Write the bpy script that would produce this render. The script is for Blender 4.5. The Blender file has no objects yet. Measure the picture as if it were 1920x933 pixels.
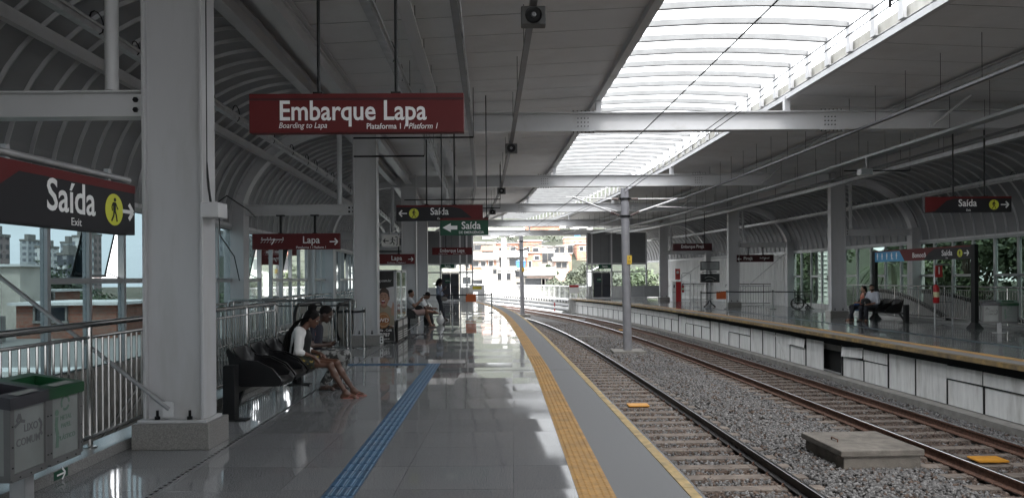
import bpy, math, random
import numpy as np
from mathutils import Vector, Matrix
random.seed(7)
PI = math.pi
R = math.radians
scene = bpy.context.scene
COL = scene.collection

# ------------------------------------------------------------------ camera
cam_data = bpy.data.cameras.new("camera")
cam = bpy.data.objects.new("camera", cam_data)
COL.objects.link(cam)
cam_data.sensor_width = 36.0
cam_data.lens = 26.5
cam_data.shift_y = 0.0289
cam_data.clip_start = 0.05
cam_data.clip_end = 3000
cam.matrix_world = Matrix.Translation((0, 0, 1.65)) @ Matrix.Rotation(R(90), 4, 'X') @ Matrix.Rotation(R(-0.4), 4, 'Z')
scene.camera = cam

# ------------------------------------------------------------------ world, sun, exposure
SUN_EL, SUN_AZ = 54.0, 172.0          # azimuth: direction the light comes from, clockwise from +Y
world = bpy.data.worlds.new("World")
scene.world = world
world.use_nodes = True
nt = world.node_tree
bg = nt.nodes["Background"]
sky = nt.nodes.new("ShaderNodeTexSky")
sky.sky_type = 'NISHITA'
sky.sun_disc = False
sky.sun_elevation = R(SUN_EL)
sky.sun_rotation = R(SUN_AZ)
sky.air_density = 1.2
sky.dust_density = 3.0
tc = nt.nodes.new("ShaderNodeTexCoord")
mp = nt.nodes.new("ShaderNodeMapping")
mp.inputs['Scale'].default_value = (1.0, 1.0, 2.6)
nz = nt.nodes.new("ShaderNodeTexNoise")
nz.inputs['Scale'].default_value = 2.2
nz.inputs['Detail'].default_value = 7
nz.inputs['Roughness'].default_value = 0.6
rp = nt.nodes.new("ShaderNodeValToRGB")
rp.color_ramp.elements[0].position = 0.30
rp.color_ramp.elements[0].color = (0.55, 0.55, 0.55, 1)
rp.color_ramp.elements[1].position = 0.52
rp.color_ramp.elements[1].color = (0.97, 0.97, 0.97, 1)
mx = nt.nodes.new("ShaderNodeMix")
mx.data_type = 'RGBA'
nt.links.new(tc.outputs['Generated'], mp.inputs['Vector'])
nt.links.new(mp.outputs[0], nz.inputs['Vector'])
nt.links.new(nz.outputs[0], rp.inputs[0])
nt.links.new(rp.outputs[0], mx.inputs['Factor'])
nt.links.new(sky.outputs[0], mx.inputs[6])
mx.inputs[7].default_value = (7.6, 7.8, 8.0, 1)
nt.links.new(mx.outputs[2], bg.inputs[0])
bg.inputs[1].default_value = 0.15

sun_data = bpy.data.lights.new("sun", 'SUN')
sun_data.energy = 2.0
sun_data.angle = R(12)
sun_data.color = (1.0, 0.96, 0.9)
sun = bpy.data.objects.new("sun", sun_data)
COL.objects.link(sun)
sun.rotation_euler = (R(90 - SUN_EL), 0, R(180 - SUN_AZ))
sun.location = (0, -20, 40)

vs = scene.view_settings
vs.view_transform = 'Standard'
vs.look = 'None'
vs.exposure = 2.35
vs.gamma = 1.0
vs.use_curve_mapping = False
cy = scene.cycles
cy.use_denoising = True
try:
    cy.denoiser = 'OPENIMAGEDENOISE'
except Exception:
    pass
cy.max_bounces = 10
cy.diffuse_bounces = 5
cy.glossy_bounces = 4
cy.transmission_bounces = 6
cy.transparent_max_bounces = 24
cy.caustics_reflective = False
cy.caustics_refractive = False
cy.sample_clamp_indirect = 6.0

# ------------------------------------------------------------------ materials
MATS = {}

def mat(name, col, rough=0.6, metal=0.0, var=0.12, scale=3.0, bump=0.0, bscale=30.0, spec=0.5, stretch=None, dirt=None, dirt_scale=1.5, dirt_lo=0.5, dirt_hi=0.75):
    """Principled with noise-varied colour; dirt = second colour mixed in patches (stretch elongates it into streaks)."""
    if name in MATS:
        return MATS[name]
    m = bpy.data.materials.new(name)
    m.use_nodes = True
    t = m.node_tree
    b = t.nodes["Principled BSDF"]
    b.inputs['Roughness'].default_value = rough
    b.inputs['Metallic'].default_value = metal
    b.inputs['Specular IOR Level'].default_value = spec
    g = t.nodes.new("ShaderNodeNewGeometry")
    mpn = t.nodes.new("ShaderNodeMapping")
    if stretch:
        mpn.inputs['Scale'].default_value = stretch
    t.links.new(g.outputs['Position'], mpn.inputs['Vector'])
    n = t.nodes.new("ShaderNodeTexNoise")
    n.inputs['Scale'].default_value = scale
    n.inputs['Detail'].default_value = 5
    t.links.new(mpn.outputs[0], n.inputs['Vector'])
    r = t.nodes.new("ShaderNodeValToRGB")
    c = np.array(col)
    r.color_ramp.elements[0].position = 0.3
    r.color_ramp.elements[1].position = 0.7
    r.color_ramp.elements[0].color = (*np.clip(c * (1 - var), 0, 1), 1)
    r.color_ramp.elements[1].color = (*np.clip(c * (1 + var), 0, 1), 1)
    t.links.new(n.outputs[0], r.inputs[0])
    out = r.outputs[0]
    if dirt is not None:
        n2 = t.nodes.new("ShaderNodeTexNoise")
        n2.inputs['Scale'].default_value = dirt_scale
        n2.inputs['Detail'].default_value = 8
        n2.inputs['Roughness'].default_value = 0.65
        t.links.new(mpn.outputs[0], n2.inputs['Vector'])
        r2 = t.nodes.new("ShaderNodeValToRGB")
        r2.color_ramp.elements[0].position = dirt_lo
        r2.color_ramp.elements[1].position = dirt_hi
        t.links.new(n2.outputs[0], r2.inputs[0])
        m2 = t.nodes.new("ShaderNodeMix")
        m2.data_type = 'RGBA'
        t.links.new(r2.outputs[0], m2.inputs['Factor'])
        t.links.new(out, m2.inputs[6])
        m2.inputs[7].default_value = (*dirt, 1)
        out = m2.outputs[2]
    t.links.new(out, b.inputs['Base Color'])
    if bump:
        n3 = t.nodes.new("ShaderNodeTexNoise")
        n3.inputs['Scale'].default_value = bscale
        n3.inputs['Detail'].default_value = 4
        t.links.new(g.outputs['Position'], n3.inputs['Vector'])
        bp = t.nodes.new("ShaderNodeBump")
        bp.inputs['Strength'].default_value = bump
        bp.inputs['Distance'].default_value = 0.02
        t.links.new(n3.outputs[0], bp.inputs['Height'])
        t.links.new(bp.outputs[0], b.inputs['Normal'])
    MATS[name] = m
    return m

def granite_floor(name, lo, hi, tile, rough):
    """Polished granite slabs: speckle, dark joints and each slab laid a hair out of level."""
    m = bpy.data.materials.new(name)
    m.use_nodes = True
    t = m.node_tree
    N, L = t.nodes, t.links
    b = N["Principled BSDF"]
    g = N.new("ShaderNodeNewGeometry")
    sp = N.new("ShaderNodeTexNoise"); sp.inputs['Scale'].default_value = 110; sp.inputs['Detail'].default_value = 3
    L.new(g.outputs['Position'], sp.inputs['Vector'])
    r = N.new("ShaderNodeValToRGB")
    r.color_ramp.elements[0].position = 0.36; r.color_ramp.elements[0].color = (*lo, 1)
    r.color_ramp.elements[1].position = 0.66; r.color_ramp.elements[1].color = (*hi, 1)
    L.new(sp.outputs[0], r.inputs[0])
    # slab index
    dv = N.new("ShaderNodeVectorMath"); dv.operation = 'DIVIDE'; dv.inputs[1].default_value = (tile[0], tile[1], 1)
    L.new(g.outputs['Position'], dv.inputs[0])
    fl = N.new("ShaderNodeVectorMath"); fl.operation = 'FLOOR'
    L.new(dv.outputs[0], fl.inputs[0])
    sx = N.new("ShaderNodeSeparateXYZ"); L.new(fl.outputs[0], sx.inputs[0])
    cx = N.new("ShaderNodeCombineXYZ"); L.new(sx.outputs[0], cx.inputs[0]); L.new(sx.outputs[1], cx.inputs[1])
    wn = N.new("ShaderNodeTexWhiteNoise"); wn.noise_dimensions = '3D'; L.new(cx.outputs[0], wn.inputs['Vector'])
    # joint mask
    fr = N.new("ShaderNodeVectorMath"); fr.operation = 'FRACTION'; L.new(dv.outputs[0], fr.inputs[0])
    sf = N.new("ShaderNodeSeparateXYZ"); L.new(fr.outputs[0], sf.inputs[0])
    def edge(sock, w):
        a = N.new("ShaderNodeMath"); a.operation = 'LESS_THAN'; a.inputs[1].default_value = w
        L.new(sock, a.inputs[0]); return a.outputs[0]
    ex, ey = edge(sf.outputs[0], 0.003 / tile[0]), edge(sf.outputs[1], 0.005 / tile[1])
    mxm = N.new("ShaderNodeMath"); mxm.operation = 'MAXIMUM'; L.new(ex, mxm.inputs[0]); L.new(ey, mxm.inputs[1])
    hue = N.new("ShaderNodeMix"); hue.data_type = 'RGBA'; hue.blend_type = 'MULTIPLY'; hue.inputs['Factor'].default_value = 1
    mr = N.new("ShaderNodeMapRange"); mr.inputs[3].default_value = 0.95; mr.inputs[4].default_value = 1.05
    L.new(wn.outputs['Value'], mr.inputs[0])
    L.new(r.outputs[0], hue.inputs[6]); L.new(mr.outputs[0], hue.inputs[7])
    jm = N.new("ShaderNodeMix"); jm.data_type = 'RGBA'
    L.new(mxm.outputs[0], jm.inputs['Factor']); L.new(hue.outputs[2], jm.inputs[6]); jm.inputs[7].default_value = (*(np.array(lo) * 1.1), 1)
    L.new(jm.outputs[2], b.inputs['Base Color'])
    # scuffs in roughness
    ns = N.new("ShaderNodeTexNoise"); ns.inputs['Scale'].default_value = 1.3; ns.inputs['Detail'].default_value = 8
    L.new(g.outputs['Position'], ns.inputs['Vector'])
    mr2 = N.new("ShaderNodeMapRange"); mr2.inputs[1].default_value = 0.3; mr2.inputs[2].default_value = 0.75
    mr2.inputs[3].default_value = rough * 0.6; mr2.inputs[4].default_value = rough * 1.7
    L.new(ns.outputs[0], mr2.inputs[0]); L.new(mr2.outputs[0], b.inputs['Roughness'])
    # tilt
    sb = N.new("ShaderNodeVectorMath"); sb.operation = 'SUBTRACT'; sb.inputs[1].default_value = (0.5, 0.5, 0.5); L.new(wn.outputs['Color'], sb.inputs[0])
    sc = N.new("ShaderNodeVectorMath"); sc.operation = 'MULTIPLY'; sc.inputs[1].default_value = (0.012, 0.024, 0); L.new(sb.outputs[0], sc.inputs[0])
    bp = N.new("ShaderNodeTexNoise"); bp.inputs['Scale'].default_value = 6; L.new(g.outputs['Position'], bp.inputs['Vector'])
    bm = N.new("ShaderNodeBump"); bm.inputs['Strength'].default_value = 0.012; bm.inputs['Distance'].default_value = 0.01
    L.new(bp.outputs[0], bm.inputs['Height'])
    ad = N.new("ShaderNodeVectorMath"); ad.operation = 'ADD'; L.new(bm.outputs[0], ad.inputs[0]); L.new(sc.outputs[0], ad.inputs[1])
    nm = N.new("ShaderNodeVectorMath"); nm.operation = 'NORMALIZE'; L.new(ad.outputs[0], nm.inputs[0])
    L.new(nm.outputs[0], b.inputs['Normal'])
    MATS[name] = m
    return m

def glass(name, tint, refl=0.12):
    m = bpy.data.materials.new(name)
    m.use_nodes = True
    t = m.node_tree
    t.nodes.remove(t.nodes["Principled BSDF"])
    tr = t.nodes.new("ShaderNodeBsdfTransparent"); tr.inputs[0].default_value = (*tint, 1)
    gl = t.nodes.new("ShaderNodeBsdfGlossy"); gl.inputs['Roughness'].default_value = 0.03
    gl.inputs[0].default_value = (0.9, 0.95, 0.95, 1)
    fr = t.nodes.new("ShaderNodeLayerWeight"); fr.inputs[0].default_value = refl
    mxs = t.nodes.new("ShaderNodeMixShader")
    t.links.new(fr.outputs['Fresnel'], mxs.inputs[0]); t.links.new(tr.outputs[0], mxs.inputs[1]); t.links.new(gl.outputs[0], mxs.inputs[2])
    t.links.new(mxs.outputs[0], t.nodes["Material Output"].inputs[0])
    MATS[name] = m
    return m

def translucent(name, col, through):
    m = bpy.data.materials.new(name)
    m.use_nodes = True
    t = m.node_tree
    t.nodes.remove(t.nodes["Principled BSDF"])
    tr = t.nodes.new("ShaderNodeBsdfTransparent"); tr.inputs[0].default_value = (*[c * 0.95 for c in col], 1)
    tl = t.nodes.new("ShaderNodeBsdfTranslucent"); tl.inputs[0].default_value = (*col, 1)
    df = t.nodes.new("ShaderNodeBsdfDiffuse"); df.inputs[0].default_value = (*col, 1)
    m1 = t.nodes.new("ShaderNodeMixShader"); m1.inputs[0].default_value = 0.35
    t.links.new(tl.outputs[0], m1.inputs[1]); t.links.new(df.outputs[0], m1.inputs[2])
    m2 = t.nodes.new("ShaderNodeMixShader"); m2.inputs[0].default_value = through
    t.links.new(m1.outputs[0], m2.inputs[1]); t.links.new(tr.outputs[0], m2.inputs[2])
    t.links.new(m2.outputs[0], t.nodes["Material Output"].inputs[0])
    MATS[name] = m
    return m

def brick_mat(name, c1, c2, mortar, bw=0.4, bh=0.2):
    m = bpy.data.materials.new(name)
    m.use_nodes = True
    t = m.node_tree
    b = t.nodes["Principled BSDF"]; b.inputs['Roughness'].default_value = 0.9
    g = t.nodes.new("ShaderNodeNewGeometry")
    s = t.nodes.new("ShaderNodeSeparateXYZ"); t.links.new(g.outputs['Position'], s.inputs[0])
    a = t.nodes.new("ShaderNodeMath"); a.operation = 'ADD'; t.links.new(s.outputs[0], a.inputs[0]); t.links.new(s.outputs[1], a.inputs[1])
    c = t.nodes.new("ShaderNodeCombineXYZ"); t.links.new(a.outputs[0], c.inputs[0]); t.links.new(s.outputs[2], c.inputs[1])
    br = t.nodes.new("ShaderNodeTexBrick")
    br.inputs['Color1'].default_value = (*c1, 1); br.inputs['Color2'].default_value = (*c2, 1); br.inputs['Mortar'].default_value = (*mortar, 1)
    br.inputs['Scale'].default_value = 1; br.inputs['Brick Width'].default_value = bw; br.inputs['Row Height'].default_value = bh
    br.inputs['Mortar Size'].default_value = 0.02
    t.links.new(c.outputs[0], br.inputs['Vector'])
    n = t.nodes.new("ShaderNodeTexNoise"); n.inputs['Scale'].default_value = 0.8; n.inputs['Detail'].default_value = 8
    t.links.new(g.outputs['Position'], n.inputs['Vector'])
    r = t.nodes.new("ShaderNodeValToRGB"); r.color_ramp.elements[0].position = 0.48; r.color_ramp.elements[1].position = 0.72
    t.links.new(n.outputs[0], r.inputs[0])
    mx2 = t.nodes.new("ShaderNodeMix"); mx2.data_type = 'RGBA'
    mm = t.nodes.new("ShaderNodeMath"); mm.operation = 'MULTIPLY'; mm.inputs[1].default_value = 0.6
    t.links.new(r.outputs[0], mm.inputs[0]); t.links.new(mm.outputs[0], mx2.inputs['Factor'])
    t.links.new(br.outputs[0], mx2.inputs[6]); mx2.inputs[7].default_value = (*mortar, 1)
    t.links.new(mx2.outputs[2], b.inputs['Base Color'])
    MATS[name] = m
    return m

def tower_mat(name, wall, win, fx, fz, wx=0.55, wz=0.5):
    """Distant facade: window openings in a regular grid over a plain wall."""
    m = bpy.data.materials.new(name)
    m.use_nodes = True
    t = m.node_tree
    N, L = t.nodes, t.links
    b = N["Principled BSDF"]; b.inputs['Roughness'].default_value = 0.7
    g = N.new("ShaderNodeNewGeometry")
    s = N.new("ShaderNodeSeparateXYZ"); L.new(g.outputs['Position'], s.inputs[0])
    a = N.new("ShaderNodeMath"); a.operation = 'ADD'; L.new(s.outputs[0], a.inputs[0]); L.new(s.outputs[1], a.inputs[1])
    def cell(sock, size, frac):
        d = N.new("ShaderNodeMath"); d.operation = 'DIVIDE'; d.inputs[1].default_value = size; L.new(sock, d.inputs[0])
        f = N.new("ShaderNodeMath"); f.operation = 'FRACT'; L.new(d.outputs[0], f.inputs[0])
        l = N.new("ShaderNodeMath"); l.operation = 'LESS_THAN'; l.inputs[1].default_value = frac; L.new(f.outputs[0], l.inputs[0])
        return l.outputs[0]
    mu = N.new("ShaderNodeMath"); mu.operation = 'MULTIPLY'
    L.new(cell(a.outputs[0], fx, wx), mu.inputs[0]); L.new(cell(s.outputs[2], fz, wz), mu.inputs[1])
    mxx = N.new("ShaderNodeMix"); mxx.data_type = 'RGBA'
    L.new(mu.outputs[0], mxx.inputs['Factor']); mxx.inputs[6].default_value = (*wall, 1); mxx.inputs[7].default_value = (*win, 1)
    L.new(mxx.outputs[2], b.inputs['Base Color'])
    MATS[name] = m
    return m

WHITE = mat('white_steel_paint', (0.55, 0.55, 0.56), 0.38, 0, 0.05, 1.5, dirt=(0.42, 0.41, 0.39), dirt_scale=2.0, dirt_lo=0.58, dirt_hi=0.85)
COLP = mat('column_paint', (0.46, 0.46, 0.47), 0.42, 0, 0.04, 1.2, bump=0.02, bscale=120, stretch=(2.5, 2.5, 0.45), dirt=(0.36, 0.35, 0.335), dirt_scale=1.0, dirt_lo=0.52, dirt_hi=0.85)
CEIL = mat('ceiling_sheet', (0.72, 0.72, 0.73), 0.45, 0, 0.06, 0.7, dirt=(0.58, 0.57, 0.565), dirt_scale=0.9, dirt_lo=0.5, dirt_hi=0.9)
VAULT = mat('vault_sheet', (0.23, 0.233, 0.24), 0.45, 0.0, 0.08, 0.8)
DARK = mat('dark_roof', (0.05, 0.05, 0.05), 0.8)
GALV = mat('galvanised', (0.45, 0.45, 0.46), 0.4, 0.7, 0.15, 6)
STEEL = mat('stainless', (0.30, 0.295, 0.29), 0.26, 1.0, 0.06, 8)
BLACK = mat('black_plastic', (0.008, 0.008, 0.009), 0.45, 0, 0.1, spec=0.3)
BLACKM = mat('black_metal', (0.008, 0.008, 0.009), 0.5, 0, 0.1, spec=0.3)
RUBBER = mat('black_rubber', (0.012, 0.012, 0.012), 0.7)
GRAN = granite_floor('granite_floor', (0.095, 0.096, 0.10), (0.36, 0.362, 0.368), (0.92, 0.74), 0.05)
GRAN2 = mat('flamed_granite', (0.25, 0.25, 0.255), 0.75, 0, 0.35, 140, bump=0.15, bscale=200)
KERB = mat('kerb_granite', (0.24, 0.235, 0.23), 0.22, 0, 0.3, 90)
PLINTH = mat('plinth_granite', (0.21, 0.20, 0.19), 0.3, 0, 0.3, 90)
YEL = mat('tactile_yellow', (0.60, 0.345, 0.12), 0.65, 0, 0.14, 9, dirt=(0.33, 0.22, 0.11), dirt_scale=2.6, dirt_lo=0.42, dirt_hi=0.8)
YELST = mat('edge_yellow', (0.60, 0.43, 0.20), 0.7, 0, 0.2, 10, dirt=(0.30, 0.24, 0.16), dirt_scale=4, dirt_lo=0.45, dirt_hi=0.75)
YELW = mat('worn_edge_yellow', (0.29, 0.195, 0.075), 0.75, 0, 0.35, 6, dirt=(0.10, 0.08, 0.06), dirt_scale=2.5, dirt_lo=0.36, dirt_hi=0.7)
BLUE = mat('tactile_blue', (0.045, 0.115, 0.21), 0.5, 0, 0.2, 8, dirt=(0.09, 0.12, 0.16), dirt_scale=3, dirt_lo=0.48, dirt_hi=0.8)
BLUEL = mat('tactile_blue_ridge', (0.22, 0.34, 0.47), 0.45, 0, 0.1, 10)
CONC = mat('concrete', (0.23, 0.22, 0.205), 0.85, 0, 0.18, 5, bump=0.25, bscale=40, dirt=(0.17, 0.16, 0.14), dirt_scale=1.6, dirt_lo=0.5, dirt_hi=0.8)
SLEEP = mat('sleeper_concrete', (0.24, 0.20, 0.17), 0.9, 0, 0.3, 12, bump=0.2, bscale=40, dirt=(0.11, 0.09, 0.08), dirt_scale=3, dirt_lo=0.4, dirt_hi=0.7)
PANELW = mat('edge_panel', (0.70, 0.70, 0.69), 0.7, 0, 0.1, 3, stretch=(3, 3, 0.5), dirt=(0.38, 0.37, 0.35), dirt_scale=1.4, dirt_lo=0.50, dirt_hi=0.8)
RUST = mat('rusty_rail', (0.12, 0.06, 0.04), 0.8, 0.1, 0.4, 20, bump=0.2, bscale=60)
RAILT = mat('rail_head', (0.55, 0.55, 0.56), 0.22, 1.0, 0.1, 5)
RAILD = mat('dark_rail', (0.035, 0.03, 0.03), 0.55, 0.3, 0.3, 10)
BALL = mat('ballast', (0.145, 0.14, 0.14), 0.9, 0, 0.75, 16, dirt=(0.38, 0.37, 0.36), dirt_scale=19, dirt_lo=0.52, dirt_hi=0.68)
BALLBED = mat('ballast_bed', (0.09, 0.085, 0.083), 0.95, 0, 0.8, 24, bump=1.0, bscale=22)
GLASS = glass('tinted_glass', (0.30, 0.345, 0.36), 0.04)
GLASSR = glass('green_tinted_glass', (0.38, 0.43, 0.41), 0.03)
CLEAR = glass('clear_glass', (0.88, 0.9, 0.9), 0.10)
SKYL = translucent('skylight_sheet', (0.58, 0.59, 0.60), 0.28)
RED = mat('sign_red', (0.10, 0.002, 0.003), 0.6, 0, 0.05)
DKRED = mat('sign_dark_red', (0.04, 0.003, 0.005), 0.6, 0, 0.05)
CHAR = mat('sign_charcoal', (0.009, 0.0085, 0.012), 0.6, 0, 0.05)
GREEN = mat('sign_green', (0.004, 0.06, 0.032), 0.6, 0, 0.05)
LET = mat('sign_white', (0.82, 0.82, 0.82), 0.5, 0, 0.02)
LIME = mat('sign_lime', (0.60, 0.62, 0.06), 0.4, 0, 0.03)
SBLUE = mat('sign_blue', (0.06, 0.30, 0.55), 0.4, 0, 0.03)
REDP = mat('red_paint', (0.42, 0.012, 0.015), 0.35, 0, 0.06)
ORANGE = mat('orange_card', (0.55, 0.12, 0.03), 0.6, 0, 0.08)
WPAN = mat('white_wall_panel', (0.66, 0.66, 0.65), 0.55, 0, 0.05, 2, stretch=(4, 4, 0.5), dirt=(0.45, 0.45, 0.44), dirt_scale=1.2, dirt_lo=0.5, dirt_hi=0.85)
GPAN = mat('grey_wall_panel', (0.16, 0.165, 0.17), 0.5, 0, 0.05)
NAVY = mat('door_navy', (0.02, 0.022, 0.032), 0.45, 0, 0.08)
MASTM = mat('mast_paint', (0.25, 0.25, 0.27), 0.55, 0.0, 0.1, 4)
INSUL = mat('insulator_brown', (0.07, 0.035, 0.03), 0.3)

# ------------------------------------------------------------------ mesh helpers
def _orth(d):
    d = Vector(d).normalized()
    a = Vector((0, 0, 1)) if abs(d.z) < 0.9 else Vector((1, 0, 0))
    u = d.cross(a).normalized()
    return d, u, u.cross(d).normalized()

class MB:
    def __init__(s):
        s.v, s.f, s.m = [], [], []
    def add(s, vs, fs, mi=0):
        o = len(s.v)
        s.v.extend([tuple(p) for p in vs])
        for f in fs:
            s.f.append([i + o for i in f]); s.m.append(mi)
        return s
    def box(s, x0, x1, y0, y1, z0, z1, mi=0):
        if x0 > x1: x0, x1 = x1, x0
        if y0 > y1: y0, y1 = y1, y0
        if z0 > z1: z0, z1 = z1, z0
        vs = [(x0,y0,z0),(x1,y0,z0),(x1,y1,z0),(x0,y1,z0),(x0,y0,z1),(x1,y0,z1),(x1,y1,z1),(x0,y1,z1)]
        return s.add(vs, [(3,2,1,0),(4,5,6,7),(0,1,5,4),(1,2,6,5),(2,3,7,6),(3,0,4,7)], mi)
    def obox(s, c, ax, ay, az, mi=0):
        c, ax, ay, az = Vector(c), Vector(ax), Vector(ay), Vector(az)
        vs = [c+sx*ax+sy*ay+sz*az for sz in (-1,1) for sx, sy in ((-1,-1),(1,-1),(1,1),(-1,1))]
        return s.add(vs, [(3,2,1,0),(4,5,6,7),(0,1,5,4),(1,2,6,5),(2,3,7,6),(3,0,4,7)], mi)
    def bar(s, p, q, w, h, mi=0):
        """Box beam from p to q, w across, h deep (up axis as near to z as it can be)."""
        p, q = Vector(p), Vector(q)
        d = (q - p)
        u = d.cross(Vector((0,0,1)))
        u = u.normalized() if u.length > 1e-6 else Vector((1,0,0))
        n = u.cross(d).normalized()
        return s.obox((p+q)/2, d/2, u*w/2, n*h/2, mi)
    def ibeam(s, p, q, w, h, t=0.02, mi=0):
        p, q = Vector(p), Vector(q)
        d = q - p
        u = d.cross(Vector((0,0,1))).normalized()
        n = u.cross(d).normalized()
        c = (p+q)/2
        s.obox(c, d/2, u*t/2, n*(h/2-t), mi)
        for k in (-1, 1):
            s.obox(c + n*k*(h/2-t/2), d/2, u*w/2, n*t/2, mi)
        return s
    def tube(s, pts, r, n=8, mi=0, caps=True):
        pts = [Vector(p) for p in pts]
        k = len(pts)
        rs = r if isinstance(r, (list, tuple)) else [r]*k
        d0 = (pts[1]-pts[0]).normalized()
        _, u, w = _orth(d0)
        vs = []
        for i, p in enumerate(pts):
            d = (pts[min(i+1,k-1)] - pts[max(i-1,0)])
            d = d.normalized() if d.length > 1e-9 else d0
            u = (u - d*u.dot(d)); u = u.normalized() if u.length > 1e-6 else _orth(d)[1]
            w = d.cross(u)
            for j in range(n):
                a = 2*PI*j/n
                vs.append(p + (u*math.cos(a) + w*math.sin(a))*rs[i])
        fs = []
        for i in range(k-1):
            for j in range(n):
                a, b = i*n+j, i*n+(j+1) % n
                fs.append((a, b, b+n, a+n))
        if caps:
            fs.append(tuple(range(n-1, -1, -1))); fs.append(tuple((k-1)*n+j for j in range(n)))
        return s.add(vs, fs, mi)
    def sweep(s, pts, prof, mi=0, closed=True, caps=True):
        """Sweep a cross-section prof [(across, up)] along pts keeping up = z."""
        pts = [Vector(p) for p in pts]
        k, n = len(pts), len(prof)
        vs = []
        for i, p in enumerate(pts):
            d = pts[min(i+1,k-1)] - pts[max(i-1,0)]
            d.z = 0; d = d.normalized()
            u = Vector((d.y, -d.x, 0))
            for a, b in prof:
                vs.append(p + u*a + Vector((0,0,b)))
        fs = []
        m = n if closed else n-1
        for i in range(k-1):
            for j in range(m):
                a, b = i*n+j, i*n+(j+1) % n
                fs.append((a, a+n, b+n, b))
        if caps and closed:
            fs.append(tuple(range(n))); fs.append(tuple((k-1)*n+j for j in range(n-1,-1,-1)))
        return s.add(vs, fs, mi)
    def prism(s, poly, f, g, mi=0):
        """Polygon poly in 2D; f and g map (a,b) to the two end faces in 3D."""
        n = len(poly)
        vs = [f(*p) for p in poly] + [g(*p) for p in poly]
        fs = [tuple(range(n-1,-1,-1)), tuple(range(n, 2*n))] + [(i, (i+1) % n, (i+1) % n+n, i+n) for i in range(n)]
        return s.add(vs, fs, mi)
    def lathe(s, prof, c=(0,0,0), n=16, mi=0):
        vs = []
        for r, z in prof:
            for j in range(n):
                a = 2*PI*j/n
                vs.append((c[0]+r*math.cos(a), c[1]+r*math.sin(a), c[2]+z))
        fs = []
        k = len(prof)
        for i in range(k-1):
            for j in range(n):
                a, b = i*n+j, i*n+(j+1) % n
                fs.append((a, b, b+n, a+n))
        fs.append(tuple(range(n-1,-1,-1))); fs.append(tuple((k-1)*n+j for j in range(n)))
        return s.add(vs, fs, mi)
    def ball(s, c, r, n=10, mi=0, sc=(1,1,1)):
        prof = [(max(1e-4, r*math.sin(PI*i/n)), -r*math.cos(PI*i/n)) for i in range(n+1)]
        o = len(s.v)
        s.lathe(prof, (0,0,0), n+2, mi)
        for i in range(o, len(s.v)):
            p = s.v[i]; s.v[i] = (c[0]+p[0]*sc[0], c[1]+p[1]*sc[1], c[2]+p[2]*sc[2])
        return s
    def disc(s, c, r, n=20, y=0.002, mi=0, rx=None):
        """Flat disc facing -y, y thick, in the x-z plane."""
        poly = [(c[0]+(rx or r)*math.cos(2*PI*i/n), c[1]+r*math.sin(2*PI*i/n)) for i in range(n)]
        return s.flat(poly, c[2] if len(c) > 2 else 0, y, mi)
    def flat(s, poly, y=0.0, th=0.002, mi=0):
        """Flat shape in the x-z plane facing -y, its back at y."""
        return s.prism(poly, lambda a, b: (a, y-th, b), lambda a, b: (a, y, b), mi)
    def stroke(s, pts, w, y=0.0, th=0.002, mi=0):
        for (a, b), (c, d) in zip(pts, pts[1:]):
            L = math.hypot(c-a, d-b) or 1
            nx, nz = -(d-b)/L*w/2, (c-a)/L*w/2
            s.flat([(a+nx,b+nz),(a-nx,b-nz),(c-nx,d-nz),(c+nx,d+nz)], y, th, mi)
        return s
    def build(s, name, mats, parent=None, smooth=False, local=False, bevel=0):
        me = bpy.data.meshes.new(name)
        vs = s.v
        if parent is not None and not local:
            inv = parent.matrix_basis.inverted()
            if parent.parent is not None:
                inv = inv @ parent.parent.matrix_basis.inverted()
            vs = [tuple(inv @ Vector(p)) for p in vs]
        me.from_pydata(vs, [], s.f)
        if not isinstance(mats, (list, tuple)):
            mats = [mats]
        for m in mats:
            me.materials.append(m)
        if len(mats) > 1:
            me.polygons.foreach_set('material_index', s.m)
        me.update()
        o = bpy.data.objects.new(name, me)
        COL.objects.link(o)
        if parent is not None:
            o.parent = parent
        if smooth:
            me.polygons.foreach_set('use_smooth', [True]*len(me.polygons))
            try:
                me.set_sharp_from_angle(angle=R(40))
            except Exception:
                pass
        if bevel:
            b = o.modifiers.new('bevel', 'BEVEL'); b.width = bevel; b.segments = 2; b.limit_method = 'ANGLE'
        return o

def tag(o, label=None, cat=None, group=None, kind=None):
    if label: o['label'] = label
    if cat: o['category'] = cat
    if group: o['group'] = group
    if kind: o['kind'] = kind
    return o

def thing(name, label, cat, loc=(0,0,0), rz=0.0, group=None):
    o = bpy.data.objects.new(name, None)
    COL.objects.link(o)
    o.empty_display_size = 0.2
    o.matrix_basis = Matrix.Translation(loc) @ Matrix.Rotation(rz, 4, 'Z')
    return tag(o, label, cat, group)

def dup(root, loc, rz, label=None, group=None):
    def rec(o, par):
        c = o.copy(); COL.objects.link(c); c.parent = par
        for ch in [x for x in bpy.data.objects if x.parent == o]:
            rec(ch, c)
        return c
    r = rec(root, None)
    r.matrix_basis = Matrix.Translation(loc) @ Matrix.Rotation(rz, 4, 'Z')
    if label: r['label'] = label
    if group: r['group'] = group
    return r

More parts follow.
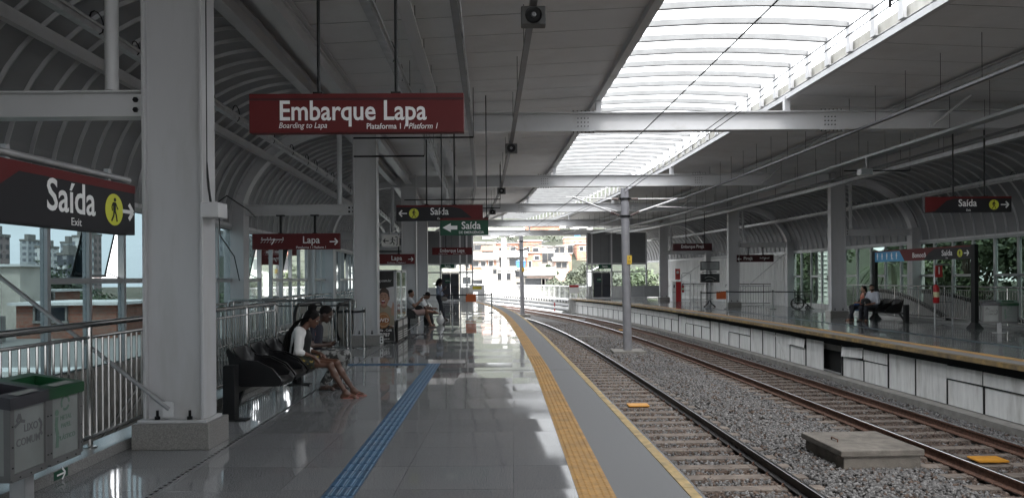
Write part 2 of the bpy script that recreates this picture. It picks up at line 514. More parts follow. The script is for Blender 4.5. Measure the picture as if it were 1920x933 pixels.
def text(s, size, m, parent, x, z, y=0.0, align='CENTER', shear=0.0, bold=0.0, name='lettering', sx=1.0, th=0.001):
    """Lettering on a face that looks towards -y of the parent (local coordinates)."""
    cu = bpy.data.curves.new('lettering_curve', 'FONT')
    cu.body = s; cu.size = size; cu.align_x = align; cu.align_y = 'CENTER'
    cu.shear = shear; cu.offset = bold*size; cu.extrude = th; cu.resolution_u = 3
    tmp = bpy.data.objects.new('lettering_tmp', cu)
    me = bpy.data.meshes.new_from_object(tmp)
    bpy.data.objects.remove(tmp); bpy.data.curves.remove(cu)
    me.transform(Matrix.Translation((x, y, z)) @ Matrix.Rotation(R(90), 4, 'X') @ Matrix.Diagonal((sx, 1, 1, 1)))
    me.materials.clear(); me.materials.append(m)
    o = bpy.data.objects.new(name, me); COL.objects.link(o); o.parent = parent
    return o

# ------------------------------------------------------------------ the curve of the line
_E = [-3.48777167e-07, 1.02403208e-05, -3.01671653e-04, -2.31037461e-02, 1.55219505e+00]
def E(y):
    """Across-position of the near platform edge at distance y: nearly straight, then curving away to the left."""
    if y < 0: return _E[4] + _E[3]*y
    if y <= 57.5: return float(np.polyval(_E, y))
    d = y - 57.5
    return float(np.polyval(_E, 57.5)) - 0.2214*d - 0.0016*d*d
def G(y): return E(y) - 1.552
def P(u, y, z): return Vector((u + G(y), y, z))
def line(u, y0, y1, z, step=1.5):
    n = max(2, int(abs(y1-y0)/step)+1)
    return [P(u, y0+(y1-y0)*i/(n-1), z) for i in range(n)]
def heading(y):
    return math.atan((E(y+0.1)-E(y-0.1))/0.2)
FR = [-15.4, -3.9, 7.6, 19.1, 30.6, 42.1, 53.6, 65.1]      # the frames of the station
ORD = ['', '', 'first', 'second', 'third', 'fourth', 'fifth', 'sixth']
UC_L, UC_R = -3.16, 14.2                                     # inner column lines
UW_L, UW_R = -6.55, 17.5                                     # outer walls
EDGE_R = 9.6                                                 # far platform edge (E + 8.05)
SKY_L, SKY_R = 2.8, 7.46
# ================================================================== SETTING: platforms, track bed, stairs
def strip(u0, u1, z, y0, y1, name, m, step=1.0, th=0.0, parent=None, kind='structure'):
    mb = MB()
    n = max(2, int((y1-y0)/step)+1)
    f0 = u0 if callable(u0) else (lambda y: u0)
    f1 = u1 if callable(u1) else (lambda y: u1)
    vs, fs = [], []
    for i in range(n):
        y = y0+(y1-y0)*i/(n-1)
        vs += [P(f0(y), y, z), P(f1(y), y, z)]
    for i in range(n-1):
        fs.append((2*i, 2*i+1, 2*i+3, 2*i+2))
    mb.add(vs, fs)
    o = mb.build(name, m, parent)
    if kind and parent is None: o['kind'] = kind
    return o

def slab(u0, u1, y0, y1, z0, z1, name, m, cap=None):
    """Solid platform body following the curve, with a closed front end."""
    mb = MB()
    mb.sweep(line(0, y0, y1, 0, 1.0), [(u0, z0), (u1, z0), (u1, z1), (u0, z1)])
    o = mb.build(name, m); o['kind'] = 'structure'
    return o

Y0, YL, YR = -16.0, 57.5, 61.0
# near platform: floor between the railing kerb and the tactile strip, grey edge, structure below
slab(-3.9, 1.30, Y0, YL, -0.5, -0.012, 'platform_slab', CONC)
slab(0.9, 1.12, Y0, YL, -1.5, -0.5, 'platform_footing_wall', CONC)
TL = lambda y: 1.552 - 0.80 - 0.12*min(1, max(0, (14-y)/8.4))
TR = lambda y: TL(y) + 0.28
strip(-3.9, TL, 0.0, Y0, YL, 'platform_floor', GRAN)
strip(TR, 1.47, 0.0, Y0, YL, 'platform_edge_paving', GRAN2)
# floor behind the stair opening, up to the outer wall
strip(-6.75, -3.9, 0.0, 15.8, YL, 'platform_floor', GRAN)
strip(-6.75, -3.9, 0.0, Y0, 1.2, 'platform_floor', GRAN)

# tactile strips
def tactile(y0, y1):
    mb = MB()
    k = int((y1-y0)/0.25)
    for i in range(k):
        a, b = y0+i*0.25+0.003, y0+(i+1)*0.25-0.003
        ul, ur = TL(a), TR(a)
        ul2, ur2 = TL(b), TR(b)
        mb.add([P(ul,a,-0.01),P(ur,a,-0.01),P(ur2,b,-0.01),P(ul2,b,-0.01),P(ul,a,0.005),P(ur,a,0.005),P(ur2,b,0.005),P(ul2,b,0.005)],
               [(4,5,6,7),(0,1,5,4),(1,2,6,5),(2,3,7,6),(3,0,4,7)])
        if a < 16:
            for p in range(5):
                for q in range(5):
                    y = a+0.024+q*0.049
                    u = TL(y)+0.036+p*0.052
                    c = P(u, y, 0.005)
                    r0, r1, h = 0.0135, 0.008, 0.006
                    n = 6
                    vs = [c+Vector((r0*math.cos(2*PI*j/n), r0*math.sin(2*PI*j/n), 0)) for j in range(n)] + \
                         [c+Vector((r1*math.cos(2*PI*j/n), r1*math.sin(2*PI*j/n), h)) for j in range(n)]
                    mb.add(vs, [tuple(range(n,2*n))]+[(j,(j+1)%n,(j+1)%n+n,j+n) for j in range(n)])
        else:
            for p in range(5):
                u = TL(a)+0.036+p*0.052
                mb.add([P(u-0.011,a,0.005),P(u+0.011,a,0.005),P(u+0.011,b,0.005),P(u-0.011,b,0.005),P(u-0.007,a,0.010),P(u+0.007,a,0.010),P(u+0.007,b,0.010),P(u-0.007,b,0.010)],
                       [(4,5,6,7),(0,1,5,4),(1,2,6,5),(2,3,7,6),(3,0,4,7)])
    o = mb.build('tactile_warning_strip', YEL)
    tag(o, 'yellow studded tactile strip along the edge of the platform with the benches and drinks machines', 'tactile strip')
tactile(3.5, 57.4)

def blue_guide():
    root = thing('tactile_guide_path', 'blue ridged tactile guide path leading up the platform and turning towards the stairs', 'tactile strip', (-1.3, 4, 0))
    mb, mr = MB(), MB()
    def cx(y): return -1.30 - 0.0215*(y-4.0)
    w = 0.125
    y = 3.0
    while y < 14.7:
        a, b = y+0.002, y+0.248
        mb.add([(cx(a)-w,a,0.004),(cx(a)+w,a,0.004),(cx(b)+w,b,0.004),(cx(b)-w,b,0.004)], [(0,1,2,3)])
        for k in range(4):
            o = -0.094+0.0627*k
            mb.add([(cx(a)+o-0.016,a+0.01,0.004),(cx(a)+o+0.016,a+0.01,0.004),(cx(b)+o+0.016,b-0.01,0.004),(cx(b)+o-0.016,b-0.01,0.004),
                    (cx(a)+o-0.010,a+0.015,0.009),(cx(a)+o+0.010,a+0.015,0.009),(cx(b)+o+0.010,b-0.015,0.009),(cx(b)+o-0.010,b-0.015,0.009)],
                   [(4,5,6,7),(0,1,5,4),(1,2,6,5),(2,3,7,6),(3,0,4,7)])
        for k in (0.5, 1.5, 2.5):
            o = -0.094+0.0627*k
            mr.add([(cx(a)+o-0.006,a+0.012,0.0062),(cx(a)+o+0.006,a+0.012,0.0062),(cx(b)+o+0.006,b-0.03,0.0062),(cx(b)+o-0.006,b-0.03,0.0062)], [(0,1,2,3)])
        y += 0.25
    # cross arm to the left
    xx = cx(14.6)
    for i in range(9):
        a, b = xx-0.125-i*0.25-0.002, xx-0.125-(i+1)*0.25+0.002
        mb.box(b, a, 14.52, 14.76, 0.0, 0.004)
        for k in range(4):
            mb.box(b+0.01, a-0.01, 14.546+0.06*k-0.011, 14.546+0.06*k+0.011, 0.004, 0.008)
    mb.build('ridged_tile', BLUE, root)
    mr.build('groove', BLUEL, root)
blue_guide()

# yellow nosing tiles of both edges: one nosing per platform with the wear of each tile in its mesh
def nosing(label, side, y0, y1, m, gap):
    mb = MB()
    y = y0
    rnd = random.Random(5+side)
    while y < y1:
        L = 0.98
        e = rnd.uniform(-0.006, 0.006); zt = rnd.uniform(-0.002, 0.003)
        if side == 0:
            u0, u1 = 1.474, 1.56+e
        else:
            u0, u1 = EDGE_R-0.04+e, EDGE_R+0.11
        a, b = y+gap, y+L-gap
        zb = -0.05 if side == 0 else -0.085
        mb.add([P(u0,a,zb),P(u1,a,zb),P(u1,b,zb),P(u0,b,zb),P(u0,a,0.004+zt),P(u1,a,0.004+zt),P(u1,b,0.004+zt),P(u0,b,0.004+zt)],
               [(3,2,1,0),(4,5,6,7),(0,1,5,4),(1,2,6,5),(2,3,7,6),(3,0,4,7)])
        y += L
    tag(mb.build('platform_nosing', m), label, 'platform edge')
nosing('pale yellow scuffed nosing tiles along the edge of the bench and drinks machine platform', 0, 2.0, 57.0, YELST, 0.003)
nosing('dirty ochre nosing tiles along the platform edge over the white panels', 1, 8.0, 60.8, YELW, 0.004)
# dark expansion joints in the floor
mb = MB()
for y in (13.6, 36.0):
    mb.add([P(-3.6,y,0.0015),P(1.46,y,0.0015),P(1.46,y+0.03,0.0015),P(-3.6,y+0.03,0.0015)], [(0,1,2,3)])
mb.build('floor_expansion_joint', BLACKM)['kind'] = 'structure'
# the slim drain line between the columns
mb = MB()
mb.sweep(line(-2.66, 3.0, 57, 0.0015, 1.0), [(-0.018, 0), (0.018, 0), (0.018, 0.002), (-0.018, 0.002)])
tag(mb.build('floor_drain', GALV), 'slim metal drain slot running along the floor past the column bases', 'drain')
mb = MB()
y = 3.0
while y < 24:
    mb.add([P(-2.675,y,0.0042),P(-2.645,y,0.0042),P(-2.645,y+0.05,0.0042),P(-2.675,y+0.05,0.0042)], [(0,1,2,3)]); y += 0.085
o = mb.build('slot', BLACKM, [x for x in bpy.data.objects if x.name == 'floor_drain'][0])

# far platform
slab(9.95, 17.6, 2.0, YR, -0.5, -0.012, 'far_platform_slab', CONC)
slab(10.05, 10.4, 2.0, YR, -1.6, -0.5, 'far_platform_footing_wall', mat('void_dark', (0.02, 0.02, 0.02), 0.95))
FGRAN = granite_floor('far_granite', (0.11, 0.115, 0.12), (0.24, 0.25, 0.255), (1.0, 1.0), 0.10)
strip(EDGE_R+0.78, 17.6, 0.0, 2.0, YR, 'far_platform_floor', FGRAN)
strip(EDGE_R+0.112, EDGE_R+0.5, 0.0, 2.0, YR, 'far_platform_edge_paving', GRAN2)
strip(EDGE_R+0.112, EDGE_R+0.9, -0.013, 2.0, YR, 'far_platform_underlay', CONC)
o = strip(EDGE_R+0.5, EDGE_R+0.78, 0.004, 2.0, YR, 'tactile_warning_strip', YEL)
del o['kind']; tag(o, 'yellow tactile strip along the far platform with the wheelchair and framed sign', 'tactile strip')
o = strip(11.9, 12.15, 0.004, 14.0, 44.0, 'tactile_guide_path', mat('faded_blue', (0.10, 0.13, 0.17), 0.3, 0, 0.2, 8))
del o['kind']; tag(o, 'faint blue tactile guide path along the far platform before the framed sign', 'tactile strip')

# white edge panels of the far platform
def edge_panels():
    rnd = random.Random(11)
    single = {6, 7, 11, 13, 14, 15, 18, 19, 23}
    tall = {9: (-0.03, 0.015), 12: (0.012, 0.02)}
    for k in range(44):
        y = 9.07+1.2*k
        a, b = y+0.022, min(y+1.178, 60.9)
        if k == 10 or a > 60.6: continue
        zt = -0.27 if k < 24 else -0.20
        d = (P(9.83, b, 0)-P(9.83, a, 0))/2; c = P(9.83, (a+b)/2, 0)
        lab, gr = 'plain streaked white panel of the row cladding the far platform edge', 'panels cladding the far platform edge'
        if k not in single:
            lab, gr = 'streaked white panel under a short upper panel on the far platform edge', 'panels below short ones on the far platform edge'
            tl, dx = tall.get(k, (rnd.uniform(-0.006, 0.006), 0.0))
            mb = MB(); mb.obox(c+Vector((-0.03-dx, 0, zt-0.145)), d+Vector((0, 0, tl)), Vector((0.008, 0, 0)), Vector((dx*0.9, 0, 0.135)))
            tag(mb.build('upper_edge_panel', PANELW), 'short upper white panel fixed above a taller one on the far platform edge', 'panel', 'short upper panels of the far platform edge')
            zt -= 0.31
        mb = MB(); zb = -1.12
        mb.obox(c+Vector((rnd.uniform(-0.008, 0.008), 0, (zt+zb)/2)), d, Vector((0.008, 0, 0)), Vector((0, 0, (zt-zb)/2)))
        pn = tag(mb.build('edge_panel', PANELW), lab, 'panel', gr)
        mb = MB(); mb.obox(P(9.815, b+0.02, (zt+zb)/2), d.normalized()*0.016, Vector((0.012, 0, 0)), Vector((0, 0, (zt-zb)/2)))
        if k not in single: mb.obox(c+Vector((-0.012, 0, zt+0.008)), d, Vector((0.010, 0, 0)), Vector((0, 0, 0.009)))
        mb.build('joint_seal', RUBBER, pn)
    # broken, leaning panel
    mb = MB()
    mb.bar(P(9.78, 24.9, -1.05), P(9.78, 25.8, -0.34), 0.012, 0.05)
    tag(mb.build('loose_strip', PANELW), 'broken white strip leaning across the panels near the open hatch', 'panel strip')
    mb = MB()
    mb.box(0, 0.02, 21.1, 22.25, -1.1, -1.06)
    mb.v = [tuple(Vector(p)+Vector((9.8+G(21.7), 0, 0))) for p in mb.v]
    mb.add([P(9.79,21.08,-1.12),P(9.83,21.08,-1.12),P(9.83,21.13,-0.27),P(9.79,21.08,-0.27)], [(0,1,2,3)])
    tag(mb.build('hatch_frame', GALV), 'bare metal frame round the black opening in the far platform edge', 'hatch frame')
    mb = MB()
    mb.sweep(line(9.70, 8, 61, 0), [(-0.12, -1.32), (0.2, -1.32), (0.2, -1.13), (-0.12, -1.16)])
    mb.build('far_platform_kerb', CONC)['kind'] = 'structure'
    mb = MB()
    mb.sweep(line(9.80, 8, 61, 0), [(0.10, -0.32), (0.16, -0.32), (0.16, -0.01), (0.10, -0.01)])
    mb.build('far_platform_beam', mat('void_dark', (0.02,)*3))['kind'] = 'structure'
    mb = MB()                                       # end face of the far platform
    mb.obox(P(13.5, 61.05, -0.6), (4.0, 0.85, 0), (0.0, 0.03, 0), (0, 0, 0.6))
    mb.build('far_platform_end_wall', PANELW)['kind'] = 'structure'
edge_panels()

# track bed
BALLR = mat('rust_stained_ballast', (0.115, 0.082, 0.066), 0.92, 0, 0.6, 16, dirt=(0.22, 0.19, 0.17), dirt_scale=19, dirt_lo=0.55, dirt_hi=0.7)
def ballast():
    strip(lambda y: 0.9, lambda y: 10.2, -1.335, 2.0, 130, 'track_bed', BALLBED, 1.5)
    rs = np.random.RandomState(3)
    cube = np.array([[-1,-1,-1],[1,-1,-1],[1,1,-1],[-1,1,-1],[-1,-1,1],[1,-1,1],[1,1,1],[-1,1,1]], float)
    quads = np.array([[3,2,1,0],[4,5,6,7],[0,1,5,4],[1,2,6,5],[2,3,7,6],[3,0,4,7]])
    def batch(y0, y1, dens, smin, smax):
        n = int((y1-y0)*8.3*dens)
        y = rs.uniform(y0, y1, n); u = rs.uniform(1.3, 9.75, n)
        g = np.array([G(v) for v in np.linspace(0, 140, 1401)]); gy = np.interp(y, np.linspace(0, 140, 1401), g)
        s = rs.uniform(smin, smax, n)
        # the bed is hollowed a little at the sleepers, heaped between the tracks
        base = -1.335 + 0.035*np.exp(-((u-5.6)/1.0)**2) + 0.02*rs.rand(n)
        intrack = ((np.abs(u-3.38) < 1.25) | (np.abs(u-7.8) < 1.25))
        phase = ((y/0.60) % 1.0)
        onsl = intrack & (np.abs(phase-0.5) < 0.15)
        cover = 0.62+0.34*np.sin(np.floor(y/0.60)*12.9898)**2
        keep = ~(onsl & (rs.rand(n) < cover))
        base = np.where(intrack, -1.335+0.015*rs.rand(n), base)
        for ur in (2.63, 4.13, 7.05, 8.55):
            keep &= np.abs(u-ur) > 0.10
        keep &= ~((u > 5.32) & (u < 6.45) & (y > 11.5) & (y < 12.7))
        y, u, s, base, gy = y[keep], u[keep], s[keep], base[keep], gy[keep]
        n = len(y)
        q = rs.normal(size=(n, 4)); q /= np.linalg.norm(q, axis=1)[:, None]
        w, a, b, c = q.T
        Rm = np.stack([1-2*(b*b+c*c), 2*(a*b-c*w), 2*(a*c+b*w), 2*(a*b+c*w), 1-2*(a*a+c*c), 2*(b*c-a*w), 2*(a*c-b*w), 2*(b*c+a*w), 1-2*(a*a+b*b)], 1).reshape(n, 3, 3)
        pts = cube[None]*rs.uniform(0.45, 1.0, (n, 8, 3))
        pts *= (s[:, None]*rs.uniform(0.55, 1.15, (n, 3)))[:, None, :]
        pts = np.einsum('nij,nkj->nki', Rm, pts)
        pts += np.stack([u+gy, y, base+s*0.35], 1)[:, None, :]
        pr = 0.8*(np.abs(u-7.8) < 1.0)+0.35*(np.abs(u-3.38) < 1.0)+0.12
        return pts, (rs.rand(n) < pr).astype(np.int32)
    B_ = [batch(7.0, 15.0, 520, 0.018, 0.040), batch(15.0, 26.0, 330, 0.022, 0.042), batch(26, 50, 130, 0.03, 0.05)]
    P_ = np.concatenate([q[0] for q in B_]); MI = np.concatenate([q[1] for q in B_])
    n = len(P_)
    me = bpy.data.meshes.new('ballast')
    me.vertices.add(n*8); me.vertices.foreach_set('co', P_.reshape(-1).astype(np.float32))
    f = (quads[None]+np.arange(n)[:, None, None]*8).reshape(-1)
    me.loops.add(len(f)); me.loops.foreach_set('vertex_index', f.astype(np.int32))
    me.polygons.add(n*6); me.polygons.foreach_set('loop_start', (np.arange(n*6)*4).astype(np.int32))
    try: me.polygons.foreach_set('loop_total', np.full(n*6, 4, np.int32))
    except Exception: pass
    me.materials.append(BALL); me.materials.append(BALLR); me.polygons.foreach_set('material_index', np.repeat(MI, 6)); me.update(calc_edges=True)
    o = bpy.data.objects.new('ballast_gravel', me); COL.objects.link(o)
    tag(o, 'grey crushed stone ballast round the tracks', 'gravel', kind='stuff')
ballast()

def railway(label, uc, dark):
    root = thing('railway_track', label, 'railway track', P(uc, 8, -1.3))
    RC = [(-0.07,-0.17),(0.07,-0.17),(0.07,-0.155),(0.012,-0.13),(0.012,-0.045),(0.036,-0.035),(0.036,-0.006),(-0.036,-0.006),(-0.036,-0.035),(-0.012,-0.045),(-0.012,-0.13),(-0.07,-0.155)]
    for k in (-0.75, 0.75):
        mb = MB(); mb.sweep(line(uc+k, 5.0, 125, -1.10, 1.0), RC)
        r = mb.build('rail', RAILD if dark else RUST, root)
        mb = MB(); mb.sweep(line(uc+k, 5.0, 125, -1.10, 1.0), [(-0.030,-0.0055),(0.030,-0.0055),(0.022,0.0),(-0.022,0.0)])
        mb.build('running_surface', RAILT, r)
    y, n = 7.5, 0
    far = MB(); clips = MB()
    while y < 100:
        yc = y+0.3-((y) % 0.6)
        h = heading(yc)
        a = Vector((math.cos(h), -math.sin(h), 0)); b = Vector((math.sin(h), math.cos(h), 0))
        if n < 95:
            mb = MB()
            c = P(uc, yc, -1.362)
            mb.obox(c, a*1.22, b*0.12, Vector((0,0,0.075)))
            for k in (-0.75, 0.75):
                mb.obox(c+a*k, a*0.16, b*0.10, Vector((0,0,0.082)))
            mb.build('sleeper', SLEEP, root, bevel=0)
        else:
            far.obox(P(uc, yc, -1.35), a*1.22, b*0.12, Vector((0,0,0.075)))
        if yc < 34:
            for k in (-0.75, 0.75):
                for q in (-0.1, 0.1):
                    c = P(uc, yc, -1.262)+a*(k+q)
                    clips.tube([c-b*0.05, c-b*0.05+Vector((0,0,0.02))+a*q*0.3, c+Vector((0,0,0.035)), c+b*0.05+Vector((0,0,0.015))-a*q*0.3, c+b*0.055], 0.011, 5)
        y += 0.6; n += 1
    if far.v: far.build('far_sleepers', SLEEP, root)['kind'] = 'stuff'
    o = clips.build('rail_clips', RUST, root); o['kind'] = 'stuff'
railway('near railway track below the platform with the benches, dark rail with bright running top', 3.38, True)
railway('far railway track below the white edge panels, rusty brown rails', 7.80, False)

# ground outside the station and beneath it
mb = MB(); mb.box(-900, 900, -60, 1400, -9.2, -9.0); mb.build('ground', mat('earth', (0.14, 0.12, 0.085), 0.95, 0, 0.4, 0.05, dirt=(0.05, 0.075, 0.03), dirt_scale=0.03))['kind'] = 'structure'
mb = MB(); mb.sweep(line(0, -16, 130, 0, 2.0), [(-7.2,-3.4),(18.2,-3.4),(18.2,-1.5),(10.5,-1.5),(0.8,-1.5),(-7.2,-3.0)])
mb.build('viaduct_deck', CONC)['kind'] = 'structure'
mb = MB(); mb.sweep(line(0, 60, 130, 0, 2.0), [(8.6,-1.5),(11.6,-1.5),(11.6,-1.05),(9.2,-1.05)])
mb.build('viaduct_deck_shoulder', mat('pale_concrete', (0.5, 0.49, 0.47), 0.85, 0, 0.1, 4))['kind'] = 'structure'
mb = MB(); mb.sweep(line(0, 57.5, 130, 0, 2.0), [(-2.5,-1.5),(1.5,-1.5),(1.5,-0.75),(-2.5,-0.75)])
mb.build('viaduct_walkway', mat('pale_concrete', (0.5, 0.49, 0.47)))['kind'] = 'structure'

# stairwell beside the near platform
def stairwell():
    mb = MB()
    mb.box(-7.0+0, -6.8, 1.2, 15.8, -3.0, 0.25)
    mb.box(-6.8, -4.05, 1.0, 1.2, -3.0, 0.0)
    mb.box(-6.8, -4.05, 15.6, 15.8, -3.0, -0.01)
    mb.box(-4.08, -3.92, 1.2, 15.6, -3.0, -0.02)
    mb.build('stairwell_wall', CONC)['kind'] = 'structure'
    root = thing('staircase', 'granite staircase going down behind the near railing with steel handrails', 'staircase', (-5.4, 15.4, 0))
    mb = MB()
    for i in range(17):
        z = -0.17*(i+1)
        mb.box(-6.75, -4.1, 15.6-0.30*(i+1), 15.6-0.30*i, z-0.3, z)
    mb.box(-6.75, -4.1, 1.2, 10.5, -3.2, -2.9)
    mb.build('steps', KERB, root)
    for x in (-4.25, -6.6):
        for dz in (0.72, 0.95):
            h = MB()
            h.tube([(x, 15.9, dz-0.1), (x, 15.9, dz), (x, 15.3, dz), (x, 10.5, dz-2.72), (x, 9.9, dz-2.9)], 0.022, 8)
            h.build('handrail', STEEL, root, smooth=True)
    for i in range(5):
        h = MB(); y = 15.4-i*1.1; z = -0.62*i
        h.tube([(-4.25, y, z-0.2), (-4.25, y, z+0.93)], 0.02, 8); h.build('handrail_post', STEEL, root, smooth=True)
stairwell()
# granite kerb the near railing stands on
mb = MB(); mb.sweep(line(-3.76, 1.2, 13.2, 0, 1.0), [(-0.15, 0), (0.15, 0), (0.15, 0.10), (-0.15, 0.10)])
tag(mb.build('granite_kerb', KERB, bevel=0.006), 'low polished granite kerb under the railing beside the litter bins', 'kerb')

# ================================================================== STATION FRAME
def column(u, y, label, front):
    c = P(u, y, 0)
    root = thing('column', label, 'column', c, 0, 'white steel columns')
    mb = MB()
    w, d = 0.60, 0.32
    x0, y0 = c.x, c.y
    top = 5.86
    for k in (-1, 1):
        mb.box(x0+k*(w/2-0.03), x0+k*w/2, y0-d/2, y0+d/2, 0.285, top)
    mb.box(x0-w/2+0.03, x0+w/2-0.03, y0-d/2+0.055, y0-d/2+0.085, 0.285, top)
    mb.box(x0-w/2+0.03, x0+w/2-0.03, y0+d/2-0.085, y0+d/2-0.055, 0.285, top)
    mb.box(x0-w/2-0.04, x0+w/2+0.04, y0-d/2-0.04, y0+d/2+0.04, 0.255, 0.285)
    mb.build('shaft', COLP, root, bevel=0.004)
    mb = MB()
    mb.box(x0-0.38, x0+0.38, y0-0.24, y0+0.28, 0, 0.255)
    mb.build('plinth', PLINTH, root, bevel=0.008)
    for bx in (-0.16, 0.0, 0.16):
        b = MB(); b.lathe([(0.028, 0), (0.028, 0.03), (0.014, 0.03), (0.014, 0.09)], (x0+bx, y0-d/2+0.0, 0.285), 6)
        if bx: b.build('anchor_bolt', BLACKM, root)
    return root
names = {7.6: 'beside the litter bins with a grey junction box', 19.1: 'beside the drinks machines and belt posts', 30.6: 'behind the two men on the far bench',
         42.1: 'behind the standing woman', 53.6: 'just before the platform end door'}
for y in FR[2:7]:
    column(UC_L, y, 'white steel column on a granite plinth ' + names[y], True)
names = {7.6: 'out of the way before the framed sign', 19.1: 'before the litter bins of the far platform', 30.6: 'beside the seated couple and blue chair',
         42.1: 'behind the monitor stand and belt posts', 53.6: 'beside the red fire cabinet'}
for y in FR[2:7]:
    column(UC_R, y, 'white steel column on the far platform ' + names[y], False)
where = ['', '', 'before the bins', 'beside the long line map sign', 'beyond the escalator', 'beyond the drinks machines', 'by the end door']
for i, y in enumerate(FR):
    if i < 2: continue
    for u, s, nm in ((UW_L+0.1, 1, 'stair side'), (UW_R-0.1, -1, 'far side')):
        if i > 6: continue
        c = P(u, y, 0)
        root = thing('outer_column', f'{ORD[i]} slimmer white column of the {nm} glass wall counted along the station', 'column', c, 0, 'outer wall columns')
        mb = MB()
        mb.box(c.x-0.25, c.x+0.25, y-0.2, y-0.17, -1.5, 3.6); mb.box(c.x-0.25, c.x+0.25, y+0.17, y+0.2, -1.5, 3.6)
        mb.box(c.x-0.25, c.x-0.22, y-0.17, y+0.17, -1.5, 3.6); mb.box(c.x+0.22, c.x+0.25, y-0.17, y+0.17, -1.5, 3.6)
        mb.build('shaft', COLP, root)

def bolts(mb, c, ax, az, n, m, du, dv, r=0.016):
    for i in range(n):
        for j in range(m):
            p = c + ax*((i-(n-1)/2)*du) + az*((j-(m-1)/2)*dv)
            mb.lathe([(r, 0), (r, 0.02)], (0,0,0), 6)
            k = 12
            for q in range(len(mb.v)-k, len(mb.v)):
                a = mb.v[q]
                mb.v[q] = tuple(p + ax*a[0] + az*a[1] - Vector((0, a[2], 0)))

for i, y in enumerate(FR):
    L, Rr = P(-4.0, y, 0), P(14.9, y, 0)
    root = thing('roof_beam', ['', '', 'white roof beam over the camera side, before the skylight arches', 'deep white beam crossing under the skylight just beyond the large red sign',
             'white beam crossing under the skylight between the first two in line and the mast', 'white beam crossing the tracks just behind the catenary mast head',
             'slim looking white beam crossing high above the platform end doors', 'last white beam where the roof meets the hillside view'][i] if i > 1 else
             ['white roof beam at the start of the station hall', 'white roof beam over the camera end of the hall'][i], 'beam', (L.x, y, 5.35), 0, 'beams across the tracks')
    mb = MB()
    mb.ibeam((L.x, y, 5.585), (Rr.x, y, 5.585), 0.30, 0.47, 0.024)
    mb.build('girder', WHITE, root)
    if i >= 2:
        for uu in (2.35, 8.6):
            c = P(uu, y, 5.585)
            mb = MB()
            mb.box(c.x-0.17, c.x+0.17, y-0.024, y-0.013, 5.42, 5.75)
            mb.box(c.x-0.30, c.x+0.30, y-0.15, y+0.15, 5.822, 5.834)
            mb.box(c.x-0.30, c.x+0.30, y-0.15, y+0.15, 5.336, 5.348)
            pl = mb.build('splice_plate', WHITE, root)
            mb = MB()
            if i < 6:
                bolts(mb, Vector((c.x, y-0.024, 5.585)), Vector((1,0,0)), Vector((0,0,1)), 4, 3, 0.085, 0.1)
                for zz in (5.845, 5.325):
                    for q in range(6):
                        mb.box(c.x-0.25+q*0.1-0.014, c.x-0.25+q*0.1+0.014, y-0.12, y-0.09, zz-0.018, zz+0.018)
                mb.build('bolts', BLACKM, pl)
        for uu in (SKY_L-0.05, SKY_R+0.05):
            c = P(uu, y, 0)
            mb = MB(); mb.box(c.x-0.07, c.x+0.07, y-0.07, y+0.07, 5.82, 6.2); mb.build('stub_post', WHITE, root)
        # knee stays towards the roof purlin
        for uu in (11.2,):
            c = P(uu, y, 0)
            mb = MB()
            mb.bar((c.x, y-0.03, 5.45), (c.x+0.45, y-0.9, 6.0), 0.05, 0.05); mb.box(c.x-0.07, c.x+0.07, y-0.06, y-0.02, 5.38, 5.56)
            mb.build('knee_stay', WHITE, root)

for i, y in enumerate(FR):
    if i < 1 or i > 6: continue
    for s, nm in ((0, 'stair side'), (1, 'far platform')):
        a, b = (P(UW_L+0.3, y, 3.42), P(UC_L-0.27, y, 3.42)) if s == 0 else (P(UC_R+0.27, y, 3.42), P(UW_R-0.3, y, 3.42))
        root = thing('aisle_beam', f'{ORD[i] or "rear"} white cross beam of the {nm} aisle, bolted between inner and outer column', 'beam', tuple(a), 0, 'aisle cross beams')
        mb = MB(); mb.ibeam(a, b, 0.2, 0.26, 0.016); g = mb.build('girder', WHITE, root)
        mb = MB()
        e = b if s == 0 else a
        k = -1 if s == 0 else 1
        mb.box(e.x, e.x+k*0.22, y-0.02, y-0.009, 3.31, 3.53)
        pl = mb.build('end_plate', WHITE, root)
        mb = MB(); bolts(mb, Vector((e.x+k*0.1, y-0.02, 3.42)), Vector((1,0,0)), Vector((0,0,1)), 2, 2, 0.1, 0.1, 0.028)
        mb.build('bolts', BLACKM, pl)
        pu = -3.82 if s == 0 else 14.75
        c = P(pu, y, 0)
        mb = MB(); mb.tube([(c.x, y-0.02, 3.56), (c.x, y-0.02, 5.5)], 0.065, 12)
        tag(mb.build('downpipe', WHITE, smooth=True), f'{ORD[i] or "rear"} white rainwater pipe rising from the {nm} aisle beam', 'downpipe', 'rainwater pipes')

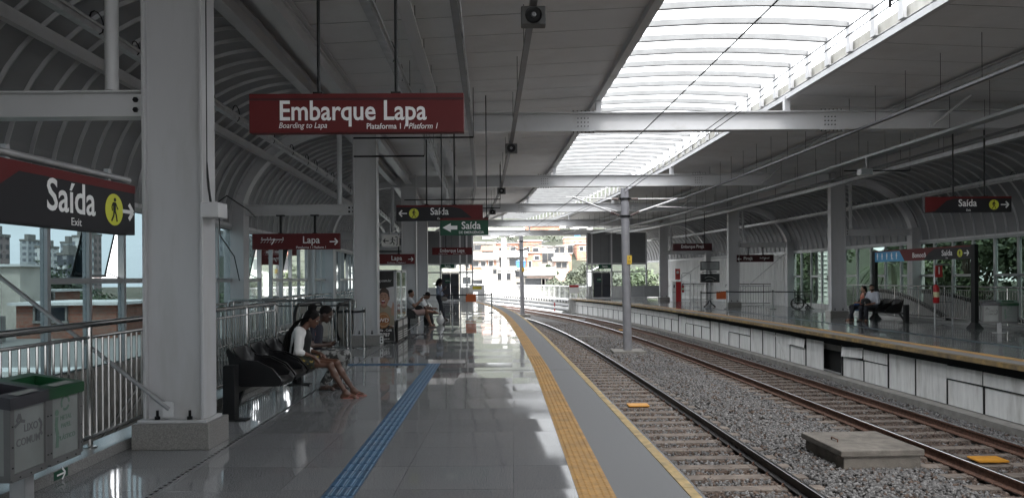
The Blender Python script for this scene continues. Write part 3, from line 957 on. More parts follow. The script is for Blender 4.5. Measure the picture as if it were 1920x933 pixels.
# ================================================================== ROOF
def ceil_z(u):
    return 5.98 + 0.045*(u+3.3) if u < 5.2 else 5.98 + 0.045*(13.9-u)
def ceiling(side):
    u0, u1 = (-3.10, SKY_L) if side == 0 else (SKY_R, 14.05)
    mb, top = MB(), MB()
    for a, b in zip(FR, FR[1:]):
        ga, gb = G(a), G(b)
        n = 11
        for k in range(n):
            ya, yb = a+(b-a)*k/n+0.016, a+(b-a)*(k+1)/n-0.016
            xa, xb = ga+(gb-ga)*k/n, ga+(gb-ga)*(k+1)/n
            for z, m in ((0, mb),):
                vs = [(u0+xa, ya, ceil_z(u0)), (u1+xa, ya, ceil_z(u1)), (u1+xb, yb, ceil_z(u1)), (u0+xb, yb, ceil_z(u0))]
                vs += [(x, y, z+0.008) for x, y, z in vs]
                m.add(vs, [(0,3,2,1),(4,5,6,7),(0,1,5,4),(1,2,6,5),(2,3,7,6),(3,0,4,7)])
        va, vb = (u0-0.9, u1-0.14) if side == 0 else (u0+0.14, u1+0.9)
        vs = [(va+ga, a, ceil_z(u0)+0.06), (vb+ga, a, ceil_z(u1)+0.06), (vb+gb, b, ceil_z(u1)+0.06), (va+gb, b, ceil_z(u0)+0.06)]
        vs += [(x, y, z+0.12) for x, y, z in vs]
        top.add(vs, [(0,3,2,1),(4,5,6,7),(0,1,5,4),(1,2,6,5),(2,3,7,6),(3,0,4,7)])
    mb.build('ceiling', CEIL)['kind'] = 'structure'
    top.build('roof', DARK)['kind'] = 'structure'
ceiling(0); ceiling(1)

def polybeam(us, z, w, h, ibeam=True, m=WHITE, i0=0):
    mb = MB()
    for a, b in zip(FR[i0:], FR[i0+1:]):
        p, q = P(us, a, z), P(us, b, z)
        if ibeam: mb.ibeam(p, q, w, h, 0.02)
        else: mb.bar(p, q, w, h)
    return mb
o = polybeam(SKY_L-0.06, 6.22, 0.16, 0.20, False).build('skylight_edge_beam', WHITE); tag(o, 'white edge beam along the skylight on the bench platform side', 'beam')
o = polybeam(SKY_R+0.06, 6.18, 0.12, 0.12, False).build('skylight_edge_beam', WHITE); tag(o, 'white edge beam along the skylight on the far platform side', 'beam')
o = polybeam(-3.16, 5.72, 0.26, 0.44, True).build('gutter_beam', WHITE); tag(o, 'long white beam over the near column heads beside the ceiling', 'beam')
o = polybeam(-3.75, 5.60, 0.20, 0.30, True).build('gutter_beam', WHITE); tag(o, 'long white beam beside the stair side vault and its gutter', 'beam')
o = polybeam(14.12, 5.72, 0.26, 0.44, True).build('gutter_beam', WHITE); tag(o, 'long white beam over the far platform column heads', 'beam')
o = polybeam(14.72, 5.60, 0.20, 0.30, True).build('gutter_beam', WHITE); tag(o, 'long white beam beside the far platform vault and its gutter', 'beam')
o = polybeam(10.6, 5.99, 0.22, 0.16, True).build('roof_purlin', WHITE); tag(o, 'white purlin running along the far platform ceiling', 'beam')
mb = MB()
for a, b in zip(FR, FR[1:]):
    for u0, u1 in ((-3.85, -3.1), (14.0, 14.8)):
        vs = [P(u0,a,5.86),P(u1,a,5.86),P(u1,b,5.86),P(u0,b,5.86)]
        mb.add(vs + [v+Vector((0,0,0.03)) for v in vs], [(0,3,2,1),(4,5,6,7),(0,1,5,4),(1,2,6,5),(2,3,7,6),(3,0,4,7)])
for a, b in zip(FR, FR[1:]):
    for u in (-3.87, 14.83):
        mb.bar(P(u,a,5.88), P(u,b,5.88), 0.02, 0.62)
mb.build('gutter_ceiling', WHITE)['kind'] = 'structure'

RIBP = mat('purlin_paint', (0.36, 0.36, 0.36), 0.6)
RIBF = mat('flange_shade', (0.14, 0.14, 0.14), 0.7)  # shadow on the purlins' lower flange, put into its dark colour
# skylight: curved purlins under translucent sheet, on short posts along two kerbs
def skylight():
    root = thing('skylight', 'long translucent skylight on white arched purlins above the tracks', 'skylight', (5.1, 12, 6.3))
    def arc(u, y, dz=0):
        t = (u-SKY_L)/(SKY_R-SKY_L)
        return P(u, y, 6.86 + 0.09*math.sin(PI*t) + dz)
    mb = MB(); ys = []
    y = -15.4
    n = 17
    us = [SKY_L-0.25+(SKY_R-SKY_L+0.5)*k/(n-1) for k in range(n)]
    vs, fs = [], []
    yy = [-15.4+1.0*k for k in range(82)]
    for y in yy:
        for u in us: vs.append(arc(min(max(u, SKY_L-0.25), SKY_R+0.25), y, 0.10))
    for i in range(len(yy)-1):
        for j in range(n-1):
            a = i*n+j; fs.append((a, a+1, a+n+1, a+n))
    mb.add(vs, fs); mb.build('glazing', SKYL, root)
    post = MB()
    for y in [v for v in yy if v >= 3]:
        mb = MB()
        for j in range(n-1):
            if us[j] < SKY_L-0.01 or us[j+1] > SKY_R+0.01: continue
            mb.bar(arc(us[j], y), arc(us[j+1], y), 0.06, 0.12)
        ap = mb.build('arched_purlin', RIBP, root)
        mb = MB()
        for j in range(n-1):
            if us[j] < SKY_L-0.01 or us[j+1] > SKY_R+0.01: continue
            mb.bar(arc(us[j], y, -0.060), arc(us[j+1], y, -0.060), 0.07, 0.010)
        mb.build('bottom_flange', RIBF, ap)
        for u in (SKY_L+0.03, SKY_R-0.03):
            c = P(u, y, 0)
            post.box(c.x-0.035, c.x+0.035, y-0.09, y+0.09, 6.28, 6.90)
    post.build('stub_posts', WHITE, root)['kind'] = 'stuff'
    kb = MB()
    for a, b in zip(FR, FR[1:]):
        for u in (SKY_L-0.08, SKY_R+0.08):
            kb.bar(P(u, a, 6.40), P(u, b, 6.40), 0.04, 0.24)
    kb.build('kerb', mat('weathered_kerb', (0.55, 0.54, 0.50), 0.6, 0, 0.1, 2, stretch=(1, 1, 0.3), dirt=(0.30, 0.28, 0.23), dirt_scale=1.5, dirt_lo=0.4, dirt_hi=0.75), root)
skylight()

# side vaults
def vault(side):
    cen, ra, rz_, zb = (-3.8, 2.75, 2.62, 2.98)
    def pt(t, y, d=0.0):
        u = cen - (ra-d)*math.cos(t*PI/2)
        z = zb + (rz_-d)*math.sin(t*PI/2)
        if side: u = 10.95 - u
        return P(u, y, z)
    n = 15
    mb = MB(); vs, fs = [], []
    for y in FR:
        for j in range(n):
            vs.append(pt(j/(n-1), y))
    for i in range(len(FR)-1):
        for j in range(n-1):
            a = i*n+j; fs.append((a, a+1, a+n+1, a+n))
    mb.add(vs, fs)
    for i in range(len(FR)-1):
        if FR[i] < -5: continue
        k = 0
        ya = FR[i]
        nn = 21
        for k in range(nn):
            t0 = (k+0.5)/nn
            seq = []
            for j in range(n):
                p, q = pt(j/(n-1), FR[i], 0.0), pt(j/(n-1), FR[i+1], 0.0)
                p2, q2 = pt(j/(n-1), FR[i], 0.05), pt(j/(n-1), FR[i+1], 0.05)
                seq.append((p.lerp(q, t0), p2.lerp(q2, t0)))
            w = 0.022
            base = len(mb.v)
            vv, ff = [], []
            for a, b in seq:
                vv += [a+Vector((0,-w,0)), b+Vector((0,-w*0.5,0)), b+Vector((0,w*0.5,0)), a+Vector((0,w,0))]
            for j in range(n-1):
                for e in range(3):
                    ff.append((4*j+e, 4*j+e+1, 4*j+e+5, 4*j+e+4))
            mb.add(vv, ff, 1)
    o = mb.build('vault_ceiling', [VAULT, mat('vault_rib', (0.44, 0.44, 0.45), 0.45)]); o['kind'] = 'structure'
    # opaque back so no light leaks
    nm = 'stair side' if side == 0 else 'far platform'
    for i, y in enumerate(FR):
        if i < 1: continue
        mb = MB()
        for j in range(n-1):
            mb.bar(pt(j/(n-1), y, 0.13), pt((j+1)/(n-1), y, 0.13), 0.30, 0.22)
        tag(mb.build('arch_rib', WHITE), f'{["rear","rear","first","second","third","fourth","fifth","end"][i]} curved white rib carrying the {nm} vault', 'roof rib', 'curved vault ribs')
    mb = MB(); mb2 = MB()
    for a, b in zip(FR[1:], FR[2:]):
        mb.bar(pt(0.52, a, 0.28), pt(0.52, b, 0.28), 0.10, 0.16)
        mb2.bar(pt(0.0, a, -0.02)+Vector((0,0,0.02)), pt(0.0, b, -0.02)+Vector((0,0,0.02)), 0.14, 0.16)
    tag(mb.build('vault_purlin', WHITE), f'long white purlin running under the {nm} vault', 'beam')
    tag(mb2.build('eaves_beam', WHITE), f'white eaves beam where the {nm} vault meets the wall', 'beam')
vault(0); vault(1)

# outer walls, a bay at a time
def wall_bay(side, i, kind, label):
    a, b = FR[i], FR[i+1]
    u = UW_L if side == 0 else UW_R
    sg = -1 if side == 0 else 1
    if i+1 == len(FR)-1: b = YL if side == 0 else YR
    pa, pb = P(u, a, 0), P(u, b, 0)
    d = pb-pa; d.z = 0
    L = d.length; e = d.normalized(); nrm = Vector((e.y, -e.x, 0))
    name = 'glass_wall' if kind == 'glass' else 'panel_wall'
    root = thing(name, label, 'glass wall' if kind == 'glass' else 'wall', tuple(pa), 0, 'bays of the outer walls')
    Z0, ZT, ZB = 0.25, 2.92, 1.66
    n = 10
    def at(s, z, off=0): return pa + e*s + nrm*off + Vector((0,0,z))
    base = MB(); base.obox(at(L/2, (Z0-1.5)/2), e*L/2, nrm*0.05, Vector((0,0,(Z0+1.5)/2))); base.build('sill_wall', PANELW, root)
    if kind == 'glass':
        for k in range(n+1):
            mb = MB(); mb.obox(at(L*k/n, (Z0+ZT)/2), e*0.04, nrm*0.055, Vector((0,0,(ZT-Z0)/2))); mb.build('mullion', GALVW, root)
        rnd = random.Random(i*7+side)
        for k in range(n):
            s0, s1 = L*k/n+0.04, L*(k+1)/n-0.04
            c = (s0+s1)/2
            half = e*(s1-s0)/2
            split = (k % 5) not in ((2,) if side == 0 else (1, 3))
            awn = side == 0 and k in (1, 2, 4, 7) and split
            gm = GLASS if side == 0 else GLASSR
            if split:
                mb = MB(); mb.obox(at(c, ZB), half, nrm*0.045, Vector((0,0,0.045))); mb.build('transom', GALVW, root)
                mb = MB(); mb.obox(at(c, (Z0+ZB-0.045)/2), half, nrm*0.004, Vector((0,0,(ZB-0.045-Z0)/2))); mb.build('pane', gm, root)
                h = ZT-ZB-0.045
                mb = MB()
                if awn:
                    top = at(c, ZT-0.01); ang = R(13)
                    dn = Vector((0,0,-math.cos(ang)))+nrm*sg*(1 if side == 1 else -1)*-math.sin(ang)*(-1 if side == 0 else 1)
                    out = -nrm if side == 0 else nrm
                    dn = Vector((0,0,-math.cos(ang))) + out*math.sin(ang)
                    up = dn.cross(e).normalized()
                    cc = top+dn*h/2
                    mb.obox(cc, half, up*0.004, dn*h/2)
                    p = mb.build('open_pane', gm, root)
                    fr = MB()
                    for q in (-1, 1):
                        fr.obox(cc+half*q*0.97, e*0.012, up*0.012, dn*h/2)
                    fr.obox(cc+dn*(h/2-0.02), half, up*0.02, dn*0.02)
                    for q in (-1, 1):
                        fr.bar(at(c, ZB+0.04)+half*q*0.93, cc+dn*h*0.42+half*q*0.93, 0.02, 0.02)
                    fr.build('casement', BLACKM, p)
                else:
                    mb.obox(at(c, (ZT+ZB+0.045)/2), half, nrm*0.004, Vector((0,0,h/2))); mb.build('pane', gm, root)
            else:
                mb = MB(); mb.obox(at(c, (Z0+ZT)/2), half, nrm*0.004, Vector((0,0,(ZT-Z0)/2))); mb.build('pane', gm, root)
    else:
        for k in range(8):
            mb = MB()
            s0, s1 = L*k/8+0.008, L*(k+1)/8-0.008
            mb.obox(at((s0+s1)/2, (Z0+ZT)/2), e*(s1-s0)/2, nrm*0.02, Vector((0,0,(ZT-Z0)/2)))
            for q in range(4):
                mb.obox(at(s0+(s1-s0)*(q+0.5)/4, (Z0+ZT)/2, -0.03*sg if side == 1 else 0.03), e*0.02, nrm*0.012, Vector((0,0,(ZT-Z0)/2)))
            mb.build('ribbed_sheet', WPAN, root)
        mb = MB(); mb.obox(at(L/2, 1.45, -0.05), e*L/2, nrm*0.03, Vector((0,0,0.04))); mb.build('wall_rail', WPAN, root)
    mb = MB(); mb.obox(at(L/2, ZT+0.04), e*L/2, nrm*0.06, Vector((0,0,0.04))); mb.build('head_rail', GALVW, root)
GALVW = mat('grey_aluminium', (0.36, 0.37, 0.38), 0.4, 0.3, 0.06, 3)
sd = ['', 'behind the camera', 'beyond the railing by the litter bins', 'behind the line map sign and escalator', 'behind the drinks machines', 'behind the far bench', 'by the end door']
for i in range(1, 7):
    wall_bay(0, i, 'glass', f'grey framed tinted glass wall with open vent panes, {sd[i]}' if i else '')
sd = ['', '', 'past the end of the framed sign', 'behind the far litter bins and stair arches', 'beside the white louvred cabinet', '', '']
for i in range(2, 5):
    wall_bay(1, i, 'glass', f'green tinted glass wall before the trees, {sd[i]}')
wall_bay(0, 0, 'panel', 'ribbed sheet wall at the camera end of the stair side')
wall_bay(1, 0, 'panel', 'ribbed sheet wall at the camera end of the far platform')
wall_bay(1, 1, 'panel', 'second ribbed sheet wall from the camera end of the far platform')
mb = MB(); mb.box(-7, 1.2, -15.7, -15.5, -1.5, 6.5); mb.box(9.9, 18.5, -15.7, -15.5, -1.5, 6.5); mb.box(1.2, 9.9, -15.7, -15.5, 5.0, 7.2); mb.build('rear_light_blocker', GPAN)['kind'] = 'structure'  # added unseen wall, blocks sky light from behind the camera; hall really continues
wall_bay(1, 5, 'panel', 'white ribbed sheet wall behind the wheelchair and cross railing')
wall_bay(1, 6, 'panel', 'white ribbed sheet wall behind the red fire cabinet')

# end walls with doors
def end_wall(label, x0, x1, y, zt, doorx, panes, side):
    root = thing('end_wall', label, 'wall', ((x0+x1)/2, y, 0))
    d0, d1 = doorx
    mb = MB()
    mb.box(x0, x1, y, y+0.1, 2.72, 2.84); mb.box(x0, x1, y, y+0.1, 2.10, 2.20); mb.box(x0, x1, y-0.02, y+0.12, -0.02, 0.10)
    for x in [x0+0.06, x1-0.06, d0-0.09, d1+0.09] + panes:
        mb.box(x-0.06, x+0.06, y-0.03, y+0.13, 0, 5.2)
    mb.build('frame', WHITE, root)
    xs = sorted([x0, x1, d0-0.09, d1+0.09] + panes)
    for a, b in zip(xs, xs[1:]):
        if b-a < 0.3: continue
        h = MB(); h.box(a+0.06, b-0.06, y+0.03, y+0.07, 2.84, 5.3); h.build('upper_panel', GPAN, root)
        isd = a < (d0+d1)/2 < b
        g = MB(); g.box(a+0.06, b-0.06, y+0.045, y+0.053, 2.20, 2.72); g.build('fanlight', CLEAR, root)
        if not isd:
            g = MB(); g.box(a+0.06, b-0.06, y+0.045, y+0.053, 1.0, 2.10); g.build('pane', CLEAR, root)
            g = MB(); g.box(a+0.06, b-0.06, y+0.03, y+0.07, 0.10, 1.0); g.build('lower_panel', WPAN, root)
    xm = (d0+d1)/2
    for a, b, k in ((d0, xm-0.005, 1), (xm+0.005, d1, -1)):
        m = MB(); m.box(a, b, y+0.02, y+0.07, 0.02, 2.08)
        dr = m.build('door_leaf', NAVY, root)
        m = MB(); m.box(a+0.12, b-0.12, y-0.02, y+0.0, 1.02, 1.06); m.build('push_bar', BLACK, dr)
    m = MB(); m.box(xm-0.42, xm-0.02, y+0.014, y+0.018, 1.35, 1.68); m.build('exit_plate', GREEN, root)
    return root
e1 = end_wall('white framed end wall with dark double door behind the standing woman', P(-6.55, YL, 0).x, -2.95, YL+0.1, 5.2, (-5.37, -4.05), [-7.4, -3.45], 0)
e2 = end_wall('white framed end wall with dark double door beyond the catenary mast', 6.0, 10.9, YR-0.2, 5.2, (6.55, 7.95), [9.1], 1)
text('SAÍDA', 0.11, LET, e1, -4.93-e1.location.x, 1.52, 0.012)
text('SAÍDA', 0.11, LET, e2, 7.03-e2.location.x, 1.52, 0.012)
# ================================================================== OVERHEAD LINE
def mast(label, y, top, kind):
    c = P(5.45, y, -1.32)
    root = thing('catenary_mast', label, 'catenary mast', c)
    mb = MB(); mb.box(c.x-0.62, c.x+0.62, y-0.62, y+0.62, -1.34, -1.17); mb.build('footing', CONC, root, bevel=0.015)
    mb = MB(); lean = -0.012*(top+1.1)
    mb.tube([(c.x, y, -1.17), (c.x+lean, y, top)], [0.172, 0.158], 20); mb.build('pole', MASTM, root, smooth=True)
    def at(z): return Vector((c.x+lean*(z+1.17)/(top+1.17), y, z))
    zu, zl = top-0.42, top-1.1
    for z in (zu, zl):
        p = at(z)
        m = MB(); m.lathe([(0.20,-0.035),(0.20,0.035)], p, 16); m.box(p.x-0.26, p.x+0.26, y-0.05, y+0.05, z-0.03, z+0.03); m.build('clamp', BLACKM, root)
    for s in (-1, 1):
        k = at(zu); l = at(zl)
        ar = MB(); tip = k+Vector((s*2.05, 0, 0.10 if s < 0 else 0.0))
        ar.tube([k+Vector((s*0.5,0,0)), tip+Vector((s*0.25,0,0))], 0.022, 8)
        ar.tube([l+Vector((s*0.55,0,0.18)), tip], 0.038, 8)
        mid = l.lerp(tip, 0.55)
        reg = mid+Vector((s*1.6, 0, -0.06)) if s > 0 else mid+Vector((-s*0.1, 0, -0.2))
        if s > 0: ar.tube([mid, reg], 0.026, 8)
        else: ar.tube([mid+Vector((0.25,0,-0.08)), mid+Vector((0.8,0,-0.22))], 0.022, 8)
        a = ar.build('cantilever_arm', GALV, root, smooth=True)
        for p, q in ((k+Vector((s*0.24,0,0)), k+Vector((s*0.52,0,0))), (l+Vector((s*0.22,0,0.03)), l+Vector((s*0.57,0,0.19)))):
            ins = MB()
            for t in range(5):
                c0 = p.lerp(q, (t+0.2)/5); c1 = p.lerp(q, (t+0.6)/5)
                ins.tube([c0, c1], 0.055, 8)
            ins.tube([p, q], 0.03, 8)
            ins.build('insulator', INSUL, a, smooth=True)
    p = at(2.35)
    m = MB(); m.box(p.x+0.02, p.x+0.20, y-0.19, y-0.165, 2.18, 2.52)
    pl = m.build('number_plate', mat('plate_yellow', (0.62, 0.40, 0.04), 0.5), root)
    text('4', 0.13, BLACK, root, p.x+0.11-c.x, 2.43-c.z, -0.191, name='number')
    text('25', 0.11, BLACK, root, p.x+0.11-c.x, 2.27-c.z, -0.191, name='number')
    return root
mast('tall grey catenary mast between the tracks with a square plinth and two cantilever arms', 29.5, 5.15, 0)
mast('thinner looking catenary mast standing before the hillside houses beyond the platform bend', 59.5, 5.0, 1)

def wire(label, pts, r, cat='overhead wire', m=BLACK):
    mb = MB(); mb.tube(pts, r, 5); return tag(mb.build('overhead_wire', m), label, cat)
# near track wire runs from overhead to the arm of the mast and on to the second mast
def cat_pts(u, z0, ys, zs):
    return [P(uu, y, z) for uu, y, z in zip(u, ys, zs)]
wire('single black contact wire over the near track', cat_pts([3.4, 3.5, 3.5, 3.55, 3.6, 3.5], 0, [-4, 8, 29.5, 45, 59.5, 95], [5.05, 5.02, 4.86, 4.75, 4.7, 4.7]), 0.011)
wire('upper one of two close black wires strung between the mast heads', cat_pts([5.36, 5.36, 5.33, 5.3, 5.5], 0, [-4, 8, 29.3, 59.3, 95], [5.55, 5.42, 5.08, 4.95, 4.8]), 0.010)
wire('lower one of two close black wires strung between the mast heads', cat_pts([5.48, 5.47, 5.36, 5.34, 5.5], 0, [-4, 8, 29.3, 59.3, 95], [5.50, 5.37, 4.96, 4.85, 4.7]), 0.010)
mb = MB()
for y in (11.0,):
    p = P(5.4, y-0.8, 5.36); mb.tube([p+Vector((0,0,-0.08)), p+Vector((0,0,0.14))], 0.02, 6); mb.ball(tuple(p+Vector((0.03,0,0.05))), 0.05, 6)
tag(mb.build('wire_clamp', BLACKM), 'small black clamp joining the two wires strung between the mast heads', 'clamp')

# ================================================================== CEILING SERVICES
def tray(label, u, z, y0, y1, w, h, m, loops=False, conduit=0, drop=2.3, name='cable_tray'):
    root = thing(name, label, 'cable tray', P(u, max(y0, 6), z), 0, 'trays hung under the roof')
    pts = [P(u, y, z) for y in FR if y0 <= y <= y1]
    if pts[0].y > y0: pts.insert(0, P(u, y0, z))
    if pts[-1].y < y1: pts.append(P(u, y1, z))
    mb = MB()
    for p, q in zip(pts, pts[1:]): mb.bar(p, q, w, h)
    mb.build('tray', m, root)
    if conduit:
        c = MB(); c.tube([p+Vector((w*0.7, 0, 0.03)) for p in pts], conduit, 6); c.build('conduit', GALV, root, smooth=True)
    y = max(y0, 3.0)+0.7
    n = 0
    while y < min(y1, 64) and n < 60:
        a = P(u, y, z)
        # straight between frames
        for p, q in zip(pts, pts[1:]):
            if p.y <= y <= q.y: a = p.lerp(q, (y-p.y)/(q.y-p.y))
        zt = ceil_z(u) if -3.3 < u < 13.9 else 5.86
        r = MB(); r.tube([a, Vector((a.x, a.y, zt+0.01))], 0.006, 4); r.build('hanger_rod', BLACKM, root)
        y += drop; n += 1
    if loops:
        lb = MB(); y = 6.0
        rnd = random.Random(3)
        while y < 46:
            for p, q in zip(pts, pts[1:]):
                if p.y <= y <= q.y: a = p.lerp(q, (y-p.y)/(q.y-p.y))
            s = rnd.uniform(0.08, 0.15)
            lb.tube([a+Vector((0.05, s*1.3*math.cos(t)*0.9, s*math.sin(t)+0.05)) for t in [k*PI/6-1.2 for k in range(9)]], 0.009, 5)
            y += rnd.uniform(0.9, 1.6)
        lb.build('cable_loops', BLACK, root, smooth=True)['kind'] = 'stuff'
    return root
tray('slim dark tray hung over the middle of the bench platform', -0.48, 5.28, -3.9, 60, 0.10, 0.07, mat('dull_tray', (0.20, 0.20, 0.21), 0.5, 0.3), conduit=0.014)
tray('slim dark tray carrying the loudspeakers near the skylight edge', 0.55, 5.20, -3.9, 60, 0.09, 0.08, MATS['dull_tray'], conduit=0.0, drop=2.9)
tray('pale conduit draped with black cable loops over the benches', -1.62, 5.25, -3.9, 60, 0.12, 0.10, GALV, loops=True, conduit=0.02)
tray('flat white tray between the looped conduit and the roof', -1.22, 5.52, -3.9, 60, 0.20, 0.05, WHITE, drop=1.7)
tray('flat grey tray with many thin rods over the far platform edge', 9.2, 5.30, -3.9, 61, 0.10, 0.05, MATS['dull_tray'], drop=1.3)
tray('wide grey ladder tray over the middle of the far platform', 11.4, 5.22, -3.9, 61, 0.28, 0.07, GALVW, conduit=0.02, drop=1.5)
tray('narrow dark tray beside the wide ladder tray of the far platform', 12.4, 5.12, -3.9, 61, 0.08, 0.05, MATS['dull_tray'], conduit=0.016, drop=1.9)
tray('pale tubular conduit along the far platform column heads', 13.45, 5.20, -3.9, 61, 0.13, 0.12, GALV, conduit=0.018, drop=3.1)
tray('pale conduit with sagging cables under the stair side vault', -4.55, 4.55, -3.9, 57, 0.10, 0.10, GALV, loops=True, conduit=0.018, drop=40)
tray('pale conduit along the foot of the far platform vault', 15.9, 4.62, -3.9, 60, 0.10, 0.10, GALV, loops=True, conduit=0.03, drop=40)
# cross conduits
for y, z, u0, u1, lab in ((17.6, 4.95, -3.2, -0.4, 'thin black conduit crossing over the bench platform below the first skylight beam'),
                          (18.2, 4.62, -3.3, -1.6, 'short black conduit running from the drinks machine column to the looped cables'),
                          (29.0, 4.70, -3.2, 0.5, 'thin black conduit crossing over the far bench'),
                          (29.6, 4.42, -3.2, 0.5, 'lower thin conduit crossing over the far bench'),
                          (24.0, 5.0, 11.3, 13.4, 'short dark conduit crossing between trays over the far platform')):
    mb = MB(); mb.tube([P(u0, y, z), P(u1, y, z)], 0.022, 6); mb.tube([P(u1, y, z), Vector((P(u1,y,0).x, y, ceil_z(u1)))], 0.008, 4)
    tag(mb.build('conduit', BLACKM), lab, 'conduit')

def speaker(y, label):
    c = P(0.55, y, 5.04)
    root = thing('loudspeaker', label, 'loudspeaker', c, 0, 'loudspeakers under the tray')
    mb = MB(); mb.box(-0.16, 0.16, -0.09, 0.09, -0.12, 0.12); mb.build('cabinet', mat('speaker_grey', (0.10, 0.10, 0.10), 0.6), root, local=True, bevel=0.015)
    mb = MB()
    prof = [(0.105, 0.0), (0.105, 0.012), (0.06, -0.03), (0.03, -0.035)]
    for i in range(len(prof)-1):
        pass
    mb.lathe([(0.11, 0), (0.11, 0.01), (0.085, 0.004)], (0,0,0), 16)
    mb.v = [(a, -0.09-c2, b) for a, b, c2 in mb.v]
    mb.build('cone', BLACK, root, local=True)
    mb = MB(); mb.ball((0, -0.098, 0), 0.035, 8); mb.build('dust_cap', mat('cap_grey', (0.25, 0.25, 0.26), 0.4), root, local=True, smooth=True)
    mb = MB(); mb.box(-0.02, 0.02, -0.02, 0.02, 0.12, 0.16); mb.build('bracket', BLACKM, root, local=True)
for y, l in ((9.8, 'square grey loudspeaker hung high above the big red sign'), (19.7, 'square loudspeaker under the tray just past the first skylight beam'),
             (29.2, 'small loudspeaker under the tray level with the mast'), (38.5, 'tiny loudspeaker under the tray past the mast'), (48.0, 'tiny loudspeaker under the tray by the end doors')):
    speaker(y, l)
# tubular lamps of the far vault and the small floodlight box
def box_light(c, label):
    root = thing('floodlight', label, 'floodlight', c)
    mb = MB(); mb.box(-0.18, 0.18, -0.14, 0.14, -0.1, 0.1); mb.build('housing', WHITE, root, local=True, bevel=0.02)
    mb = MB(); mb.tube([(0.05, 0, 0.1), (0.05, 0, 0.5)], 0.02, 6); mb.build('stem', GALV, root, local=True)
    mb = MB(); mb.box(-0.16, 0.16, -0.148, -0.141, -0.08, 0.08); mb.build('lens', CLEAR, root, local=True)
box_light(P(11.2, 22.5, 4.75), 'pale box floodlight hanging from the wide tray of the far platform')

# ================================================================== SIGNS
def arrow(mb, x, z, s, d, w, y):
    """Arrow pointing d = +1 right, -1 left, centred on x."""
    mb.stroke([(x-d*s, z), (x+d*s*0.9, z)], w, y)
    mb.stroke([(x+d*s*0.25, z+s*0.78), (x+d*s, z), (x+d*s*0.25, z-s*0.78)], w*1.15, y)

def walker(root, x, z, r, y, m=BLACK, disc=True):
    if disc:
        mb = MB(); mb.disc((x, z, y), r, 28, 0.002); mb.build('pictogram_disc', LIME, root, local=True)
    mb = MB(); y2 = y-0.0025
    q = r/0.1
    mb.disc((x+0.004*q, z+0.068*q, y2), 0.013*q, 14, 0.002)
    mb.flat([(x-0.018*q,z+0.050*q),(x+0.014*q,z+0.050*q),(x+0.012*q,z-0.008*q),(x-0.014*q,z-0.008*q)], y2)
    mb.stroke([(x-0.016*q,z+0.046*q),(x-0.032*q,z+0.018*q),(x-0.026*q,z-0.010*q)], 0.009*q, y2)
    mb.stroke([(x+0.012*q,z+0.046*q),(x+0.028*q,z+0.020*q),(x+0.040*q,z+0.004*q)], 0.009*q, y2)
    mb.stroke([(x-0.005*q,z-0.006*q),(x-0.012*q,z-0.042*q),(x-0.036*q,z-0.078*q)], 0.013*q, y2)
    mb.stroke([(x+0.004*q,z-0.006*q),(x+0.020*q,z-0.040*q),(x+0.028*q,z-0.080*q)], 0.013*q, y2)
    mb.build('walking_figure', m, root, local=True)

def line_map(root, x, z, s, y):
    mb = MB()
    mb.stroke([(x-0.30*s, z), (x+0.30*s, z)], 0.022*s, y)
    for k in (-0.28, -0.13, -0.05, 0.28):
        mb.disc((x+k*s, z+0.042*s, y), 0.016*s, 10)
    for k in (-0.28, -0.20, -0.12, -0.04, 0.10, 0.18, 0.26):
        mb.stroke([(x+k*s+0.02*s, z-0.035*s), (x+k*s-0.03*s, z-0.085*s)], 0.008*s, y)
    mb.stroke([(x+0.045*s, z), (x+0.03*s, z-0.05*s), (x-0.03*s, z-0.13*s)], 0.03*s, y)
    mb.disc((x+0.045*s, z, y-0.001), 0.032*s, 14)
    mb.build('line_map', LET, root, local=True)

def board(name, label, c, rz, W, H, m, th=0.12, rods=(), rod_top=0.0, group=None, rod_r=0.02, band=None, plate=False):
    root = thing(name, label, 'sign', c, rz, group)
    mb = MB(); mb.box(-W/2, W/2, -th/2, th/2, -H/2, H/2); mb.build('sign_panel', m, root, local=True, bevel=0.004)
    if band:
        mb = MB(); mb.box(-W/2+0.001, W/2-0.001, -th/2-0.003, th/2+0.003, H/2-band[0], H/2+0.003); mb.build('top_band', band[1], root, local=True)
    for x in rods:
        mb = MB(); mb.tube([(x, 0, H/2), (x, 0, rod_top-c[2])], rod_r, 8)
        mb.box(x-0.05, x+0.05, -0.05, 0.05, H/2, H/2+0.02)
        if plate: mb.box(x-0.10, x+0.10, -0.06, 0.06, rod_top-c[2]-0.03, rod_top-c[2])
        mb.build('hanger_rod', BLACKM, root, local=True)
    return root

# big red boarding sign
s = board('hanging_sign', 'large red boarding sign with white words hung over the bench platform', (-1.585, 7.8, 3.36), R(0.5), 2.2, 0.40, RED, rods=(-0.40, 0.40), rod_top=6.05, rod_r=0.017)
y = -0.063
mb = MB(); mb.box(-1.095, 1.095, -0.0635, -0.058, 0.13, 0.155); mb.build('dark_stripe', DKRED, s, local=True)
text('Embarque Lapa', 0.285, LET, s, -0.04, 0.015, y, bold=0.016, sx=0.86)
text('Boarding to Lapa', 0.082, LET, s, -0.80, -0.128, y, align='LEFT', shear=0.25, sx=0.88)
text('Plataforma 1 /', 0.082, LET, s, 0.10, -0.140, y, align='LEFT', bold=0.008, sx=0.88)
text('Platform 1', 0.082, LET, s, 0.53, -0.140, y, align='LEFT', shear=0.25, bold=0.004, sx=0.88)
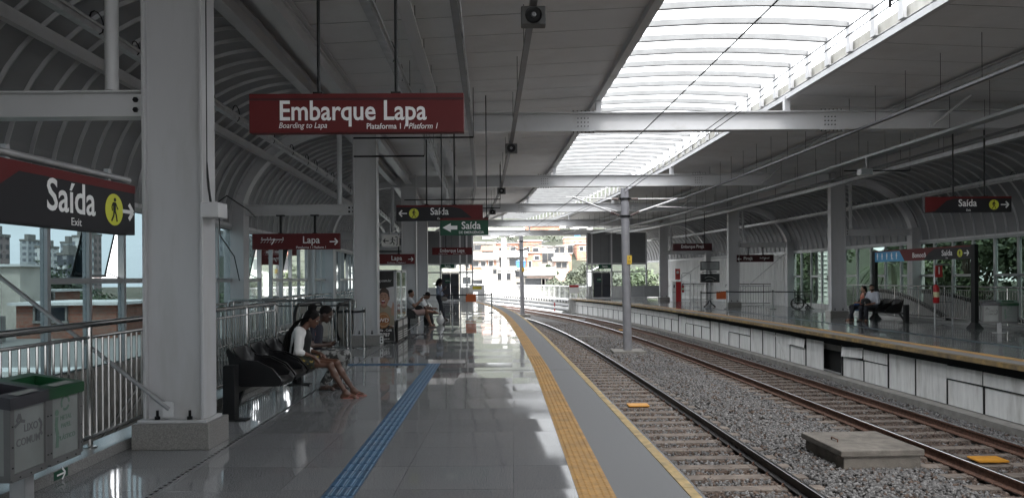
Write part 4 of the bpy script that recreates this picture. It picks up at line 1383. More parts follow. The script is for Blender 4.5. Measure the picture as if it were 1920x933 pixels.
# second and third boarding signs
s = board('hanging_sign', 'small looking red boarding sign hung before the platform end door on the bench side', (P(-2.15, 41.5, 0).x+0.65, 41.5, 3.18), 0, 2.2, 0.40, RED, rods=(-0.35, 0.70), rod_top=5.35)
text('Embarque Lapa', 0.255, LET, s, 0, 0.03, y, bold=0.012, sx=0.86); text('Boarding to Lapa', 0.07, LET, s, -0.5, -0.13, y, shear=0.25); text('Plataforma 1 / Platform 1', 0.07, LET, s, 0.4, -0.13, y)
s = board('hanging_sign', 'dark red boarding sign with white words hung over the far platform', (10.15, 42.4, 3.35), 0, 2.2, 0.40, DKRED, rods=(-0.35, 0.7), rod_top=5.35)
text('Embarque Pirajá', 0.245, LET, s, 0, 0.02, y, bold=0.012, sx=0.80)
mb = MB(); mb.box(P(9.2, 42, 0).x+1.0, 12.3, 42.5, 42.56, 3.02, 3.08); tag(mb.build('conduit', GALV), 'pale conduit under the dark red boarding sign of the far platform', 'conduit')

def exit_sign(label, c, rz, W, H, d, rods, rod_top, corner=True, ts=0.25):
    """Charcoal exit sign; d = direction of the arrow (and side it sits on)."""
    s = board('exit_sign', label, c, rz, W, H, CHAR, rods=rods, rod_top=rod_top)
    yy = -0.0605
    mb = MB()
    if d > 0: mb.flat([(-W/2+0.002,H/2-0.002),(W/2-0.002,H/2-0.002),(W/2-0.002,H/2-0.05),(-W/2+0.75,H/2-0.05),(-W/2+0.55,H/2-0.10),(-W/2+0.25,-H/2+0.04),(-W/2+0.002,-H/2+0.002)], yy)
    else: mb.flat([(W/2-0.002,H/2-0.002),(-W/2+0.002,H/2-0.002),(-W/2+0.002,H/2-0.05),(W/2-0.75,H/2-0.05),(W/2-0.55,H/2-0.10),(W/2-0.25,-H/2+0.05),(W/2-0.002,-H/2+0.05)], yy)
    mb.build('red_corner', RED, s, local=True)
    k = d
    text('Saída', ts, LET, s, k*0.0-0.02 if d > 0 else 0.0, 0.03, yy-0.002, bold=0.012, sx=0.92)
    text('Exit', 0.075, LET, s, 0.0, -0.145, yy-0.002, shear=0.1)
    walker(s, k*W*0.295 if d > 0 else -W*0.295, -0.01, 0.125, yy-0.001)
    mb = MB(); arrow(mb, k*W*0.42, -0.01, 0.10, d, 0.03, yy-0.001); mb.build('arrow', LET, s, local=True)
    return s
exit_sign('charcoal exit sign with red corner and arrow towards the benches, hung over the middle platform', (-1.83, 19.2, 3.33), 0, 2.2, 0.40, -1, (-0.33, 0.38), 5.9)
exit_sign('charcoal exit sign with red corner hung above the framed sign of the far platform', (11.6, 19.2, 3.45), 0, 2.2, 0.40, 1, (-0.35, 0.45), 5.4)
# the long exit board beside the near column, hung from a pipe
def long_board():
    p0, p1 = Vector((-3.74, 1.6, 2.28)), Vector((-3.44, 6.75, 2.28))
    d = p1-p0; L = d.length
    rz = math.atan2(d.y, d.x)
    c = (p0+p1)/2
    s = board('exit_sign', 'long charcoal exit board with slanted red end, hung from a pipe over the near railing', tuple(c), rz, L, 0.44, CHAR, th=0.14)
    yy = -0.0705
    r = L/2
    mb = MB(); mb.flat([(-r+0.002,0.218),(r-0.002,0.218),(r-0.002,0.150),(r-1.46,0.150),(r-1.80,-0.06),(r-2.05,-0.218),(-r+0.002,-0.218)], yy); mb.build('red_field', RED, s, local=True)
    text('Saída', 0.34, LET, s, r-0.88, 0.01, yy-0.002, bold=0.012, sx=0.86)
    text('Exit', 0.085, LET, s, r-0.83, -0.165, yy-0.002)
    mb = MB(); mb.disc((r-0.32, -0.02, yy-0.001), 0.135, 28, 0.002, rx=0.128); mb.build('pictogram_disc', LIME, s, local=True)
    walker(s, r-0.32, -0.02, 0.125, yy-0.002, disc=False)
    mb = MB(); arrow(mb, r-0.12, -0.02, 0.085, 1, 0.032, yy-0.001); mb.build('arrow', LET, s, local=True)
    for x in (r-0.3, r-1.5, -r+0.6):
        mb = MB(); mb.box(x-0.02, x+0.02, -0.02, 0.02, 0.22, 0.33); mb.build('hanger', GALV, s, local=True)
    mb = MB(); mb.tube([p0+Vector((0,-1,0.27)), p1+Vector((0.0,0.02,0.27))], 0.03, 10)
    tag(mb.build('sign_pipe', GALV, smooth=True), 'grey pipe carrying the long exit board beside the column with the junction box', 'pipe')
long_board()

# line map signs under the aisle beams
def map_sign(label, c, d, W, word, m=RED):
    s = board('line_sign', label, c, 0, W, 0.40, m, rods=(-0.22*W/2-0.16, 0.22*W/2+0.22), rod_top=3.29, rod_r=0.03, plate=True)
    yy = -0.0605
    if d > 0:
        line_map(s, -0.52*W/2-0.02, 0.05, 0.95*W/2.2, yy)
        text(word, 0.25, LET, s, 0.38, 0.03, yy-0.002, bold=0.01, sx=0.95)
        text('Plataforma 1 / Platform 1', 0.075, LET, s, 0.38, -0.15, yy-0.002, bold=0.01)
        mb = MB(); arrow(mb, W*0.43, -0.01, 0.10, 1, 0.03, yy); mb.build('arrow', LET, s, local=True)
    else:
        line_map(s, 0.5*W/2, 0.02, 0.95*W/2.2, yy)
        text(word, 0.24, LET, s, -0.40*W/2, 0.0, yy-0.002, bold=0.01, sx=0.95)
        mb = MB(); arrow(mb, -W*0.43, -0.03, 0.10, -1, 0.03, yy); mb.build('arrow', LET, s, local=True)
    return s
map_sign('red line map sign with arrow hung under the aisle beam before the escalator', (-5.42, 19.0, 2.62), 1, 2.2, 'Lapa')
map_sign('red line map sign partly hidden behind the column, above the drinks machines', (-5.02, 30.4, 2.47), 1, 2.2, 'Lapa')
map_sign('dark red line map sign with arrow hung before the white ribbed wall', (13.55, 42.0, 2.68), -1, 2.05, 'Pirajá', DKRED)

# green emergency signs
s = board('emergency_exit_sign', 'green emergency exit sign with fat white arrow hung in front of the charcoal one', (-1.10, 17.5, 2.86), 0, 1.12, 0.40, GREEN, th=0.05, rods=(-0.52, 0.52), rod_top=5.9, rod_r=0.012, band=(0.05, RED))
yy = -0.026
mb = MB(); mb.flat([(-0.50,-0.03),(-0.31,0.10),(-0.31,0.025),(-0.16,0.025),(-0.16,-0.085),(-0.31,-0.085),(-0.31,-0.16)], yy); mb.v = [(a, b, (c+0.03)*0.8-0.02) for a, b, c in mb.v]; mb.build('arrow', LET, s, local=True)
text('Saída', 0.24, LET, s, 0.16, 0.02, yy-0.002, bold=0.012, sx=0.92)
text('DE EMERGÊNCIA', 0.082, LET, s, 0.165, -0.135, yy-0.002, bold=0.01, sx=0.94)
for c, lab in (((-4.73, 55.5, 2.60), 'small green exit sign hung before the door behind the standing woman'), ((7.27, 59.0, 2.55), 'small green exit sign hung before the door beyond the catenary mast')):
    s = board('emergency_exit_sign', lab, c, 0, 1.0, 0.32, GREEN, th=0.05)
    text('Saída', 0.22, LET, s, 0, 0.0, -0.028, bold=0.01)
    for x in (-0.3, 0.3):
        mb = MB(); mb.tube([(x, 0, 0.16), (x, 0, 2.4)], 0.008, 5); mb.build('hanger_wire', BLACKM, s, local=True)
s = board('emergency_exit_sign', 'small pale running figure sign with arrow beside the drinks machines column', (-3.18, 19.75, 2.66), 0, 0.46, 0.30, mat('sign_pale', (0.5, 0.5, 0.48), 0.5), th=0.03)
mb = MB(); arrow(mb, -0.11, 0, 0.07, -1, 0.022, -0.016)
mb.disc((0.06, 0.075, -0.016), 0.02); mb.stroke([(0.06,0.05),(0.05,-0.02),(0.10,-0.06),(0.09,-0.11)], 0.025, -0.016); mb.stroke([(0.05,-0.02),(0.02,-0.07),(-0.02,-0.07)], 0.022, -0.016); mb.stroke([(0.06,0.04),(0.11,0.02),(0.13,-0.01)], 0.018, -0.016); mb.stroke([(0.055,0.04),(0.01,0.03)], 0.018, -0.016)
mb.stroke([(0.13,0.10),(0.18,0.10),(0.18,-0.11),(0.15,-0.11)], 0.02, -0.016)
mb.build('running_figure', BLACK, s, local=True)
mb = MB(); mb.tube([(0,0,0.15),(0,0,0.75)], 0.012, 6); mb.build('hanger_rod', GALV, s, local=True)

# framed station sign on two posts of the far platform
def framed_sign():
    p0, p1 = Vector((13.92, 28.9, 0)), Vector((14.42, 23.5, 0))
    d = p1-p0; L = d.length; rz = math.atan2(d.y, d.x)
    c = (p0+p1)/2
    s = thing('framed_station_sign', 'long station name sign in red, blue and charcoal on two black posts', 'sign', tuple(c), rz)
    for x in (-L/2, L/2):
        mb = MB(); mb.box(x-0.09, x+0.09, -0.06, 0.06, 0.16, 2.62); mb.prism([(-0.09,-0.06),(0.09,-0.06),(0.09,0.06),(-0.09,0.06)], lambda a,b: (x+a*2.2, b*2.6, 0.0), lambda a,b: (x+a, b, 0.18))
        mb.build('post', BLACKM, s, local=True)
    mb = MB(); mb.box(-L/2+0.09, L/2-0.09, -0.05, 0.05, 2.18, 2.60); mb.build('sign_panel', RED, s, local=True)
    yy = -0.051
    a, b = -L/2+0.09, L/2-0.09
    mb = MB(); mb.flat([(a,2.18),(a,2.55),(a+1.55,2.55),(a+1.85,2.18)], yy); mb.build('blue_field', SBLUE, s, local=True)
    mb = MB(); mb.flat([(b,2.18),(b,2.55),(b-1.75,2.55),(b-2.05,2.42),(b-2.35,2.18)], yy); mb.build('charcoal_field', CHAR, s, local=True)
    text('Bonocô', 0.24, LET, s, 0.05, 2.36, yy-0.002, bold=0.012)
    text('Saída', 0.26, LET, s, b-1.12, 2.385, yy-0.004, bold=0.012)
    text('Exit', 0.07, LET, s, b-1.12, 2.225, yy-0.004)
    walker(s, b-0.50, 2.36, 0.125, yy-0.003)
    mb = MB(); arrow(mb, b-0.20, 2.36, 0.11, 1, 0.035, yy-0.003); mb.build('arrow', LET, s, local=True)
    for k in range(5):
        x = a+0.17+k*0.30
        mb = MB(); mb.disc((x, 2.47, yy-0.003), 0.03); mb.stroke([(x,2.44),(x,2.36)], 0.075, yy-0.003); mb.stroke([(x,2.36),(x,2.26)], 0.045, yy-0.003)
        if k == 3: mb.stroke([(x,2.30),(x+0.08,2.30),(x+0.08,2.24)], 0.025, yy-0.003)
        mb.build('pictogram', LET, s, local=True)
framed_sign()

# ================================================================== RAILINGS
def railing(label, pts, z0, z1, gap=0.115, posts=1.6, name='railing', bars=True, top_r=0.03, mats=STEEL):
    root = thing(name, label, 'railing', tuple(pts[0]))
    up = lambda z: [p+Vector((0,0,z)) for p in pts]
    mb = MB()
    e0 = (pts[0]-pts[1]).normalized(); e1 = (pts[-1]-pts[-2]).normalized()
    mb.tube([pts[0]+e0*0.10+Vector((0,0,z1-0.16)), pts[0]+e0*0.10+Vector((0,0,z1-0.03))] + up(z1) + [pts[-1]+e1*0.10+Vector((0,0,z1-0.03)), pts[-1]+e1*0.10+Vector((0,0,z1-0.16))], top_r, 10)
    mb.build('handrail', mats, root, smooth=True)
    for z, r in ((z1-0.12, 0.016), (z0+0.10, 0.022)):
        mb = MB(); mb.tube(up(z), r, 8); mb.build('rail_bar', mats, root, smooth=True)
    # walk along
    seg = [(pts[i], pts[i+1], (pts[i+1]-pts[i]).length) for i in range(len(pts)-1)]
    tot = sum(x[2] for x in seg)
    def at(s):
        for p, q, l in seg:
            if s <= l+1e-6: return p.lerp(q, s/l)
            s -= l
        return seg[-1][1]
    n = max(1, round(tot/posts)); nb = 0
    bal = MB()
    for i in range(n+1):
        c = at(tot*i/n)
        mb = MB(); mb.tube([c+Vector((0,0,z0)), c+Vector((0,0,z1-0.02))], 0.024, 8); mb.lathe([(0.06,0),(0.06,0.012),(0.03,0.016)], c+Vector((0,0,z0)), 12)
        mb.build('post', mats, root, smooth=True)
        if i < n and bars:
            k = int(tot/n/gap)
            for j in range(1, k):
                c2 = at(tot*(i+j/k)/n)
                bb = MB(); bb.tube([c2+Vector((0,0,z0+0.10)), c2+Vector((0,0,z1-0.12))], 0.0105, 6)
                if nb < 100: bb.build('baluster', mats, root, smooth=True); nb += 1
                else: bal.v, bal.f, bal.m = bal.v, bal.f, bal.m; bal.add(bb.v, bb.f)
    if bal.v: bal.build('far_balusters', mats, root, smooth=True)['kind'] = 'stuff'
    return root
railing('stainless railing on a granite kerb behind the litter bins and first bench', [P(-3.78, y, 0) for y in (1.0, 4.0, 7.0, 10.0, 13.1)], 0.10, 1.25)
railing('stainless railing crossing behind the seated pair at the head of the stairs', [Vector((-5.95, 16.1, 0)), Vector((-3.45, 16.1, 0))], 0.0, 1.22, gap=0.14, posts=1.3)
railing('stainless railing along the glass wall behind the escalator and drinks machines', [P(-6.3, y, 0) for y in (16.3, 24, 32, 40)], 0.0, 1.1, gap=0.14)
railing('stainless railing behind the framed sign and far litter bins', [P(16.0, y, 0) for y in (17.0, 22.0, 27.0, 30.0, 34.4)], 0.08, 1.27)
railing('stainless railing crossing the far platform behind the wheelchair', [Vector((12.75, 44.6, 0)), Vector((17.0, 44.6, 0))], 0.0, 1.22, gap=0.15, posts=2.0)
railing('stainless railing beside the white ribbed wall past the monitor stand', [Vector((11.3, 53.0, 0)), Vector((14.2, 53.0, 0))], 0.0, 1.2, gap=0.28, posts=1.4)
railing('white railing with grey infill before the end wall beyond the mast', [Vector((8.6, 57.2, 0)), Vector((11.4, 57.2, 0))], 0.0, 1.15, posts=1.4, gap=0.9, mats=GALV)
mb = MB(); mb.box(8.66, 11.2, 57.24, 57.26, 0.2, 1.05); o = mb.build('infill_panel', GALVW); o.parent = bpy.data.objects['railing.006'] if 'railing.006' in bpy.data.objects else None
if o.parent: o.matrix_parent_inverse = o.parent.matrix_basis.inverted()

# granite curb under the railing of the far platform
mb = MB(); mb.sweep([P(16.0, y, 0) for y in (17, 22, 27, 30, 34.4)], [(-0.15,0),(0.15,0),(0.15,0.08),(-0.15,0.08)]); tag(mb.build('granite_kerb', KERB), 'low granite kerb under the far platform railing', 'kerb')

# comb-edged arches behind the far railing (covers of the stairs below)
def stair_arch(label, ya, yb, top, u):
    root = thing('stair_arch', label, 'stair cover', P(u, (ya+yb)/2, 0))
    n = 40
    pts = []
    for i in range(n+1):
        t = i/n; y = ya+(yb-ya)*t
        pts.append(P(u, y, top*math.sin(PI*(0.5+0.5*t))**0.9 if t < 1 else 0.0))
    mb = MB()
    for p, q in zip(pts, pts[1:]):
        mb.add([Vector((p.x-0.02,p.y,-0.3)),Vector((q.x-0.02,q.y,-0.3)),Vector((q.x-0.02,q.y,q.z)),Vector((p.x-0.02,p.y,p.z)),Vector((p.x+0.02,p.y,-0.3)),Vector((q.x+0.02,q.y,-0.3)),Vector((q.x+0.02,q.y,q.z)),Vector((p.x+0.02,p.y,p.z))],
               [(0,1,2,3),(7,6,5,4),(3,2,6,7)])
    mb.build('side_panel', mat('arch_grey', (0.34, 0.34, 0.33), 0.6), root)
    mb = MB()
    for i, (p, q) in enumerate(zip(pts, pts[1:])):
        mb.bar(p+Vector((-0.06,0,0.02)), p.lerp(q, 0.55)+Vector((-0.06,0,0.02)), 0.08, 0.11)
    mb.build('comb_edge', BLACK, root)
    mb = MB(); mb.tube([p+Vector((-0.02,0,0.09)) for p in pts], 0.018, 6); mb.build('edge_tube', STEEL, root, smooth=True)
stair_arch('grey arched stair cover with black comb edge just behind the bench of the couple', 31.5, 26.6, 1.02, 16.35)
stair_arch('grey arched stair cover with black comb edge behind the fire extinguisher frame', 29.0, 23.2, 1.02, 16.75)

# belt posts
def belt_post(c, label, group, h=0.93):
    root = thing('belt_post', label, 'belt post', c, 0, group)
    mb = MB(); mb.lathe([(0.17,0),(0.17,0.012),(0.16,0.02),(0.032,0.03),(0.032,h),(0.036,h),(0.036,h+0.04),(0.03,h+0.045)], (0,0,0), 16); mb.build('post', STEEL, root, local=True, smooth=True)
    mb = MB(); mb.lathe([(0.04,h-0.075),(0.04,h-0.005)], (0,0,0), 12); mb.build('belt_cassette', BLACK, root, local=True)
    return root
def belt(a, b, label, z=0.89, r=0.028):
    mb = MB(); n = 8; a, b = Vector(a), Vector(b)
    pts = [a.lerp(b, i/n)+Vector((0,0,z-0.02*math.sin(PI*i/n))) for i in range(n+1)]
    for p, q in zip(pts, pts[1:]): mb.bar(p, q, 0.006, 2*r)
    return tag(mb.build('belt', BLACK), label, 'barrier belt')
BP = [(-4.78, 18.2, 0), (-4.36, 18.3, 0), (-4.0, 18.3, 0), (-3.60, 18.3, 0)]
for c, l in zip(BP, ('first steel belt post behind the seated pair', 'second steel belt post behind the seated pair', 'third steel belt post in the row before the escalator', 'fourth steel belt post, at the drinks machines column')):
    belt_post(c, l, 'belt posts before the escalator')
for a, b, l in zip(BP, BP[1:], ('black belt behind the heads of the seated pair', 'black belt between the middle posts before the escalator', 'black belt ending at the drinks machines column')): belt(a, b, l)
BP = [(-4.3, 36.4, 0), (-2.88, 36.4, 0), (-1.0, 36.8, 0)]
for c, l in zip(BP[1:], ('steel belt post before the dark door behind the standing woman', 'steel belt post alone near the yellow strip before the platform end')):
    belt_post(c, l, 'belt posts across the platform end')
belt(BP[0], BP[1], 'black belt behind the standing woman'); belt(BP[1], BP[2], 'black belt across the platform end holding the orange notice')
BR = [(9.35, 37.3, 0), (11.2, 39.3, 0), (13.35, 38.6, 0), (15.3, 38.6, 0)]
for c, l in zip(BR, ('steel belt post left of the monitor stand on the far platform', 'steel belt post at the base of the far column with the orange notice', 'steel belt post beside the wheelchair wheel', 'steel belt post between wheelchair and louvred cabinet')):
    belt_post(c, l, 'belt posts of the far platform')
for a, b, l in zip(BR, BR[1:], ('black belt of the far platform holding the orange notice', 'black belt before the white cross railing', 'black belt passing over the wheelchair')): belt(a, b, l)
def notice(c, label):
    root = thing('notice_card', label, 'notice', c)
    mb = MB(); mb.box(-0.25, 0.25, -0.006, 0.006, -0.36, 0); mb.build('card', ORANGE, root, local=True)
    for k in range(5):
        mb = MB(); mb.box(-0.22+k*0.1, -0.18+k*0.1, -0.012, 0.012, -0.02, 0.05); mb.build('hook', ORANGE, root, local=True)
notice((-2.0, 36.55, 0.90), 'orange notice card hooked on the belt across the bench platform end')
notice((10.75, 38.75, 0.88), 'orange notice card hooked on the belt beside the monitor stand')

# ================================================================== BENCHES
def bench(name, label, nseats, blue=False):
    """Local: bench runs along +y from 0, seats face +x."""
    root = thing(name, label, 'bench')
    L = 0.62*nseats+0.5
    for y in (0.0, L):
        mb = MB(); mb.box(-0.07, 0.07, y-0.075, y+0.075, 0.0, 0.65); mb.build('end_post', BLACKM, root, local=True, bevel=0.004)
        mb = MB(); mb.box(-0.16, 0.20, y-0.09, y+0.09, 0, 0.014); mb.build('foot_plate', BLACKM, root, local=True)
    mb = MB(); mb.box(-0.04, 0.04, 0.075, L-0.075, 0.30, 0.37); mb.build('cross_beam', BLACKM, root, local=True)
    mb = MB()
    mb.bar((0, 0.07, 0.06), (0, 0.42, 0.31), 0.05, 0.05); mb.bar((0, L-0.07, 0.06), (0, L-0.42, 0.31), 0.05, 0.05)
    mb.build('braces', BLACKM, root, local=True)
    for k in range(nseats):
        y = 0.50+0.62*k
        b = blue and k == 0
        prof = [(0.42,0.36),(0.445,0.415),(0.40,0.44),(0.25,0.425),(0.05,0.415),(-0.05,0.44),(-0.12,0.52),(-0.17,0.66),(-0.20,0.80),(-0.21,0.82)]
        n = 10; w = 0.27
        vs, fs = [], []
        for i, (px, pz) in enumerate(prof):
            for j in range(n+1):
                t = -1+2*j/n
                lift = (0, 0, 0.05, 0.17, 0.25, 0.25, 0.20, 0.11, 0.0, 0.0)[i]*max(0, abs(t)-0.66)/0.34
                cup = 0.05*t*t if i >= 6 else 0
                ww = w*(1.0 if i < 8 else 0.93 if i == 8 else 0.86)
                vs.append((px+cup+0.09, y+t*ww, pz+lift))
        m = n+1
        for i in range(len(prof)-1):
            for j in range(n): fs.append((i*m+j, i*m+j+1, (i+1)*m+j+1, (i+1)*m+j))
        mb = MB(); mb.add(vs, fs)
        sp = [(0.00,0.37),(0.50,0.37),(0.535,0.41),(0.52,0.45),(0.42,0.57),(0.24,0.66),(0.06,0.68),(-0.03,0.72),(-0.10,0.82),(-0.12,0.80),(-0.08,0.60),(-0.03,0.45)]
        for sg in (-1, 1):
            mb.prism(sp, lambda a, b: (a, y+sg*(w-0.012), b), lambda a, b: (a, y+sg*(w+0.010), b))
        st = mb.build('seat', SBLUEP if b else SEAT, root, local=True, smooth=True)
        so = st.modifiers.new('thickness', 'SOLIDIFY'); so.thickness = 0.012; so.offset = 1
        mb = MB(); mb.box(0.0, 0.34, y-0.2, y+0.2, 0.355, 0.385); mb.build('seat_pan', BLACKM, st, local=True)
    return root
SEAT = mat('seat_black', (0.006, 0.006, 0.007), 0.38, spec=0.35)
SBLUEP = mat('seat_blue', (0.02, 0.14, 0.42), 0.35)
bench_a = bench('platform_bench', 'black four seat bench where the girl in a white cardigan sits', 4)
bench_a.matrix_basis = Matrix.Translation((-3.34, 8.93, 0)) @ Matrix.Rotation(R(1.0), 4, 'Z')
dup(bench_a, (-3.72, 24.6, 0), R(1.5), 'black four seat bench where the two men sit beside the drinks machines')
bench_b = bench('platform_bench', 'black bench with one blue end seat where the couple sits on the far platform', 4, True)
bench_b.matrix_basis = Matrix.Translation((13.55, 29.2, 0)) @ Matrix.Rotation(R(180+3), 4, 'Z')
for ch in list(bpy.data.objects):
    pass
# ================================================================== LITTER BINS
FROST = mat('frosted_bin', (0.22, 0.235, 0.23), 0.30, 0, 0.12, 4, dirt=(0.20, 0.21, 0.20), dirt_scale=3.5, dirt_lo=0.45, dirt_hi=0.75)
BINFR = mat('bin_frame', (0.15, 0.15, 0.15), 0.45, 0.4, 0.08)
BINGR = mat('bin_green', (0.005, 0.055, 0.018), 0.4)
BINDK = mat('bin_dark_rim', (0.035, 0.034, 0.042), 0.4)
def bins(label, c, rz, detail):
    """Two frosted hoppers in a frame on one post; faces -y locally, dark rim at -x, green at +x."""
    root = thing('litter_bin', label, 'litter bin', c, rz)
    W, D, H, z0 = 0.42, 0.36, 0.54, 0.31
    mb = MB(); mb.box(-0.055, 0.055, -0.055, 0.055, 0.0, z0); mb.box(-0.17, 0.17, -0.11, 0.11, 0, 0.012); mb.build('post', GALV, root, local=True)
    for k, rim, txt in ((-1, BINDK, 0), (1, BINGR, 1)):
        xc = k*(W/2+0.01)
        x0, x1 = xc-W/2+0.01, xc+W/2-0.01
        mb = MB()
        for x in (x0, x1):
            for y in (-D/2, D/2): mb.box(x-0.022, x+0.022, y-0.022, y+0.022, z0, z0+H)
        mb.box(x0, x1, -D/2-0.02, D/2+0.02, z0-0.02, z0+0.03)
        mb.build('frame', BINFR, root, local=True)
        mb = MB()
        t = 0.006
        for a in ((x0+0.02, x1-0.02, -D/2-t, -D/2, z0+0.03, z0+H), (x0+0.02, x1-0.02, D/2, D/2+t, z0+0.03, z0+H),
                  (x0-t, x0, -D/2+0.02, D/2-0.02, z0+0.03, z0+H), (x1, x1+t, -D/2+0.02, D/2-0.02, z0+0.03, z0+H)): mb.box(*a)
        hop = mb.build('hopper', FROST, root, local=True)
        mb = MB(); mb.box(x0+0.03, x1-0.03, -D/2+0.03, D/2-0.03, z0+0.03, z0+0.20); mb.build('bin_bag', mat('bin_bag', (0.06, 0.06, 0.065), 0.4), root, local=True)
        # sloped rim frame
        e = 0.03
        zf, zb = z0+H+0.0, z0+H+0.06
        def zz(y): return zf+(zb-zf)*(y+D/2)/D
        mb = MB()
        for (xa, xb, ya, yb) in ((x0-e, x1+e, -D/2-e, -D/2+0.085), (x0-e, x1+e, D/2-0.05, D/2+e), (x0-e, x0+0.045, -D/2+0.085, D/2-0.05), (x1-0.045, x1+e, -D/2+0.085, D/2-0.05)):
            mb.add([(xa,ya,zz(ya)-0.06),(xb,ya,zz(ya)-0.06),(xb,yb,zz(yb)-0.06),(xa,yb,zz(yb)-0.06),(xa,ya,zz(ya)+0.02),(xb,ya,zz(ya)+0.02),(xb,yb,zz(yb)+0.02),(xa,yb,zz(yb)+0.02)],
                   [(3,2,1,0),(4,5,6,7),(0,1,5,4),(1,2,6,5),(2,3,7,6),(3,0,4,7)])
        rm = mb.build('rim', rim, root, local=True)
        mb = MB(); y1, y2 = -D/2-0.01, -D/2+0.055
        mb.add([(xc-0.13,y1,zz(y1)+0.0235),(xc+0.13,y1,zz(y1)+0.0235),(xc+0.13,y2,zz(y2)+0.0235),(xc-0.13,y2,zz(y2)+0.0235)], [(0,1,2,3)])
        mb.build('rim_label', mat('label_grey', (0.30, 0.31, 0.30), 0.5), rm, local=True)
        if detail:
            mb = MB()
            for x in (x0, x1):
                for z in (z0+0.08, z0+0.22, z0+0.36, z0+0.48):
                    mb.box(x-0.005, x+0.005, -D/2-0.027, -D/2-0.022, z-0.005, z+0.005)
            for x in (xc-0.12, xc, xc+0.12): mb.box(x-0.005, x+0.005, -D/2-0.027, -D/2-0.022, z0-0.003, z0+0.007)
            mb.build('rivets', STEEL, root, local=True)
        yy = -D/2-t-0.001
        if txt == 0:
            ink = mat('ink_grey', (0.12, 0.12, 0.125), 0.6)
            text('LIXO', 0.075, ink, hop, xc+0.03, z0+0.32, yy, bold=0.01, sx=0.95); text('COMUM', 0.075, ink, hop, xc+0.0, z0+0.23, yy, bold=0.01, sx=0.95)
            mb = MB()
            mb.stroke([(xc-0.13, z0+0.38), (xc-0.10, z0+0.43), (xc-0.08, z0+0.38), (xc-0.04, z0+0.37)], 0.022, yy); mb.stroke([(xc-0.15, z0+0.35), (xc-0.09, z0+0.38)], 0.02, yy); mb.build('bird_pictogram', ink, hop, local=True); mb = MB()
            mb.stroke([(xc+0.12, z0+0.36), (xc+0.15, z0+0.32), (xc+0.135, z0+0.27), (xc+0.155, z0+0.24)], 0.022, yy)
            mb.build('litter_pictogram', ink, hop, local=True)
        else:
            ink = mat('ink_green', (0.12, 0.19, 0.15), 0.6)
            mb = MB()
            for q in range(3):
                a0 = q*2*PI/3
                mb.stroke([(xc+0.01+0.05*math.cos(a0+t2*1.6/6), z0+0.42+0.05*math.sin(a0+t2*1.6/6)) for t2 in range(7)], 0.018, yy)
            mb.build('recycling_loop', ink, hop, local=True)
            text('METAL', 0.05, ink, hop, xc+0.02, z0+0.31, yy); text('PAPEL', 0.05, ink, hop, xc+0.02, z0+0.25, yy); text('PLÁSTICO', 0.05, ink, hop, xc+0.03, z0+0.16, yy, bold=0.006)
            mb = MB(); mb.stroke([(xc-0.10, z0+0.33), (xc-0.11, z0+0.26), (xc-0.09, z0+0.19), (xc-0.10, z0+0.10)], 0.035, yy); mb.disc((xc-0.10, z0+0.36, yy), 0.024, 12); mb.build('bottle_pictogram', ink, hop, local=True)
    return root
bins('frosted litter bins with one dark and one green rim, beside the near granite kerb', (-3.60, 5.52, 0), R(91), True)
bins('pair of frosted litter bins before the far railing, just past the framed sign post', (13.95, 21.6, 0), R(-24), False)

# little green arrow sign on the floor edge
s = thing('floor_arrow_sign', 'tiny green arrow sticker on the kerb face by the litter bin post', 'sign', (-3.762, 6.27, 0.055), R(91.3))
mb = MB(); mb.box(-0.10, 0.10, 0.0, 0.004, -0.035, 0.035); mb.build('sticker', GREEN, s, local=True)
mb = MB(); arrow(mb, 0, 0, 0.06, 1, 0.014, -0.001); mb.build('arrow', LET, s, local=True)

# ================================================================== COLUMN FITTINGS
c1 = P(UC_L, 7.6, 0)
root = thing('junction_box', 'grey junction box with cables on the side of the near column', 'junction box', (c1.x+0.34, 7.55, 2.35))
mb = MB(); mb.box(-0.06, 0.12, -0.12, 0.12, -0.075, 0.075); mb.build('case', WHITE, root, local=True, bevel=0.008)
mb = MB(); mb.tube([(0.0,0,0.07),(-0.02,0,0.22),(-0.045,0,0.5),(-0.045,0,3.3)], 0.012, 6); mb.tube([(0.08,0,-0.07),(0.09,0,-0.25),(0.12,0.3,-0.45),(0.10,0.5,-0.7)], 0.006, 5); mb.tube([(0.05,0,0.07),(0.12,0.1,0.16),(0.2,0.5,0.05),(0.1,1.0,0.02)], 0.007, 5); mb.build('cables', BLACK, root, local=True, smooth=True)
mb = MB(); mb.box(-0.065, -0.06, -0.04, 0.04, 0.1, 0.2); mb.build('bracket', GALV, root, local=True)
cc = P(UW_L+0.1, 19.1, 0)
root = thing('security_camera', 'small grey security camera on the curved rib above the line map sign', 'camera', (cc.x-0.05, 18.85, 4.15))
mb = MB(); mb.tube([(0,0,0.12),(0,-0.02,-0.12)], 0.06, 12); mb.build('housing', MATS['speaker_grey'] if 'speaker_grey' in MATS else GALV, root, local=True, smooth=True)
mb = MB(); mb.tube([(0,0,0),(0.16,0,-0.02),(0.22,0,0.05)], 0.015, 6); mb.build('arm', GALV, root, local=True)
